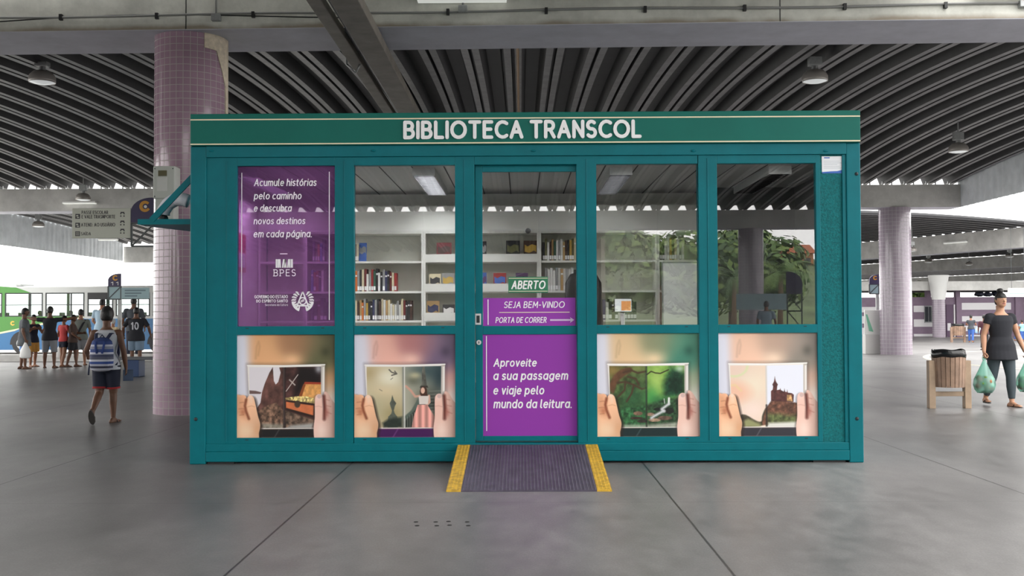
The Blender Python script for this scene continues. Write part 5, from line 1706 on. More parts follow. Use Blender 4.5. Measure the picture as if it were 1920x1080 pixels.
def truss(b, x0, x1, z0, z1, t=0.04):
    bar(b, (x0, 0, z0), (x0, 0, z1), t, t); bar(b, (x1, 0, z0), (x1, 0, z1), t, t)
    bar(b, (x0, 0, z0), (x1, 0, z0), t, t); bar(b, (x0, 0, z1), (x1, 0, z1), t, t)
    bar(b, (x0, 0, z0), (x1, 0, z1), t * 0.8, t * 0.8)


def crescent(b, cx, cz, r, y0, y1):
    n = 26
    o = [(cx + r * math.cos(R(40 + 290 * k / n)), cz + r * math.sin(R(40 + 290 * k / n))) for k in range(n + 1)]
    i_ = [(cx + r * 0.08 + r * 0.5 * math.cos(R(40 + 290 * k / n)), cz + r * 0.5 * math.sin(R(40 + 290 * k / n))) for k in range(n + 1)]
    for k in range(n):
        prism(b, [o[k], o[k + 1], i_[k + 1], i_[k]], y0, y1)


YH = 14.6
bq = rect(135, 390.5, 245, 446.5, YH)
hs = thing('hanging_sign', 'putty-grey hanging direction sign with navy round-shouldered emblem left of the tiled column', 'sign', (bq[1], YH, bq[2]))
def hx(u): return at(u, 420, YH).x - bq[1]
def hz(v): return at(190, v, YH).z - bq[2]
b = NB(); box(b, bq[0] - bq[1], 0, 0, 0.05, 0, bq[3] - bq[2]); obj('sign_board', b, SIGNW, hs, bevel=0.008)
for s, u0, v0, u1, v1 in (('PASSE ESCOLAR', 153, 395, 202.5, 401.3), ('E VALE TRASNPORTE', 153, 403, 216, 409.6), ('ATEND. AO USU\u00c1RIO', 152, 416.4, 216, 424.7), ('SA\u00cdDA', 152, 433.6, 170.5, 441.2)):
    text_mesh('sign_lettering', s, hx(u0), hx(u1), hz(v1), hz(v0), 0, INK, hs, depth=0.004, w=0.14)
for k, v in enumerate((401, 417.5, 433.5)):
    b = NB(); box(b, hx(141.3), hx(150), -0.004, 0, hz(v + 9), hz(v)); o = obj('sign_icon', b, INK, hs)
    b = NB()
    if k == 2:
        for q_ in range(3):
            box(b, hx(142.5), hx(149), -0.006, -0.004, hz(v + 2.6 + q_ * 2.4), hz(v + 1.6 + q_ * 2.4))
    else:
        box(b, hx(142.8), hx(147), -0.006, -0.004, hz(v + 4.4), hz(v + 2)); box(b, hx(144), hx(148.4), -0.006, -0.004, hz(v + 7.6), hz(v + 5.6))
    obj('icon_mark', b, SIGNW, o)
for v in (397.5, 413.8, 429.2):
    b = NB()
    box(b, hx(226), hx(233), -0.004, 0, hz(v + 2.4), hz(v)); box(b, hx(225.4), hx(227.4), -0.004, 0, hz(v + 4.6), hz(v + 2.4)); box(b, hx(231.6), hx(233.6), -0.004, 0, hz(v + 4.6), hz(v + 2.4))
    box(b, hx(225.4), hx(227.6), -0.004, 0, hz(v + 9), hz(v + 6.6)); box(b, hx(231.4), hx(233.6), -0.004, 0, hz(v + 9), hz(v + 6.6))
    obj('direction_mark', b, INK, hs)
ew_, eh_ = hx(290), hz(371) - hz(418)
b = NB(); prism(b, [(p[0] + 0.01, p[1] + hz(418)) for p in emblem_shape(ew_, eh_)], -0.01, 0.05); em = obj('emblem_plate', b, NAVY, hs)
b = NB(); crescent(b, hx(272), hz(387.5), 0.13, -0.016, -0.01); obj('emblem_crescent', b, ORANGE, em)
b = NB(); tube(b, [(hx(273), -0.01, hz(388)), (hx(273), -0.02, hz(388))], 0.035, 14); obj('emblem_dot', b, WHITE, em)
b = NB(); truss(b, hx(247), hx(290), hz(462), hz(419)); obj('truss_frame', b, FRAME, hs)
zr_ = vtop(YH) - bq[2]
b = NB()
bar(b, (hx(289), 0.02, hz(419)), (hx(289), 0.02, zr_), 0.03, 0.03)
obj('hanger_rod', b, FRAME, hs)

YT = 20.4


def totem(u0, u1, vtop_, vsplit, vbot, y, label, text=None, board=None, group='bus stop totems'):
    c = rect(u0, vtop_, u1, vbot, y)
    t = thing('bus_stop_totem', label, 'sign post', ((c[0] + c[1]) / 2, y, 0), group=group)
    w = c[1] - c[0]
    zs_ = at((u0 + u1) / 2, vsplit, y).z
    b = NB(); prism(b, [(p[0] - w / 2, p[1] + zs_) for p in emblem_shape(w, c[3] - zs_)], -0.03, 0.03); e = obj('emblem_plate', b, NAVY, t)
    b = NB(); crescent(b, w * 0.08, zs_ + (c[3] - zs_) * 0.66, w * 0.22, -0.036, -0.03); obj('emblem_crescent', b, ORANGE, e)
    if text:
        text_mesh('stop_number', text, -w * 0.26, w * 0.32, zs_ + 0.03, zs_ + (c[3] - zs_) * 0.36, -0.03, WHITE, e, w=0.2, depth=0.006, gap=0.25)
    b = NB(); box(b, -w / 2 + 0.02, w / 2 - 0.02, -0.005, 0.005, c[2], zs_); obj('truss_panel', b, PALEB, t)
    b = NB(); truss(b, -w / 2, w / 2, c[2], zs_, 0.035); obj('truss_frame', b, FRAME, t)
    b = NB(); bar(b, (w * 0.36, 0.05, 0), (w * 0.36, 0.05, c[2] + 0.1), 0.09, 0.09); obj('post', b, GALV, t)
    if board:
        q = rect(board[0], board[1], board[2], board[3], y)
        xo = (c[0] + c[1]) / 2
        b = NB(); box(b, q[0] - xo, q[1] - xo, -0.02, 0.02, q[2], q[3]); bo = obj('route_board', b, PALEB, t)
        b = NB()
        for k in range(3):
            zz = q[3] - (q[3] - q[2]) * (0.25 + 0.25 * k)
            box(b, q[0] - xo + 0.1, q[1] - xo - 0.1 - 0.12 * k, -0.023, -0.02, zz - 0.02, zz + 0.02)
        obj('board_lettering_line', b, mat('sign_ink_soft', (104, 124, 132)), bo)
    return t


totem(203, 227, 513, 537, 561, YT, 'bus stop totem numbered 11 with a pale blue board before the bus', '11', (228, 539.5, 280, 560))
totem(1630, 1648, 515, 533, 551, 24.8, 'small bus stop totem with navy emblem between the kiosk and the lilac column')

# ------------------------------------------------------------------ the bus
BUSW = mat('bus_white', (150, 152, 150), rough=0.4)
BUSG = mat('bus_green', (48, 104, 32), rough=0.4)
BUSB = mat('bus_blue', (22, 80, 122), rough=0.4)
BUSY = mat('bus_cream', (170, 166, 140), rough=0.4)
RUB = mat('rubber', (28, 28, 30), rough=0.7)
BGL = glass_mat('bus_glass', tint=(214, 222, 220), refl=0.06)
YB = 36.6
def bxx(u): return at(u, 600, YB).x
def bzz(v): return at(80, v, YB).z
bx0, bx1 = bxx(-160), bxx(372)
bus = thing('city_bus', 'green, blue and white city bus standing at the left platform', 'bus', ((bx0 + bx1) / 2, YB, -0.36))
mx_, mz_ = (bx0 + bx1) / 2, -0.36
X = lambda u: bxx(u) - mx_
Zb = lambda v: bzz(v) - mz_
zroof, zwt, zws, zsk = Zb(536), Zb(549), Zb(593.5), Zb(656)
WIN = [(-150, -72), (-68, 4), (9, 80), (85, 158), (164, 212), (217, 281), (286, 352)]
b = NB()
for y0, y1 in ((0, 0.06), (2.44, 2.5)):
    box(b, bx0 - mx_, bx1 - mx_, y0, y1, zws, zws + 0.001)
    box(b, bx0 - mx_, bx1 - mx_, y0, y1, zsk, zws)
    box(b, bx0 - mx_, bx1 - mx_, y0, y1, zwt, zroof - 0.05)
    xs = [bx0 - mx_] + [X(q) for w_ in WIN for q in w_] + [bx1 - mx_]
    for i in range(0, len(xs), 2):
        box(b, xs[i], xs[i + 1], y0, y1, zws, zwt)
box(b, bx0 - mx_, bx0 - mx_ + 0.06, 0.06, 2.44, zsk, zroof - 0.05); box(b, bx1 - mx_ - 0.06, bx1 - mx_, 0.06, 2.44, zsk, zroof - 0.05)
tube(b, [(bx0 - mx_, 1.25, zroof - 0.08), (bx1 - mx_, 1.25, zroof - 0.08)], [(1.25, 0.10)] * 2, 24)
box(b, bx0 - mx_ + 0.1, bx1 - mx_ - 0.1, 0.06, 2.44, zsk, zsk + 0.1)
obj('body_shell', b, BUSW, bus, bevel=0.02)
curve = [(-160, 640), (-60, 634), (0, 623), (40, 615), (75, 607), (120, 598.5), (158, 593.5)]
cp = [(X(u), Zb(v)) for u, v in curve]
b = NB()
prism(b, cp + [(X(158), zws - 0.0), (X(-160), zws)] if False else [(p[0], p[1]) for p in cp] + [(X(-160), zws)], -0.006, 0.0)
wg = [(-160, 536), (0, 536.5), (30, 539), (50, 546), (58, 549)]
prism(b, [(X(u), Zb(v)) for u, v in wg] + [(X(-160), zwt)], -0.006, 0.0)
for a_, c_ in ((-72, -68), (4, 9)):
    box(b, X(a_), X(c_), -0.006, 0, zws, zwt)
obj('green_wave', b, BUSG, bus)
b = NB()
prism(b, [(X(-160), zsk)] + [(X(372), zsk), (X(372), Zb(598)), (X(158), Zb(598))] + list(reversed(cp)), -0.005, 0.0)
obj('blue_skirt', b, BUSB, bus)
b = NB()
for (p, q_) in zip(cp, cp[1:]):
    prism(b, [(p[0], p[1] - 0.07), (q_[0], q_[1] - 0.07), (q_[0], q_[1] + 0.01), (p[0], p[1] + 0.01)], -0.010, -0.006)
obj('cream_stripe', b, BUSY, bus)
for i, (a_, c_) in enumerate(WIN):
    top = zwt - 0.03 if i < 4 else Zb(561)
    b = NB()
    xa, xb = X(a_), X(c_)
    r_ = 0.05
    box(b, xa, xa + r_, -0.01, 0.03, zws, zwt); box(b, xb - r_, xb, -0.01, 0.03, zws, zwt); box(b, xa + r_, xb - r_, -0.01, 0.03, zws, zws + r_); box(b, xa + r_, xb - r_, -0.01, 0.03, top - 0.02, zwt)
    box(b, xa + r_, xb - r_, -0.008, 0.02, Zb(572.5), Zb(571)); xm = xa + (xb - xa) * 0.66; box(b, xm - 0.03, xm + 0.03, -0.008, 0.02, zws + r_, top)
    fr = obj('window_frame', b, RUB, bus)
    b = NB(); box(b, xa + r_, xb - r_, 0.02, 0.026, zws + r_, top); obj('window_glass', b, BGL, fr)
for u in (43, 300):
    b = NB(); tube(b, [(X(u), -0.02, 0.47), (X(u), 0.3, 0.47)], 0.47, 28); tube(b, [(X(u), -0.03, 0.47), (X(u), -0.02, 0.47)], 0.27, 20, 1); obj('wheel', b, [RUB, GALV], bus, smooth='auto')
    b = NB()
    for k in range(12):
        a0, a1 = R(15 * k), R(15 * (k + 1))
        prism(b, [(X(u) + 0.56 * math.cos(a0), 0.47 + 0.56 * math.sin(a0)), (X(u) + 0.56 * math.cos(a1), 0.47 + 0.56 * math.sin(a1)), (X(u) + 0.66 * math.cos(a1), 0.47 + 0.66 * math.sin(a1)), (X(u) + 0.66 * math.cos(a0), 0.47 + 0.66 * math.sin(a0))], -0.018, 0.0)
    prism(b, [(X(u) - 0.56, 0.42)] + [(X(u) + 0.56 * math.cos(R(180 - 15 * k)), 0.47 + 0.56 * math.sin(R(180 - 15 * k))) for k in range(13)] + [(X(u) + 0.56, 0.42)], -0.012, 0.0, 1)
    obj('wheel_arch', b, [BUSB, RUB], bus)
for k in range(11):
    x = bx0 - mx_ + 0.9 + k * 0.95
    for yy in (0.35, 1.75):
        b = NB(); box(b, x, x + 0.1, yy, yy + 0.42, 0.9, zws + 0.18); box(b, x + 0.1, x + 0.5, yy, yy + 0.42, 0.85, 0.95); obj('passenger_seat', b, mat('seat_dark', (52, 56, 66), rough=0.7), bus, bevel=0.02)
b = NB(); box(b, X(20), X(32), 0.4, 1.6, zroof, zroof + 0.12); obj('roof_hatch', b, BUSW, bus, bevel=0.03)
b = NB(); crescent(b, X(24), Zb(606), 0.10, -0.013, -0.006); obj('orange_badge', b, ORANGE, bus)

# ------------------------------------------------------------------ bench, bins, stand, markings
bq = onfloor(246, 707)
be = thing('platform_bench', 'low platform bench with a blue box foot beside the tiled column', 'bench', (bq.x, bq.y, 0))
k_ = (bq.y + CAM_D) / FPX
b = NB(); box(b, -32 * k_, 90 * k_, -0.02, 0.40, 0.37, 0.43); obj('seat_plank', b, mat('bench_grey', (92, 94, 98), rough=0.6), be, bevel=0.01)
b = NB(); box(b, -14 * k_, 14 * k_, 0.0, 0.38, 0, 0.37); obj('box_foot', b, mat('bench_blue', (24, 54, 96), rough=0.5), be, bevel=0.01)
b = NB(); box(b, 66 * k_, 88 * k_, 0.0, 0.38, 0, 0.37); obj('box_foot', b, mat('bench_blue', (24, 54, 96), rough=0.5), be, bevel=0.01)

WOOD = mat('bin_wood', (138, 112, 94), rough=0.6, var=0.16, scale=5)
WOOD2 = mat('bin_post_wood', (152, 130, 108), rough=0.6, var=0.10, scale=5)
BAG = mat('bin_bag', (20, 20, 22), rough=0.25, bump=0.6, bscale=30)


def wood_bin(u, vfoot, W, label, rz=0.0, mw=WOOD2):
    p = onfloor(u, vfoot)
    t = thing('wooden_bin', label, 'bin', (p.x, p.y + 0.2, 0), rz, group='slatted wooden litter bins')
    r, zb, zt = W * 0.40, 0.30, 0.735
    b = NB()
    n = 22
    for k in range(n):
        a = 2 * math.pi * k / n
        w = 2 * math.pi * r / n * 0.45
        er, et = Vector((math.cos(a), math.sin(a), 0)), Vector((-math.sin(a), math.cos(a), 0))
        rb = r * 0.90
        vs = []
        for z, rr in ((zb, rb), (zt, r)):
            for dr, dt in ((-0.009, -1), (0.009, -1), (0.009, 1), (-0.009, 1)):
                q = er * (rr + dr) + et * (w * dt * rr / r); vs.append(b.verts.new((q.x, q.y, z)))
        for f in ((0, 3, 2, 1), (4, 5, 6, 7), (0, 1, 5, 4), (1, 2, 6, 5), (2, 3, 7, 6), (3, 0, 4, 7)):
            b.faces.new([vs[i] for i in f])
    obj('slatted_tub', b, WOOD, t)
    b = NB(); lathe(b, [(0.0, zb + 0.02), (r * 0.84, zb + 0.02), (r * 0.93, zt)], seg=28); obj('tub_lining', b, BAG, t, smooth=True)
    b = NB()
    prof = [(r * 0.90, zt - 0.1), (r * 0.93, zt - 0.01), (r * 1.06, zt - 0.015), (r * 1.09, zt + 0.03), (r * 1.05, zt + 0.075), (r * 0.99, zt + 0.085), (r * 0.93, zt + 0.05), (r * 0.86, zt - 0.1)]
    rings = lathe(b, prof, seg=36)
    for rg in rings[2:6]:
        for i, v in enumerate(rg):
            v.co.z += 0.007 * math.sin(i * 0.9) + 0.006 * math.sin(i * 0.5 + 1); v.co.x *= 1 + 0.012 * math.sin(i * 1.1); v.co.y *= 1 + 0.012 * math.sin(i * 1.3)
    obj('bin_bag', b, BAG, t, smooth=True)
    for s in (-1, 1):
        b = NB(); box(b, s * W * 0.46 - 0.045, s * W * 0.46 + 0.045, -0.05, 0.05, 0, 0.67); obj('post', b, mw, t, bevel=0.006)
    b = NB(); box(b, -W * 0.44, W * 0.44, -0.025, 0.025, 0.17, 0.235); obj('cross_bar', b, mw, t, bevel=0.004)
    return t


wood_bin(1791, 768, 0.54, 'slatted wooden litter bin with black bag standing near the woman at the right')
wood_bin(1800, 642, 0.62, 'far small wooden litter bin before the purple striped building', mw=WOOD)

WST = thing('info_stand', 'white information stand with a green slash right beside the edge of the kiosk', 'stand', tuple(onfloor(1636, 664)))
p = WST.location; k_ = (p.y + CAM_D) / FPX
b = NB(); box(b, -14 * k_, 15 * k_, 0, 0.06, 0.62, 1.42); obj('stand_panel', b, WHITE, WST, bevel=0.01)
b = NB(); box(b, -13 * k_, 14 * k_, -0.01, 0.3, 0.0, 0.62); obj('stand_base', b, mat('stand_pale', (208, 206, 204), rough=0.6), WST, bevel=0.01)
b = NB(); prism(b, [(-12 * k_, 1.28), (-9 * k_, 1.28), (2 * k_, 0.72), (-6 * k_, 0.74)], -0.006, 0); obj('green_slash', b, mat('slash_green', (120, 190, 160), rough=0.5), WST)

# painted curve on the floor at the right
YELL = mat('floor_paint', (206, 200, 178), rough=0.6, var=0.12, scale=5)
b = NB()
ctl = [(1960, 654), (1850, 658), (1790, 661), (1752, 664), (1737, 668), (1741, 673), (1760, 677), (1800, 682), (1850, 687), (1940, 694)]
cen = [onfloor(u, v) for u, v in ctl]
fine = []
for i in range(len(cen) - 1):
    p0, p1, p2, p3 = cen[max(i - 1, 0)], cen[i], cen[i + 1], cen[min(i + 2, len(cen) - 1)]
    for k in range(8):
        t = k / 8
        fine.append(0.5 * (2 * p1 + (p2 - p0) * t + (2 * p0 - 5 * p1 + 4 * p2 - p3) * t * t + (3 * p1 - p0 - 3 * p2 + p3) * t ** 3))
L_, R_ = [], []
for i, q in enumerate(fine):
    d = (fine[min(i + 1, len(fine) - 1)] - fine[max(i - 1, 0)]).normalized()
    s = Vector((-d.y, d.x, 0)) * 0.09
    L_.append(b.verts.new((q.x + s.x, q.y + s.y, 0.003))); R_.append(b.verts.new((q.x - s.x, q.y - s.y, 0.003)))
for i in range(len(fine) - 1):
    b.faces.new((L_[i], L_[i + 1], R_[i + 1], R_[i]))
struct(obj('floor_marking', b, YELL), 'pale painted curve on the floor behind the wooden bin', 'floor marking')

# ------------------------------------------------------------------ purple and white striped building at the far right
PW_ = mat('mauve_wall', (122, 104, 122), rough=0.7, var=0.05, scale=2)
WW_ = mat('stripe_white', (212, 210, 212), rough=0.7)
YG = 47.2
def gx(u): return at(u, 600, YG).x
def gz(v): return at(1780, v, YG).z
g = thing('striped_building', 'low mauve and white striped ticket building at the far right', 'building', ((gx(1600) + gx(1990)) / 2, YG, 0))
mx2 = (gx(1600) + gx(1990)) / 2
GX = lambda u: gx(u) - mx2
ztop = gz(557)
b = NB(); box(b, GX(1600), GX(1990), 0.1, 5.0, 0, ztop); obj('mauve_wall', b, PW_, g)
for (u0, u1, bands) in ((1604, 1700, ((575, 585), (592, 606), (614, 627))), (1714, 1752, ((573, 585), (598.6, 612.5), (626, 633))), (1804, 1897, ((568, 581), (593, 603), (611, 621), (628, 633))), (1922, 1985, ((568, 581), (593, 603), (611, 621)))):
    for v0, v1 in bands:
        b = NB(); box(b, GX(u0), GX(u1), 0.06, 0.1, max(gz(v1), 0.02), gz(v0)); obj('white_stripe', b, WW_, g)
for u in (1707, 1762, 1798, 1909):
    b = NB(); box(b, GX(u - 5), GX(u + 5), -0.05, 0.1, 0, ztop); obj('wall_pier', b, PW_, g)
b = NB(); box(b, GX(1734), GX(1753), 0.03, 0.1, gz(605), gz(573)); wf = obj('window_frame', b, GALV, g)
for u0, u1 in ((1735, 1741), (1742, 1747), (1748, 1752)):
    b = NB(); box(b, GX(u0), GX(u1), 0.02, 0.04, gz(603), gz(575)); obj('window_glass', b, mat('far_glass', (60, 64, 68), rough=0.15), wf)
b = NB(); box(b, GX(1775), GX(1788), 0.04, 0.1, 0, gz(571)); obj('door', b, mat('door_plum', (84, 62, 86), rough=0.6), g)
b = NB(); box(b, GX(1789), GX(1791.5), 0.02, 0.1, 0, gz(571)); obj('door_jamb', b, WW_, g)
b = NB(); box(b, GX(1777), GX(1783), 0.03, 0.05, gz(620), gz(606)); obj('door_notice', b, WW_, g)
b = NB(); box(b, GX(1600), GX(1990), -0.6, 5.5, gz(545), gz(528)); obj('roof_slab', b, CONC, g)
for u in (1610, 1745, 1800, 1985):
    b = NB(); box(b, GX(u) - 0.12, GX(u) + 0.12, 0.2, 0.5, ztop, gz(545)); obj('roof_post', b, PW_, g)
DARKB = mat('tarpaulin', (44, 46, 60), rough=0.7, var=0.3, scale=8)
for k, (u, w, h, lb) in enumerate(((1846, 0.26, 0.30, 'left'), (1862, 0.24, 0.26, 'middle'), (1880, 0.26, 0.36, 'right'))):
    b = NB(); vs = ell(b, (0, 0, h * 0.42), (w, 0.3, h * 0.45), seg=14, rings=10)
    for v in vs:
        v.co += Vector((rnd.uniform(-1, 1), rnd.uniform(-1, 1), rnd.uniform(-0.5, 0.6))) * 0.04
    tag(obj('covered_bundle', b, DARKB, loc=(gx(u), YG + 0.6, ztop + 0.03), smooth=True), 'dark covered bundle on top of the striped building, %s one of three' % lb, 'bundle', 'dark bundles on the striped building')
q = rect(1890, 540, 1928, 554, 40.0)
rs = thing('route_sign', 'white hanging route sign at the far right edge above the woman', 'sign', ((q[0] + q[1]) / 2, 40.0, q[2]))
b = NB(); box(b, -(q[1] - q[0]) / 2, (q[1] - q[0]) / 2, 0, 0.05, 0, q[3] - q[2]); obj('sign_board', b, WHITE, rs)
b = NB()
for k in range(3):
    box(b, -(q[1] - q[0]) * 0.45, (q[1] - q[0]) * (0.3 - 0.1 * k), -0.004, 0, (q[3] - q[2]) * (0.2 + 0.27 * k), (q[3] - q[2]) * (0.28 + 0.27 * k))
obj('sign_lettering_line', b, mat('sign_green_ink', (130, 170, 150)), rs)
b = NB()
for s in (-1, 1):
    bar(b, (s * 0.3, 0.02, q[3] - q[2]), (s * 0.3, 0.02, 5.3 - q[2]), 0.012, 0.012)
obj('hanger_rod', b, FRAME, rs)

# ------------------------------------------------------------------ greenery and houses behind the viewpoint (mirrored in the panes) and beyond the building
LEAF = [mat('leaf_a', (92, 122, 60), rough=0.6), mat('leaf_b', (120, 144, 74), rough=0.6), mat('leaf_c', (66, 92, 52), rough=0.6)]
BARK = mat('bark', (120, 100, 80), rough=0.9, var=0.2, scale=10)


def palm(x, y, h, label, z=0.0, n=16, L=2.6, seed=0):
    rs = random.Random(seed)
    t = thing('palm_tree', label, 'tree', (x, y, z), group='palms mirrored in the kiosk windows')
    b = NB(); tube(b, [(0, 0, 0), (0.05, 0, h * 0.5), (0.1, 0, h)], [0.2, 0.15, 0.13], 12); obj('trunk', b, BARK, t, smooth=True)
    b = NB()
    for k in range(n):
        a = 2 * math.pi * k / n + rs.uniform(-0.15, 0.15)
        el = rs.uniform(0.1, 1.1)
        p = Vector((0.1, 0, h)); d = Vector((math.cos(a) * math.cos(el), math.sin(a) * math.cos(el), math.sin(el)))
        steps = 12
        pts = []
        for i in range(steps + 1):
            pts.append(p.copy()); p = p + d * (L / steps); d = (d + Vector((0, 0, -0.16))).normalized()
        mi = rs.randrange(3)
        tube(b, pts, [0.025 * (1 - 0.8 * i / steps) for i in range(steps + 1)], 5, mi)
        for i in range(1, steps + 1):
            dd = (pts[i] - pts[i - 1]).normalized(); s = dd.cross(Vector((0, 0, 1)))
            if s.length < 0.05:
                continue
            s.normalize()
            ll = 0.55 * math.sin(math.pi * (0.15 + 0.8 * i / steps)) + 0.1
            for q_ in (0.0, 0.5):
                c = pts[i - 1].lerp(pts[i], q_)
                for sg in (-1, 1):
                    tip = c + s * sg * ll + dd * ll * 0.5 + Vector((0, 0, -0.25 * ll))
                    f = b.faces.new([b.verts.new(c - dd * 0.035), b.verts.new(c + dd * 0.035), b.verts.new(tip)]); f.material_index = mi
    obj('fronds', b, LEAF, t)
    return t


def tree(x, y, z, h, r, label, group, seed=0, m=LEAF, n=1500):
    rs = random.Random(seed)
    t = thing('leafy_tree', label, 'tree', (x, y, z), group=group)
    b = NB(); tube(b, [(0, 0, 0), (0.05, 0, h * 0.35), (0, 0.1, h * 0.6)], [0.16, 0.12, 0.06], 10); obj('trunk', b, BARK, t, smooth=True)
    b = NB()
    lobes = [(Vector((rs.uniform(-0.6, 0.6) * r, rs.uniform(-0.6, 0.6) * r, h * rs.uniform(0.45, 0.8))), r * rs.uniform(0.45, 0.7)) for _ in range(7)]
    for _ in range(n):
        c, rr = rs.choice(lobes)
        d = Vector((rs.gauss(0, 1), rs.gauss(0, 1), rs.gauss(0, 1))).normalized()
        p = c + d * rr * rs.uniform(0.75, 1.0)
        u = d.cross(Vector((rs.gauss(0, 1), rs.gauss(0, 1), rs.gauss(0, 1)))).normalized(); v = d.cross(u)
        s = rs.uniform(0.10, 0.22) * max(1.0, r / 2)
        f = b.faces.new([b.verts.new(p - u * s), b.verts.new(p + v * s * 0.6), b.verts.new(p + u * s), b.verts.new(p - v * s * 0.6)]); f.material_index = rs.randrange(3)
    obj('foliage', b, m, t)
    return t


HILL = mat('hill_green', (92, 108, 70), rough=0.9, var=0.25, scale=0.3)
b = NB()
nx, ny = 40, 10
vv = []
for j in range(ny + 1):
    rowv = []
    for i in range(nx + 1):
        x = -110 + 220 * i / nx; y = -70 - 90 * j / ny
        z = -0.36 + (7.0 + 1.5 * math.sin(x * 0.06) + 0.8 * math.sin(x * 0.17 + 1)) * min(1, (j / ny) * 1.6) ** 0.8
        rowv.append(b.verts.new((x, y, z)))
    vv.append(rowv)
for j in range(ny):
    for i in range(nx):
        b.faces.new((vv[j][i], vv[j][i + 1], vv[j + 1][i + 1], vv[j + 1][i]))
struct(obj('hill', b, HILL, smooth=True), 'green hillside mirrored in the kiosk windows', 'hill')


def mir(u, v, D):
    """point behind the viewpoint whose mirror image in the panes lies at photo pixel (u, v), D metres along"""
    p = at(u, v, D - CAM_D)
    return Vector((p.x, 0.1 - p.y, p.z))


for k, (u, D, h, lb) in enumerate(((1375, 60, 3.6, 'palm mirrored at the left of the last window'), (1462, 62, 4.0, 'palm mirrored right of the column in the last window'), (1440, 70, 4.4, 'taller palm mirrored behind the others in the last window'), (1235, 62, 3.4, 'palm mirrored beside the white board in the fourth window'))):
    p = mir(u, 600, D); palm(p.x, p.y, h, lb, z=-0.36, seed=k)
for k, (x, y, h, r) in enumerate(((-34, -52, 7, 4), (-20, -58, 7.5, 4.5), (-6, -62, 7, 4), (4.4, -63, 7.6, 3.0), (6.5, -58, 7.8, 3.4), (9.4, -63, 7.6, 3.2), (12, -57, 7.2, 3.2), (14.5, -63, 7.7, 3.4), (17.5, -61, 7.6, 3.4), (25, -60, 7, 4), (34, -50, 7.5, 4.5), (-48, -46, 8, 5), (46, -42, 8, 5))):
    tree(x, y, -0.36, h, r, 'leafy tree standing behind the viewpoint, %s from the left along the yard' % ORD[k], 'trees behind the viewpoint', seed=20 + k, n=2200)
for k, (u, v, D, w, h, wc, lb) in enumerate(((1497, 505, 125, 3.6, 3.2, (190, 130, 90), 'orange hillside house mirrored in the last window'), (1300, 565, 95, 4, 3.4, (200, 200, 196), 'white hillside house mirrored in the fourth window'))):
    p = mir(u, v, D)
    hm = thing('hillside_house', lb, 'house', (p.x, p.y, p.z))
    b = NB(); box(b, -w / 2, w / 2, -3, 0, -3, h * 0.6); obj('wall', b, mat('house_%d' % k, wc, rough=0.8), hm)
    for x in (-w * 0.3, 0, w * 0.3):
        b = NB(); box(b, x - 0.4, x + 0.4, -0.02, 0.04, h * 0.15, h * 0.42); obj('window', b, mat('far_glass', (60, 64, 68)), hm)
    b = NB()
    vs = [b.verts.new(q) for q in ((-w * 0.58, 0.5, h * 0.6), (w * 0.58, 0.5, h * 0.6), (w * 0.58, -3.4, h * 0.6), (-w * 0.58, -3.4, h * 0.6), (-w * 0.5, -1.5, h * 0.95), (w * 0.5, -1.5, h * 0.95))]
    for f in ((0, 1, 5, 4), (2, 3, 4, 5), (1, 2, 5), (3, 0, 4), (3, 2, 1, 0)):
        b.faces.new([vs[i] for i in f])
    obj('tiled_roof', b, mat('roof_tile', (170, 96, 66), rough=0.8), hm)
for k, (u, D, lb) in enumerate(((1490, 36, 'bus stop totem mirrored in the last window'),)):
    p = mir(u, 600, D)
    t = thing('bus_stop_totem', lb, 'sign post', (p.x, p.y, 0), math.pi, group='bus stop totems behind the viewpoint')
    b = NB(); truss(b, -0.25, 0.25, 1.4, 2.0); truss(b, -0.25, 0.25, 0.8, 1.4); truss(b, -0.25, 0.25, 0.1, 0.8); obj('truss_frame', b, FRAME, t)
    b = NB(); prism(b, [(q[0] - 0.27, q[1] + 2.0) for q in emblem_shape(0.55, 0.75)], -0.03, 0.03); obj('emblem_plate', b, NAVY, t)
    b = NB(); box(b, 0.28, 2.0, -0.03, 0.03, 1.45, 2.0); obj('route_board', b, PALEB, t)
    b = NB(); bar(b, (0, 0, 0), (0, 0, 0.12), 0.5, 0.2); obj('foot', b, FRAME, t)
p = onfloor(1830, 640); tree(gx(1835), YG + 9, 0, 3.3, 1.3, 'green tree seen in the gap above the striped building', 'tree beyond the building', seed=51, n=700)

# ------------------------------------------------------------------ people
SKIN_D = mat('skin_dark', (104, 70, 52), rough=0.55)
SKIN_M = mat('skin_medium', (150, 104, 78), rough=0.55)
SKIN_L = mat('skin_light', (188, 140, 112), rough=0.55)
HAIR = mat('hair_black', (22, 19, 18), rough=0.5, bump=0.5, bscale=60)
EYE_W = mat('eye_white', (220, 216, 210), rough=0.3)
EYE_D = mat('eye_dark', (26, 18, 14), rough=0.3)
LIP = mat('lips', (136, 72, 66), rough=0.45)
SANDAL = mat('sandal_sole', (70, 66, 64), rough=0.7)


def V(*a):
    return Vector(a)


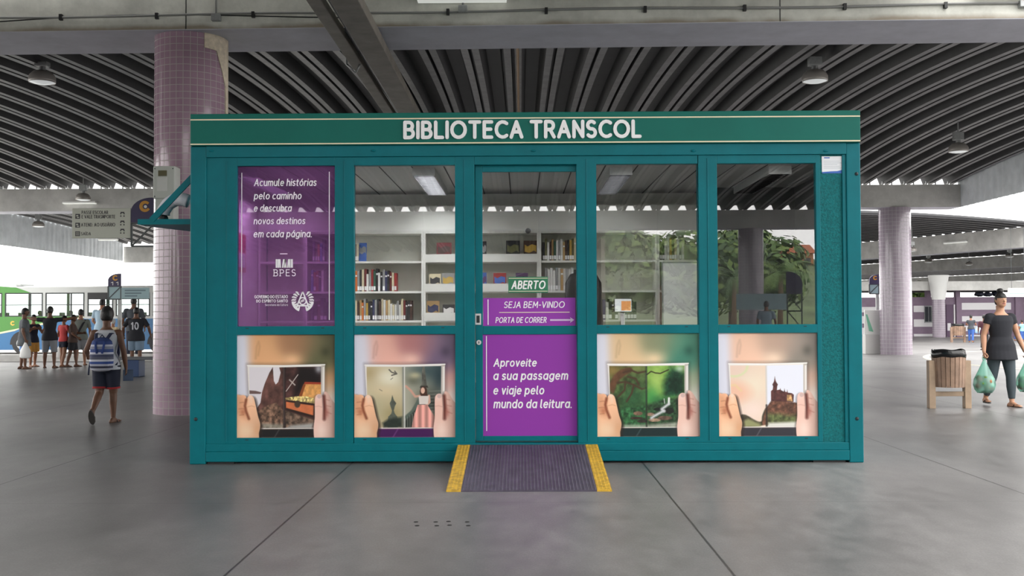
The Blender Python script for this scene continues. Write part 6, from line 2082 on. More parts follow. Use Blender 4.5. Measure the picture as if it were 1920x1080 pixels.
def person(label, x, y, H, face, skin, legs, arms, hair='short', top=None, bottom=None, shoe='sandal', voxel=0.012, lean=0.0, head_turn=0.0, child=False, girth=1.0, group=None, female=False, z=0.0):
    """legs: two (swing, bend, out) in degrees, person's left then right; arms: two dicts with elbow and wrist in units of H relative to the shoulder,
    local axes: x = person's left, y = backwards, z = up"""
    t = thing('person', label, 'person', (x, y, z), R(face), group)
    th, sh, an = 0.235, 0.235, 0.038
    hw = 0.058 if female else 0.052
    J = {}
    low = 9
    for i, (sw, bend, out) in enumerate(legs):
        s = 1 if i == 0 else -1
        hip = V(s * hw, 0, 0)
        a, o_ = R(sw), R(out)
        knee = hip + V(s * math.sin(o_) * th, -math.sin(a) * th, -math.cos(a) * th * math.cos(o_))
        c = R(sw - bend)
        ank = knee + V(s * math.sin(o_) * sh * 0.4, -math.sin(c) * sh, -math.cos(c) * sh)
        fp = c * 0.85 if bend > 25 else 0.0            # foot follows the shank on a lifted leg
        fd = V(s * 0.25, -math.cos(fp), -math.sin(-fp) if False else math.sin(fp)).normalized()
        if bend > 25:
            fd = V(s * 0.1, -math.cos(c), math.sin(c)).normalized()
        toe = ank + fd * 0.105
        heel = ank - fd * 0.035
        up = V(0, -math.sin(c), -math.cos(c)) if bend > 25 else V(0, 0, -1)
        J[i] = dict(hip=hip, knee=knee, ank=ank, toe=toe + up * 0.026, heel=heel + up * 0.024, fd=fd, up=up)
        low = min(low, (ank + up * an).z, (toe + up * an).z)
    hz = -low                                        # pelvis height
    P = V(0, 0, hz)
    for i in J:
        for k in ('hip', 'knee', 'ank', 'toe', 'heel'):
            J[i][k] = J[i][k] + P
    ln = R(lean)
    def tr(p):                                        # trunk point with forward lean
        return P + V(p[0], p[1] * 1.0 - math.sin(ln) * p[2], math.cos(ln) * p[2])
    sw_ = (0.094 if female else 0.108) * girth * (0.95 if child else 1)
    ring = [(-0.05, 0.070, 0.055), (0.0, 0.088, 0.064), (0.05, 0.086, 0.062), (0.12, 0.072, 0.055), (0.20, 0.084, 0.060), (0.265, 0.092, 0.060), (0.305, 0.086, 0.050), (0.33, 0.050, 0.040), (0.35, 0.033, 0.034), (0.375, 0.030, 0.033), (0.40, 0.032, 0.035)]
    ring = [(a, b * girth * (1.06 if female and a < 0.08 else 1.0), c * girth) for a, b, c in ring]
    b = NB()
    tube(b, [tr((0, 0, a)) for a, _, _ in ring], [(p_, q_) for _, p_, q_ in ring], 20)
    k_ = 1.16 if child else 1.0
    hc = tr((0, -0.012, 0.40 + 0.052 * k_))
    hr = (0.046 * k_, 0.056 * k_, 0.066 * k_)
    Rh = Matrix.Rotation(R(head_turn), 3, 'Z')
    ell(b, hc, hr, Rh, seg=24, rings=16)
    hp = lambda a, q_, c: hc + Rh @ V(a * hr[0], q_ * hr[1], c * hr[2])
    ell(b, hp(0, -0.45, -0.55), (hr[0] * 0.72, hr[1] * 0.5, hr[2] * 0.45), Rh)              # jaw
    rtube(b, hp(0, -0.98, 0.12), hp(0, -1.12, -0.16), 0.006, 0.009, 8)                       # nose
    for s in (-1, 1):
        ell(b, hp(s * 1.0, 0.05, -0.05), (0.008, 0.012, 0.018), Rh, seg=10, rings=8)         # ears
    for i in J:
        j = J[i]
        rtube(b, j['hip'] + V(0, 0, 0.0), j['knee'], 0.056 * girth, 0.036)
        rtube(b, j['knee'], j['knee'].lerp(j['ank'], 0.35) + V(0, 0.006, 0), 0.034, 0.034)
        rtube(b, j['knee'].lerp(j['ank'], 0.35) + V(0, 0.006, 0), j['ank'], 0.033, 0.020)
        rtube(b, j['ank'], j['heel'], 0.019, 0.018); rtube(b, j['heel'], j['toe'] - j['fd'] * 0.02, 0.017, 0.014); rtube(b, j['ank'], j['toe'] - j['fd'] * 0.04, 0.019, 0.014)
        side = j['fd'].cross(j['up']).normalized()
        for q_ in range(5):
            base = j['toe'] - j['fd'] * 0.022 + side * (q_ - 2) * 0.0085
            rtube(b, base, base + j['fd'] * (0.022 - 0.002 * abs(q_ - 1)), 0.0062, 0.0055, 8)
    AR = []
    for i, a in enumerate(arms):
        s = 1 if i == 0 else -1
        S = tr((s * sw_, 0.0, 0.295))
        E = S + V(*a['elbow']) if not isinstance(a['elbow'], Vector) else S + a['elbow']
        W = S + V(*a['wrist'])
        AR.append((S, E, W, s))
        rtube(b, S - V(s * 0.02, 0, 0), S, 0.034, 0.034)
        rtube(b, S, E, 0.031, 0.024); rtube(b, E, E.lerp(W, 0.35), 0.025, 0.025); rtube(b, E.lerp(W, 0.35), W, 0.025, 0.0155)
        d = (W - E).normalized()
        inw = V(-s, 0, 0) if abs(d.x) < 0.8 else V(0, 0, -1)
        inw = (inw - d * inw.dot(d)).normalized()
        fwd = d.cross(inw) * (1 if d.cross(inw).y < 0 else -1)
        C = W + d * 0.03
        for q_ in range(4):                            # palm as four rays, each ending in a finger
            k0 = W + fwd * (q_ - 1.5) * 0.006
            k1 = W + d * (0.052 - 0.002 * abs(q_ - 1)) + fwd * (1.5 - q_) * 0.0122
            rtube(b, k0, k1, 0.0105, 0.0085, 8)
            fl = (0.030, 0.037, 0.040, 0.035)[3 - q_] if True else 0
            cu = a.get('curl', 0.5)
            d1 = (d * math.cos(cu) + inw * math.sin(cu)).normalized(); d2 = (d * math.cos(cu * 2.3) + inw * math.sin(cu * 2.3)).normalized()
            k2 = k1 + d1 * fl * 0.55; k3 = k2 + d2 * fl * 0.5
            rtube(b, k1, k2, 0.0062, 0.0056, 8); rtube(b, k2, k3, 0.0055, 0.0046, 8)
        tb = W + d * 0.016 + fwd * 0.012
        tm = tb + (fwd * 0.8 + d * 0.6 + inw * 0.3).normalized() * 0.024
        te = tm + (fwd * 0.25 + d * 0.85 + inw * 0.45).normalized() * 0.022
        rtube(b, tb, tm, 0.009, 0.0068, 8); rtube(b, tm, te, 0.0066, 0.005, 8)
    for v in b.verts:
        v.co *= H
    body = solid('body', b, skin, t, voxel * 0.62, 1)
    SC = lambda bm_: [setattr(v, 'co', v.co * H) for v in bm_.verts]
    # face pieces
    b = NB()
    if hair != 'hidden':
        for s in (-1, 1):
            b1_ = NB(); ell(b1_, hp(s * 0.40, -0.88, 0.10), (0.0074, 0.005, 0.0042), Rh, seg=10, rings=8); ell(b1_, hp(s * 0.40, -0.945, 0.10), (0.0040, 0.003, 0.0040), Rh, seg=8, rings=6, mi=1)
            SC(b1_); obj('eye', b1_, [EYE_W, EYE_D], t, smooth=True)
            b1_ = NB(); rtube(b1_, hp(s * 0.2, -0.95, 0.30), hp(s * 0.62, -0.80, 0.31), 0.0028, 0.002, 6); SC(b1_); obj('eyebrow', b1_, HAIR, t, smooth=True)
        b1_ = NB(); ell(b1_, hp(0, -0.93, -0.48), (0.016, 0.006, 0.0055), Rh, seg=12, rings=8); SC(b1_); obj('lips', b1_, LIP, t, smooth=True)
    b.free()
    # hair
    if hair in ('short', 'bun', 'long', 'cap'):
        b = NB()
        vs = ell(b, (0, 0, 0), (hr[0] * 1.12, hr[1] * 1.10, hr[2] * 1.09), seg=26, rings=18)
        for v in vs:
            n = V(v.co.x / hr[0], v.co.y / hr[1], v.co.z / hr[2])
            lowz = 0.40 if n.y < -0.35 else (0.0 if n.y < 0.1 else -0.62)
            k2 = min(1.0, max(0.0, (lowz - n.z) / 0.22))
            v.co *= 1.0 - 0.19 * k2 * k2 * (3 - 2 * k2)
            v.co = hc + Rh @ v.co + V(0, 0, 0.0)
        if hair == 'bun':
            ell(b, hp(0, 0.15, 1.25), (0.030, 0.030, 0.024), Rh, seg=16, rings=12)
        if hair == 'long':
            ell(b, hp(0, 0.75, -0.55), (hr[0] * 0.95, 0.022, hr[2] * 0.95), Rh, seg=16, rings=12)
        SC(b)
        if hair == 'cap':
            ell(b, hp(0, -0.8, 0.55) * H, (hr[0] * 0.9 * H, hr[1] * 0.7 * H, 0.006 * H), Rh)
        obj('hair' if hair != 'cap' else 'cap', b, HAIR if hair != 'cap' else mat('cap_grey', (190, 190, 186), rough=0.7), t, smooth=True)
    # clothes
    if top:
        b = NB()
        e = top.get('ease', 0.010)
        hem = top.get('hem', -0.02)
        rr = [(hem, 0.096 * girth + e + 0.012 + top.get('flare', 0.0), 0.072 * girth + e + 0.012 + top.get('flare', 0.0))] + [(a, p_ + e + (0.020 if a < 0.03 else (0.014 if a < 0.1 else 0)), q_ + e + (0.013 if a < 0.1 else 0)) for a, p_, q_ in ring if max(hem + 0.02, -0.01) < a < top.get('neckz', 0.328) - 0.003] + [(top.get('neckz', 0.328), top.get('neck', 0.056), top.get('neckd', 0.046))]
        tube(b, [tr((0, 0, a)) for a, _, _ in rr], [(p_, q_) for _, p_, q_ in rr], 22)
        fr = top.get('sleeve', 0.5)
        for S, E, W, s in AR:
            if fr <= 0:
                continue
            if fr <= 1:
                rtube(b, S - V(s * 0.02, 0, -0.002), S, 0.040, 0.041)
                tube(b, [S, S.lerp(E, fr * 0.5), S.lerp(E, fr)], [0.041, 0.038, 0.040], 14)
            else:
                tube(b, [S, E, E.lerp(W, fr - 1)], [0.041, 0.033, 0.028], 14)
        SC(b)
        solid(top.get('name', 'shirt'), b, top['mat'], t, voxel, 3)
    if bottom:
        b = NB()
        e = bottom.get('ease', 0.010)
        tube(b, [P + V(0, 0, 0.075), P + V(0, 0, 0.03), P, P + V(0, 0, -0.055)], [(0.086 * girth + e, 0.062 * girth + e), (0.090 * girth + e, 0.066 * girth + e), (0.094 * girth + e, 0.068 * girth + e), (0.085 * girth + e, 0.060 * girth + e)], 20)
        fr = bottom['len']
        for i in J:
            j = J[i]
            r0, r1 = 0.056 * girth + e, bottom.get('cuff', 0.05)
            if fr <= 1:
                tube(b, [j['hip'] + V(0, 0, 0.01), j['hip'].lerp(j['knee'], fr * 0.5), j['hip'].lerp(j['knee'], fr)], [r0, (r0 + r1) / 2, r1], 16)
            else:
                tube(b, [j['hip'] + V(0, 0, 0.01), j['knee'], j['knee'].lerp(j['ank'], (fr - 1) * 0.45), j['knee'].lerp(j['ank'], fr - 1)], [r0, 0.036 + e, 0.035 + e, r1], 16)
        SC(b)
        solid(bottom.get('name', 'shorts'), b, bottom['mat'], t, voxel, 2)
        if bottom.get('hem_mat'):
            for i in J:
                j = J[i]
                b = NB(); tube(b, [j['hip'].lerp(j['knee'], fr - 0.06), j['hip'].lerp(j['knee'], fr + 0.01)], [r1 + 0.004, r1 + 0.004], 18); SC(b); obj('shorts_hem', b, bottom['hem_mat'], t, smooth='auto')
    # footwear
    for i in J:
        j = J[i]
        f, up = j['fd'], j['up']
        side = f.cross(up).normalized()
        c0 = j['heel'] + up * 0.016 - f * 0.022
        c1 = j['toe'] + up * 0.013 + f * 0.016
        b = NB()
        n = 12
        outl = []
        for k in range(n * 2):
            a = 2 * math.pi * k / (n * 2)
            q_ = (c0 + c1) / 2 + f * (c1 - c0).length / 2 * math.cos(a) + side * (0.027 + 0.004 * math.cos(a)) * math.sin(a) * (1.0)
            outl.append(q_)
        A_ = [b.verts.new(q_ - up * 0.004) for q_ in outl]; B_ = [b.verts.new(q_ + up * 0.006) for q_ in outl]
        b.faces.new(A_); b.faces.new(list(reversed(B_)))
        for k in range(len(outl)):
            k2 = (k + 1) % len(outl); b.faces.new((A_[k], A_[k2], B_[k2], B_[k]))
        SC(b)
        so = obj('sandal' if shoe == 'sandal' else 'shoe', b, SANDAL, t)
        if shoe == 'sandal':
            b = NB()
            st = j['toe'] - f * 0.012
            for s2 in (-1, 1):
                tube(b, [st - up * 0.008, (st + c0) / 2 + side * 0.012 * s2 + f * 0.02 - up * 0.02, (c0 + c1) / 2 + side * 0.027 * s2], [0.004] * 3, 6)
            SC(b); obj('sandal_strap', b, BLACK, so, smooth=True)
        else:
            b = NB(); rtube(b, j['heel'], j['toe'] - f * 0.01, 0.026, 0.020); rtube(b, j['ank'] - V(0, 0, -0.005), j['heel'] + f * 0.02, 0.026, 0.026); SC(b)
            obj('shoe_upper', b, shoe if not isinstance(shoe, str) else SANDAL, so, smooth=True)
    return t, dict(J=J, AR=AR, tr=tr, H=H, hc=hc)


def wpt(t, p, H):
    """point of a person (units of H) in world space"""
    M = Matrix.Translation(t.location) @ t.rotation_euler.to_matrix().to_4x4()
    return M @ (p * H)


DOWN = dict(elbow=(0.03, 0.02, -0.16), wrist=(0.035, -0.02, -0.305), curl=0.35)


def arm(e, w, curl=0.45):
    return dict(elbow=e, wrist=w, curl=curl)


def both(e, w, curl=0.4):
    return [arm(e, w, curl), arm((-e[0], e[1], e[2]), (-w[0], w[1], w[2]), curl)]


BLK = mat('cloth_black', (30, 31, 38), rough=0.85)
CHAR = mat('cloth_charcoal', (64, 68, 74), rough=0.85)
WHT = mat('cloth_white', (196, 196, 204), rough=0.85)
GRY = mat('cloth_grey', (132, 134, 140), rough=0.85)
LEG = mat('cloth_leggings', (62, 72, 78), rough=0.8)
NAVYC = mat('cloth_navy', (26, 30, 48), rough=0.85)
REDC = mat('cloth_coral', (206, 78, 78), rough=0.85)
BRN = mat('cloth_brown', (74, 56, 50), rough=0.85)
LBL = mat('cloth_light_blue', (150, 172, 188), rough=0.85)
DEN = mat('cloth_denim', (58, 92, 160), rough=0.85)
OCH = mat('cloth_ochre', (188, 140, 64), rough=0.85)
TEALC = mat('cloth_aqua', (140, 200, 200), rough=0.85)
CREAMC = mat('cloth_cream', (206, 186, 150), rough=0.85)
REDHEM = mat('cloth_red', (150, 34, 38), rough=0.85)

# --- woman with two bags (right)
p = onfloor(1878, 762)
wo, wi = person('woman in black top and grey leggings walking towards us with two shopping bags', p.x, p.y, 1.585, 6, SKIN_L,
                [(10, 8, 2), (-8, 22, 1)], [arm((0.06, 0.01, -0.155), (0.098, -0.035, -0.30), 1.1), arm((-0.045, 0.015, -0.16), (-0.07, -0.03, -0.305), 1.1)], hair='bun', female=True, girth=1.12,
                top=dict(mat=BLK, sleeve=0.36, hem=-0.085, flare=0.016, ease=0.013, neck=0.074, neckz=0.318, neckd=0.05), bottom=dict(mat=LEG, len=1.86, cuff=0.028, ease=0.006, name='leggings'), voxel=0.011)


def shop_bag(t, W, label, seed):
    rs = random.Random(seed)
    g_ = mat('bag_film_' + str(seed), (150, 205, 190), rough=0.35)
    film = glass_mat('thin_bag', tint=(196, 232, 220), refl=0.05, body=(150, 212, 196), body_fac=0.28, grough=0.3)
    bt = thing('shopping_bag', label, 'shopping bag', (W.x, W.y, W.z - 0.50), group='thin green shopping bags')
    b = NB()
    prof = [(0.02, 0.04), (0.10, 0.0), (0.135, 0.05), (0.15, 0.12), (0.135, 0.2), (0.09, 0.30), (0.045, 0.40), (0.014, 0.47), (0.010, 0.50)]
    rings = lathe(b, prof, seg=26)
    for rg in rings:
        for i, v in enumerate(rg):
            v.co.x *= 1.0 + 0.07 * math.sin(i * 2.1 + v.co.z * 9); v.co.y *= 0.72 + 0.06 * math.sin(i * 1.7)
    obj('bag_film', b, film, bt, smooth=True)
    b = NB()
    for s in (-1, 1):
        tube(b, [(s * 0.012, 0, 0.46), (s * 0.028, 0, 0.50), (0.0, 0, 0.525)], [0.008, 0.006, 0.006], 8)
    obj('bag_handle', b, g_, bt, smooth=True)
    cs = [mat('goods_green', (96, 130, 60), rough=0.6), mat('goods_red', (186, 52, 40), rough=0.6), mat('goods_white', (220, 216, 206), rough=0.6), mat('goods_brown', (150, 104, 66), rough=0.6)]
    for k in range(16):
        a = k * 2.4
        b = NB(); r_ = 0.048 if k % 3 else 0.04
        ell(b, (0.088 * math.cos(a), 0.058 * math.sin(a), 0.06 + 0.0105 * k), (r_, r_, r_ * 0.9), seg=12, rings=8)
        obj('groceries_seen_inside', b, cs[(k * 5 + seed) % 4], bt, smooth=True)
    return bt


for i, lb in ((1, 'thin green shopping bag in the hand of the woman nearer the wooden bin'), (0, 'thin green shopping bag at the frame edge in the other hand of the woman')):
    S, E, W, s = wi['AR'][i]
    shop_bag(wo, wpt(wo, W + (W - E).normalized() * 0.055, wi['H']), lb, i)

# --- boy with the striped backpack (left)
p = onfloor(196, 793)
bo, bi = person('boy in white sleeveless shirt and dark shorts walking away in grey sandals', p.x + 0.02, p.y, 1.40, 184, SKIN_D,
                [(-6, 44, 0), (4, 5, 1)], [arm((0.055, 0.03, -0.15), (0.09, -0.10, -0.20), 0.8), arm((-0.045, 0.02, -0.16), (-0.055, -0.02, -0.31), 0.5)], hair='short', child=True, girth=1.08,
                top=dict(mat=WHT, sleeve=0.0, hem=-0.03, ease=0.010), bottom=dict(mat=NAVYC, len=0.84, cuff=0.058, ease=0.014, hem_mat=REDHEM), voxel=0.010)
STR = bpy.data.materials.new('striped_canvas'); STR.use_nodes = True
_nt = STR.node_tree
_tc = _nt.nodes.new('ShaderNodeTexCoord'); _sx = _nt.nodes.new('ShaderNodeSeparateXYZ'); _mr = _nt.nodes.new('ShaderNodeMapRange'); _cr = _nt.nodes.new('ShaderNodeValToRGB')
_nt.links.new(_tc.outputs['Object'], _sx.inputs[0]); _nt.links.new(_sx.outputs[2], _mr.inputs[0])
_mr.inputs[1].default_value = 0.0; _mr.inputs[2].default_value = 0.40
_nt.links.new(_mr.outputs[0], _cr.inputs[0]); _nt.links.new(_cr.outputs[0], _nt.nodes['Principled BSDF'].inputs['Base Color'])
_cr.color_ramp.interpolation = 'CONSTANT'
_st = [(0.0, (190, 190, 204)), (0.07, (60, 62, 84)), (0.14, (186, 186, 200)), (0.20, (48, 74, 140)), (0.28, (196, 196, 208)), (0.34, (84, 86, 104)), (0.42, (66, 70, 96)), (0.50, (190, 190, 204)), (0.56, (58, 76, 130)), (0.66, (126, 128, 146)), (0.74, (182, 184, 198)), (0.80, (52, 70, 126)), (0.9, (40, 56, 104))]
_cr.color_ramp.elements[0].color = rgb(_st[0][1]); _cr.color_ramp.elements[1].position = _st[1][0]; _cr.color_ramp.elements[1].color = rgb(_st[1][1])
for pos, c in _st[2:]:
    e_ = _cr.color_ramp.elements.new(pos); e_.color = rgb(c)
_nt.nodes['Principled BSDF'].inputs['Roughness'].default_value = 0.8
W0 = wpt(bo, bi['tr']((0, 0.085, -0.03)), bi['H'])
bp_ = thing('backpack', 'blue, white and grey striped backpack on the boy at the left', 'backpack', (W0.x, W0.y, W0.z), bo.rotation_euler.z)
b = NB(); tube(b, [(0, 0.055, 0.0), (0, 0.06, 0.02), (0, 0.065, 0.12), (0, 0.06, 0.28), (0, 0.05, 0.36), (0, 0.045, 0.395), (0, 0.045, 0.41)], [(0.10, 0.05), (0.135, 0.085), (0.145, 0.095), (0.14, 0.085), (0.12, 0.07), (0.08, 0.045), (0.02, 0.01)], 20); obj('pack_body', b, STR, bp_, smooth=True)
b = NB(); tube(b, [(0, 0.135, 0.03), (0, 0.14, 0.05), (0, 0.145, 0.14), (0, 0.135, 0.18), (0, 0.13, 0.19)], [(0.06, 0.01), (0.11, 0.03), (0.115, 0.03), (0.10, 0.02), (0.05, 0.008)], 16); obj('front_pocket', b, STR, bp_, smooth=True)
for s in (-1, 1):
    b = NB(); tube(b, [(s * 0.05, 0.09, 0.33), (s * 0.07, 0.06, 0.40), (s * 0.09, 0.0, 0.455), (s * 0.095, -0.12, 0.455), (s * 0.10, -0.22, 0.38), (s * 0.12, -0.2, 0.2), (s * 0.14, -0.04, 0.06)], [(0.022, 0.006)] * 7, 10); obj('shoulder_strap', b, mat('strap_navy', (32, 40, 70), rough=0.8), bp_, smooth=True)
    b = NB(); tube(b, [(s * 0.055, 0.128, 0.36), (s * 0.045, 0.15, 0.27), (s * 0.03, 0.15, 0.21)], [(0.014, 0.005)] * 3, 8); obj('lid_strap', b, mat('strap_blue', (44, 66, 128), rough=0.8), bp_, smooth=True)
b = NB(); tube(b, [(-0.03, 0.05, 0.40), (0, 0.05, 0.44), (0.03, 0.05, 0.40)], 0.007, 8); obj('grab_loop', b, mat('strap_navy', (32, 40, 70)), bp_, smooth=True)
b = NB(); tube(b, [(0.15, 0.03, 0.1), (0.165, 0.03, 0.02), (0.17, 0.03, -0.06)], [(0.01, 0.004)] * 3, 8); obj('loose_strap', b, mat('strap_navy', (32, 40, 70)), bp_, smooth=True)
S, E, W, s = bi['AR'][1]
Wb = wpt(bo, W + V(0, 0, -0.055), bi['H'])
b = NB(); box(b, -0.06, 0.06, -0.012, 0.012, -0.09, 0.05); tag(obj('small_book', b, mat('book_slate', (70, 84, 110), rough=0.6), loc=(Wb.x + 0.02, Wb.y + 0.02, Wb.z), rz=0.4, bevel=0.003), 'small slate-blue book in the right hand of the boy', 'book')

GP = 'people waiting at the left bus platform'


def fp(u, v):
    q = onfloor(u, v)
    return q.x, q.y


SHORTS_P = mat('shorts_print', (88, 122, 180), rough=0.85, var=0.5, scale=14)
STAND = [(-4, 4, 3), (5, 6, 3)]
far = [
    ('man in charcoal vest over white shirt and patterned blue shorts at the far left', 45, 692, 580, 115, SKIN_D, STAND, [arm((0.03, -0.06, -0.14), (0.02, -0.19, -0.12)), arm((-0.03, 0.02, -0.16), (-0.05, -0.02, -0.30))], 'short', dict(mat=mat('vest_two_tone', (84, 88, 92), rough=0.85, var=0.3, scale=3), sleeve=0.75, hem=-0.12, ease=0.016, flare=0.01), dict(mat=SHORTS_P, len=0.95, cuff=0.058), 1.1),
    ('person in ochre skirt half hidden beside the charcoal-vested man', 62, 688, 592, 60, SKIN_M, STAND, both((0.05, -0.05, -0.13), (0.02, -0.14, -0.06)), 'short', dict(mat=NAVYC, sleeve=0.4, hem=-0.03), dict(mat=OCH, len=0.9, cuff=0.075), 1.0),
    ('man in black shirt and grey shorts with arms spread wide before the bus', 93, 690, 577, 185, SKIN_D, [(3, 3, 6), (-3, 3, 6)], both((0.15, -0.02, 0.01), (0.26, -0.06, 0.035)), 'short', dict(mat=BLK, sleeve=0.6, hem=-0.05, ease=0.014), dict(mat=GRY, len=1.05, cuff=0.06, ease=0.014), 1.1),
    ('girl in coral red top and dark shorts holding a white bag', 119, 688, 594, 150, SKIN_M, [(2, 4, 2), (-6, 8, 2)], [arm((0.04, 0.02, -0.15), (0.05, -0.06, -0.27)), arm((-0.05, -0.03, -0.14), (-0.02, -0.13, -0.17))], 'short', dict(mat=REDC, sleeve=0.5, hem=0.0), dict(mat=NAVYC, len=0.5, cuff=0.062), 1.0),
    ('person in brown top turned sideways beside the girl in coral', 136, 688, 592, 100, SKIN_D, [(10, 6, 2), (-8, 6, 2)], [arm((0.03, -0.05, -0.14), (0.0, -0.16, -0.14)), arm((-0.03, -0.03, -0.15), (-0.02, -0.12, -0.22))], 'short', dict(mat=BRN, sleeve=0.8, hem=-0.03), dict(mat=BLK, len=0.75, cuff=0.06), 1.05),
    ('man in grey shirt with dark diagonal bag strap, back turned', 151, 685, 582, 200, SKIN_M, STAND, both((0.04, 0.0, -0.16), (0.03, -0.09, -0.27)), 'short', dict(mat=mat('cloth_sage', (112, 118, 112), rough=0.85), sleeve=0.7, hem=-0.04, ease=0.014), dict(mat=GRY, len=0.95, cuff=0.06), 1.1),
    ('person in light blue shirt standing just in front of the bus door', 191, 672, 563, 180, SKIN_M, STAND, both((0.04, -0.02, -0.15), (0.03, -0.12, -0.22)), 'short', dict(mat=LBL, sleeve=0.7, hem=-0.05, ease=0.016), dict(mat=mat('trousers_taupe', (150, 138, 130), rough=0.85), len=1.9, cuff=0.04, name='trousers'), 1.15),
    ('person in cream shirt with a grey cap beyond the boy', 211, 680, 600, 160, SKIN_M, STAND, both((0.04, -0.02, -0.15), (0.03, -0.10, -0.24)), 'cap', dict(mat=CREAMC, sleeve=0.7, hem=-0.06, ease=0.016), dict(mat=CHAR, len=1.85, cuff=0.045, name='trousers'), 1.1),
    ('man in black football shirt numbered 10 and denim shorts, back turned', 255, 688, 579, 186, SKIN_D, [(4, 4, 4), (-4, 6, 4)], both((0.08, 0.01, -0.13), (0.09, -0.06, -0.25)), 'short', dict(mat=BLK, sleeve=0.8, hem=-0.06, ease=0.018), dict(mat=mat('denim_pale', (112, 132, 152), rough=0.85), len=0.95, cuff=0.066, ease=0.016), 1.25),
    ('person in dark clothes ahead of the man numbered 10, near the bus', 250, 674, 560, 190, SKIN_D, STAND, both((0.05, 0.0, -0.15), (0.05, -0.05, -0.28)), 'short', dict(mat=CHAR, sleeve=0.8, hem=-0.04), dict(mat=NAVYC, len=1.9, cuff=0.045, name='trousers'), 1.1),
]
FAR = []
for lb, u, vf, vt, fc, sk, lg, am, hr_, tp, bt_, gi in far:
    x, y = fp(u, vf)
    H = (vf - vt) * (y + CAM_D) / FPX
    FAR.append(person(lb, x, y, H, fc, sk, lg, am, hair=hr_, top=tp, bottom=bt_, voxel=0.016, girth=gi, group=GP))
# number 10 on the black shirt
t10, i10 = FAR[8]
c = i10['tr']((0, 0.075, 0.2))
text_mesh('shirt_number', '10', -0.10, 0.10, c.z * i10['H'] - 0.10, c.z * i10['H'] + 0.10, -0.135, WHT, t10, w=0.2, depth=0.004).rotation_euler = (0, 0, math.pi)
# belongings
t3, i3 = FAR[3]
S, E, W, s = i3['AR'][0]
q = wpt(t3, W + V(0, 0, -0.05), i3['H'])
b = NB(); tube(b, [(0, 0, -0.42), (0, 0, -0.38), (0, 0, -0.2), (0, 0, -0.05), (0, 0, 0.02)], [(0.10, 0.05), (0.13, 0.08), (0.12, 0.07), (0.05, 0.03), (0.015, 0.012)], 16)
tag(obj('white_bag', b, WHITE, loc=q, smooth=True), 'white bag in the hand of the girl in coral', 'bag')
t0_, i0_ = FAR[0]
S, E, W, s = i0_['AR'][1]
q = wpt(t0_, W + V(0, 0, -0.05), i0_['H'])
b = NB(); tube(b, [(0, 0, -0.40), (0, 0, -0.36), (0, 0, -0.2), (0, 0, -0.06), (0, 0, 0.02)], [(0.10, 0.05), (0.14, 0.08), (0.13, 0.07), (0.05, 0.03), (0.015, 0.012)], 16)
tag(obj('white_bag', b, WHITE, loc=q, smooth=True), 'white plastic bag hanging beside the charcoal-vested man', 'bag')
t5, i5 = FAR[5]
b = NB(); pts = [i5['tr'](p_) * i5['H'] for p_ in ((-0.075, 0.02, 0.325), (-0.04, 0.088, 0.25), (0.04, 0.092, 0.10), (0.10, 0.06, 0.0))]
tube(b, pts, [(0.028, 0.01)] * 4, 8); obj('bag_strap', b, BLK, t5, smooth=True)

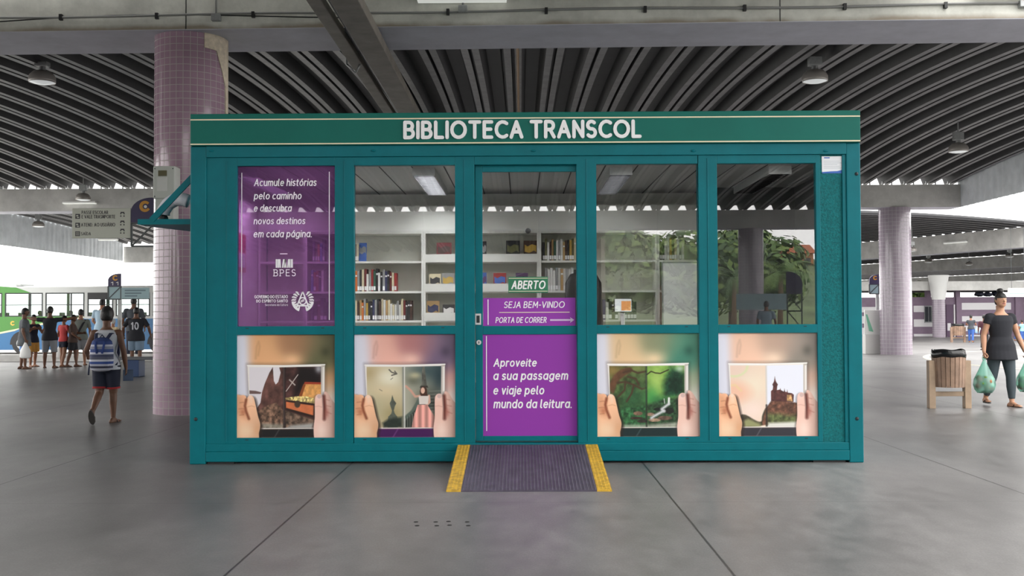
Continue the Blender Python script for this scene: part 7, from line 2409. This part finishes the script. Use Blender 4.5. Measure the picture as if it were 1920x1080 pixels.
GR = 'people before the striped building'
for lb, u, vf, vt, fc, sk, lg, am, hr_, tp, bt_ in (
    ('person in dark top and blue jeans holding a pale blue bag before the striped building', 1821, 642, 592, 150, SKIN_M, [(8, 4, 2), (-8, 10, 2)], both((0.05, -0.04, -0.14), (0.03, -0.15, -0.15)), 'short', dict(mat=CHAR, sleeve=0.5, hem=-0.02), dict(mat=DEN, len=1.9, cuff=0.045, name='jeans')),
    ('person in dark red clothes half hidden behind the woman with the bags', 1846, 656, 592, 170, SKIN_D, STAND, both((0.04, 0.0, -0.16), (0.04, -0.03, -0.30)), 'short', dict(mat=mat('cloth_wine', (70, 34, 44), rough=0.85), sleeve=0.9, hem=-0.05), dict(mat=BLK, len=1.9, cuff=0.05, name='trousers')),
    ('person in grey top and blue trousers at the right frame edge', 1906, 639, 602, 90, SKIN_M, STAND, both((0.04, -0.04, -0.14), (0.02, -0.13, -0.18)), 'short', dict(mat=GRY, sleeve=0.6, hem=-0.02), dict(mat=DEN, len=1.8, cuff=0.05, name='trousers')),
    ('person in aqua top and blue trousers cut by the right frame edge', 1917, 640, 601, 200, SKIN_M, STAND, both((0.04, -0.02, -0.15), (0.03, -0.10, -0.25)), 'short', dict(mat=TEALC, sleeve=0.6, hem=-0.03), dict(mat=DEN, len=1.8, cuff=0.05, name='trousers')),
):
    x, y = fp(u, vf)
    H = (vf - vt) * (y + CAM_D) / FPX
    r_ = person(lb, x, y, H, fc, sk, lg, am, hair=hr_, top=tp, bottom=bt_, voxel=0.02, girth=1.1, group=GR)
    if u == 1821:
        S, E, W, s = r_[1]['AR'][1]
        q = wpt(r_[0], W, H)
        b = NB(); tube(b, [(0, 0, -0.38), (0, 0, -0.34), (0, 0, -0.18), (0, 0, -0.05), (0, 0, 0.02)], [(0.14, 0.08), (0.22, 0.12), (0.2, 0.11), (0.07, 0.04), (0.02, 0.012)], 16)
        tag(obj('pale_bag', b, mat('bag_pale_blue', (160, 190, 226), rough=0.5), loc=(q.x + 0.1, q.y - 0.1, q.z), smooth=True), 'pale blue bag carried before the striped building', 'bag')

# the man mirrored in the last window
pm = mir(1437, 600, 34)
person('man in light blue shirt mirrored in the last window', pm.x, pm.y, 1.68, 20, SKIN_M, STAND, both((0.05, 0.0, -0.15), (0.05, -0.08, -0.26)), hair='short', top=dict(mat=LBL, sleeve=0.8, hem=-0.06, ease=0.016), bottom=dict(mat=NAVYC, len=1.9, cuff=0.045, name='trousers'), voxel=0.02, girth=1.1)

for lb, u, zz in (('passenger in dark shirt standing inside the bus, seen through the middle of its second window', 74, 0.42), ('passenger in grey shirt inside the bus, seen at the left of its third window', 94, 0.42), ('passenger inside the bus, seen at the right end of its third window', 132, 0.42)):
    q = at(u, 590, YB + 1.2)
    person(lb, q.x, q.y, 1.6, 90 if u != 94 else 30, SKIN_D, STAND, both((0.03, -0.06, -0.13), (0.02, -0.18, -0.10)), hair='short', top=dict(mat=CHAR if u != 94 else BLK, sleeve=0.8, hem=-0.04), bottom=dict(mat=NAVYC, len=1.9, cuff=0.05, name='trousers'), voxel=0.022, girth=1.1, group='passengers inside the bus', z=-0.36 + zsk + 0.1)
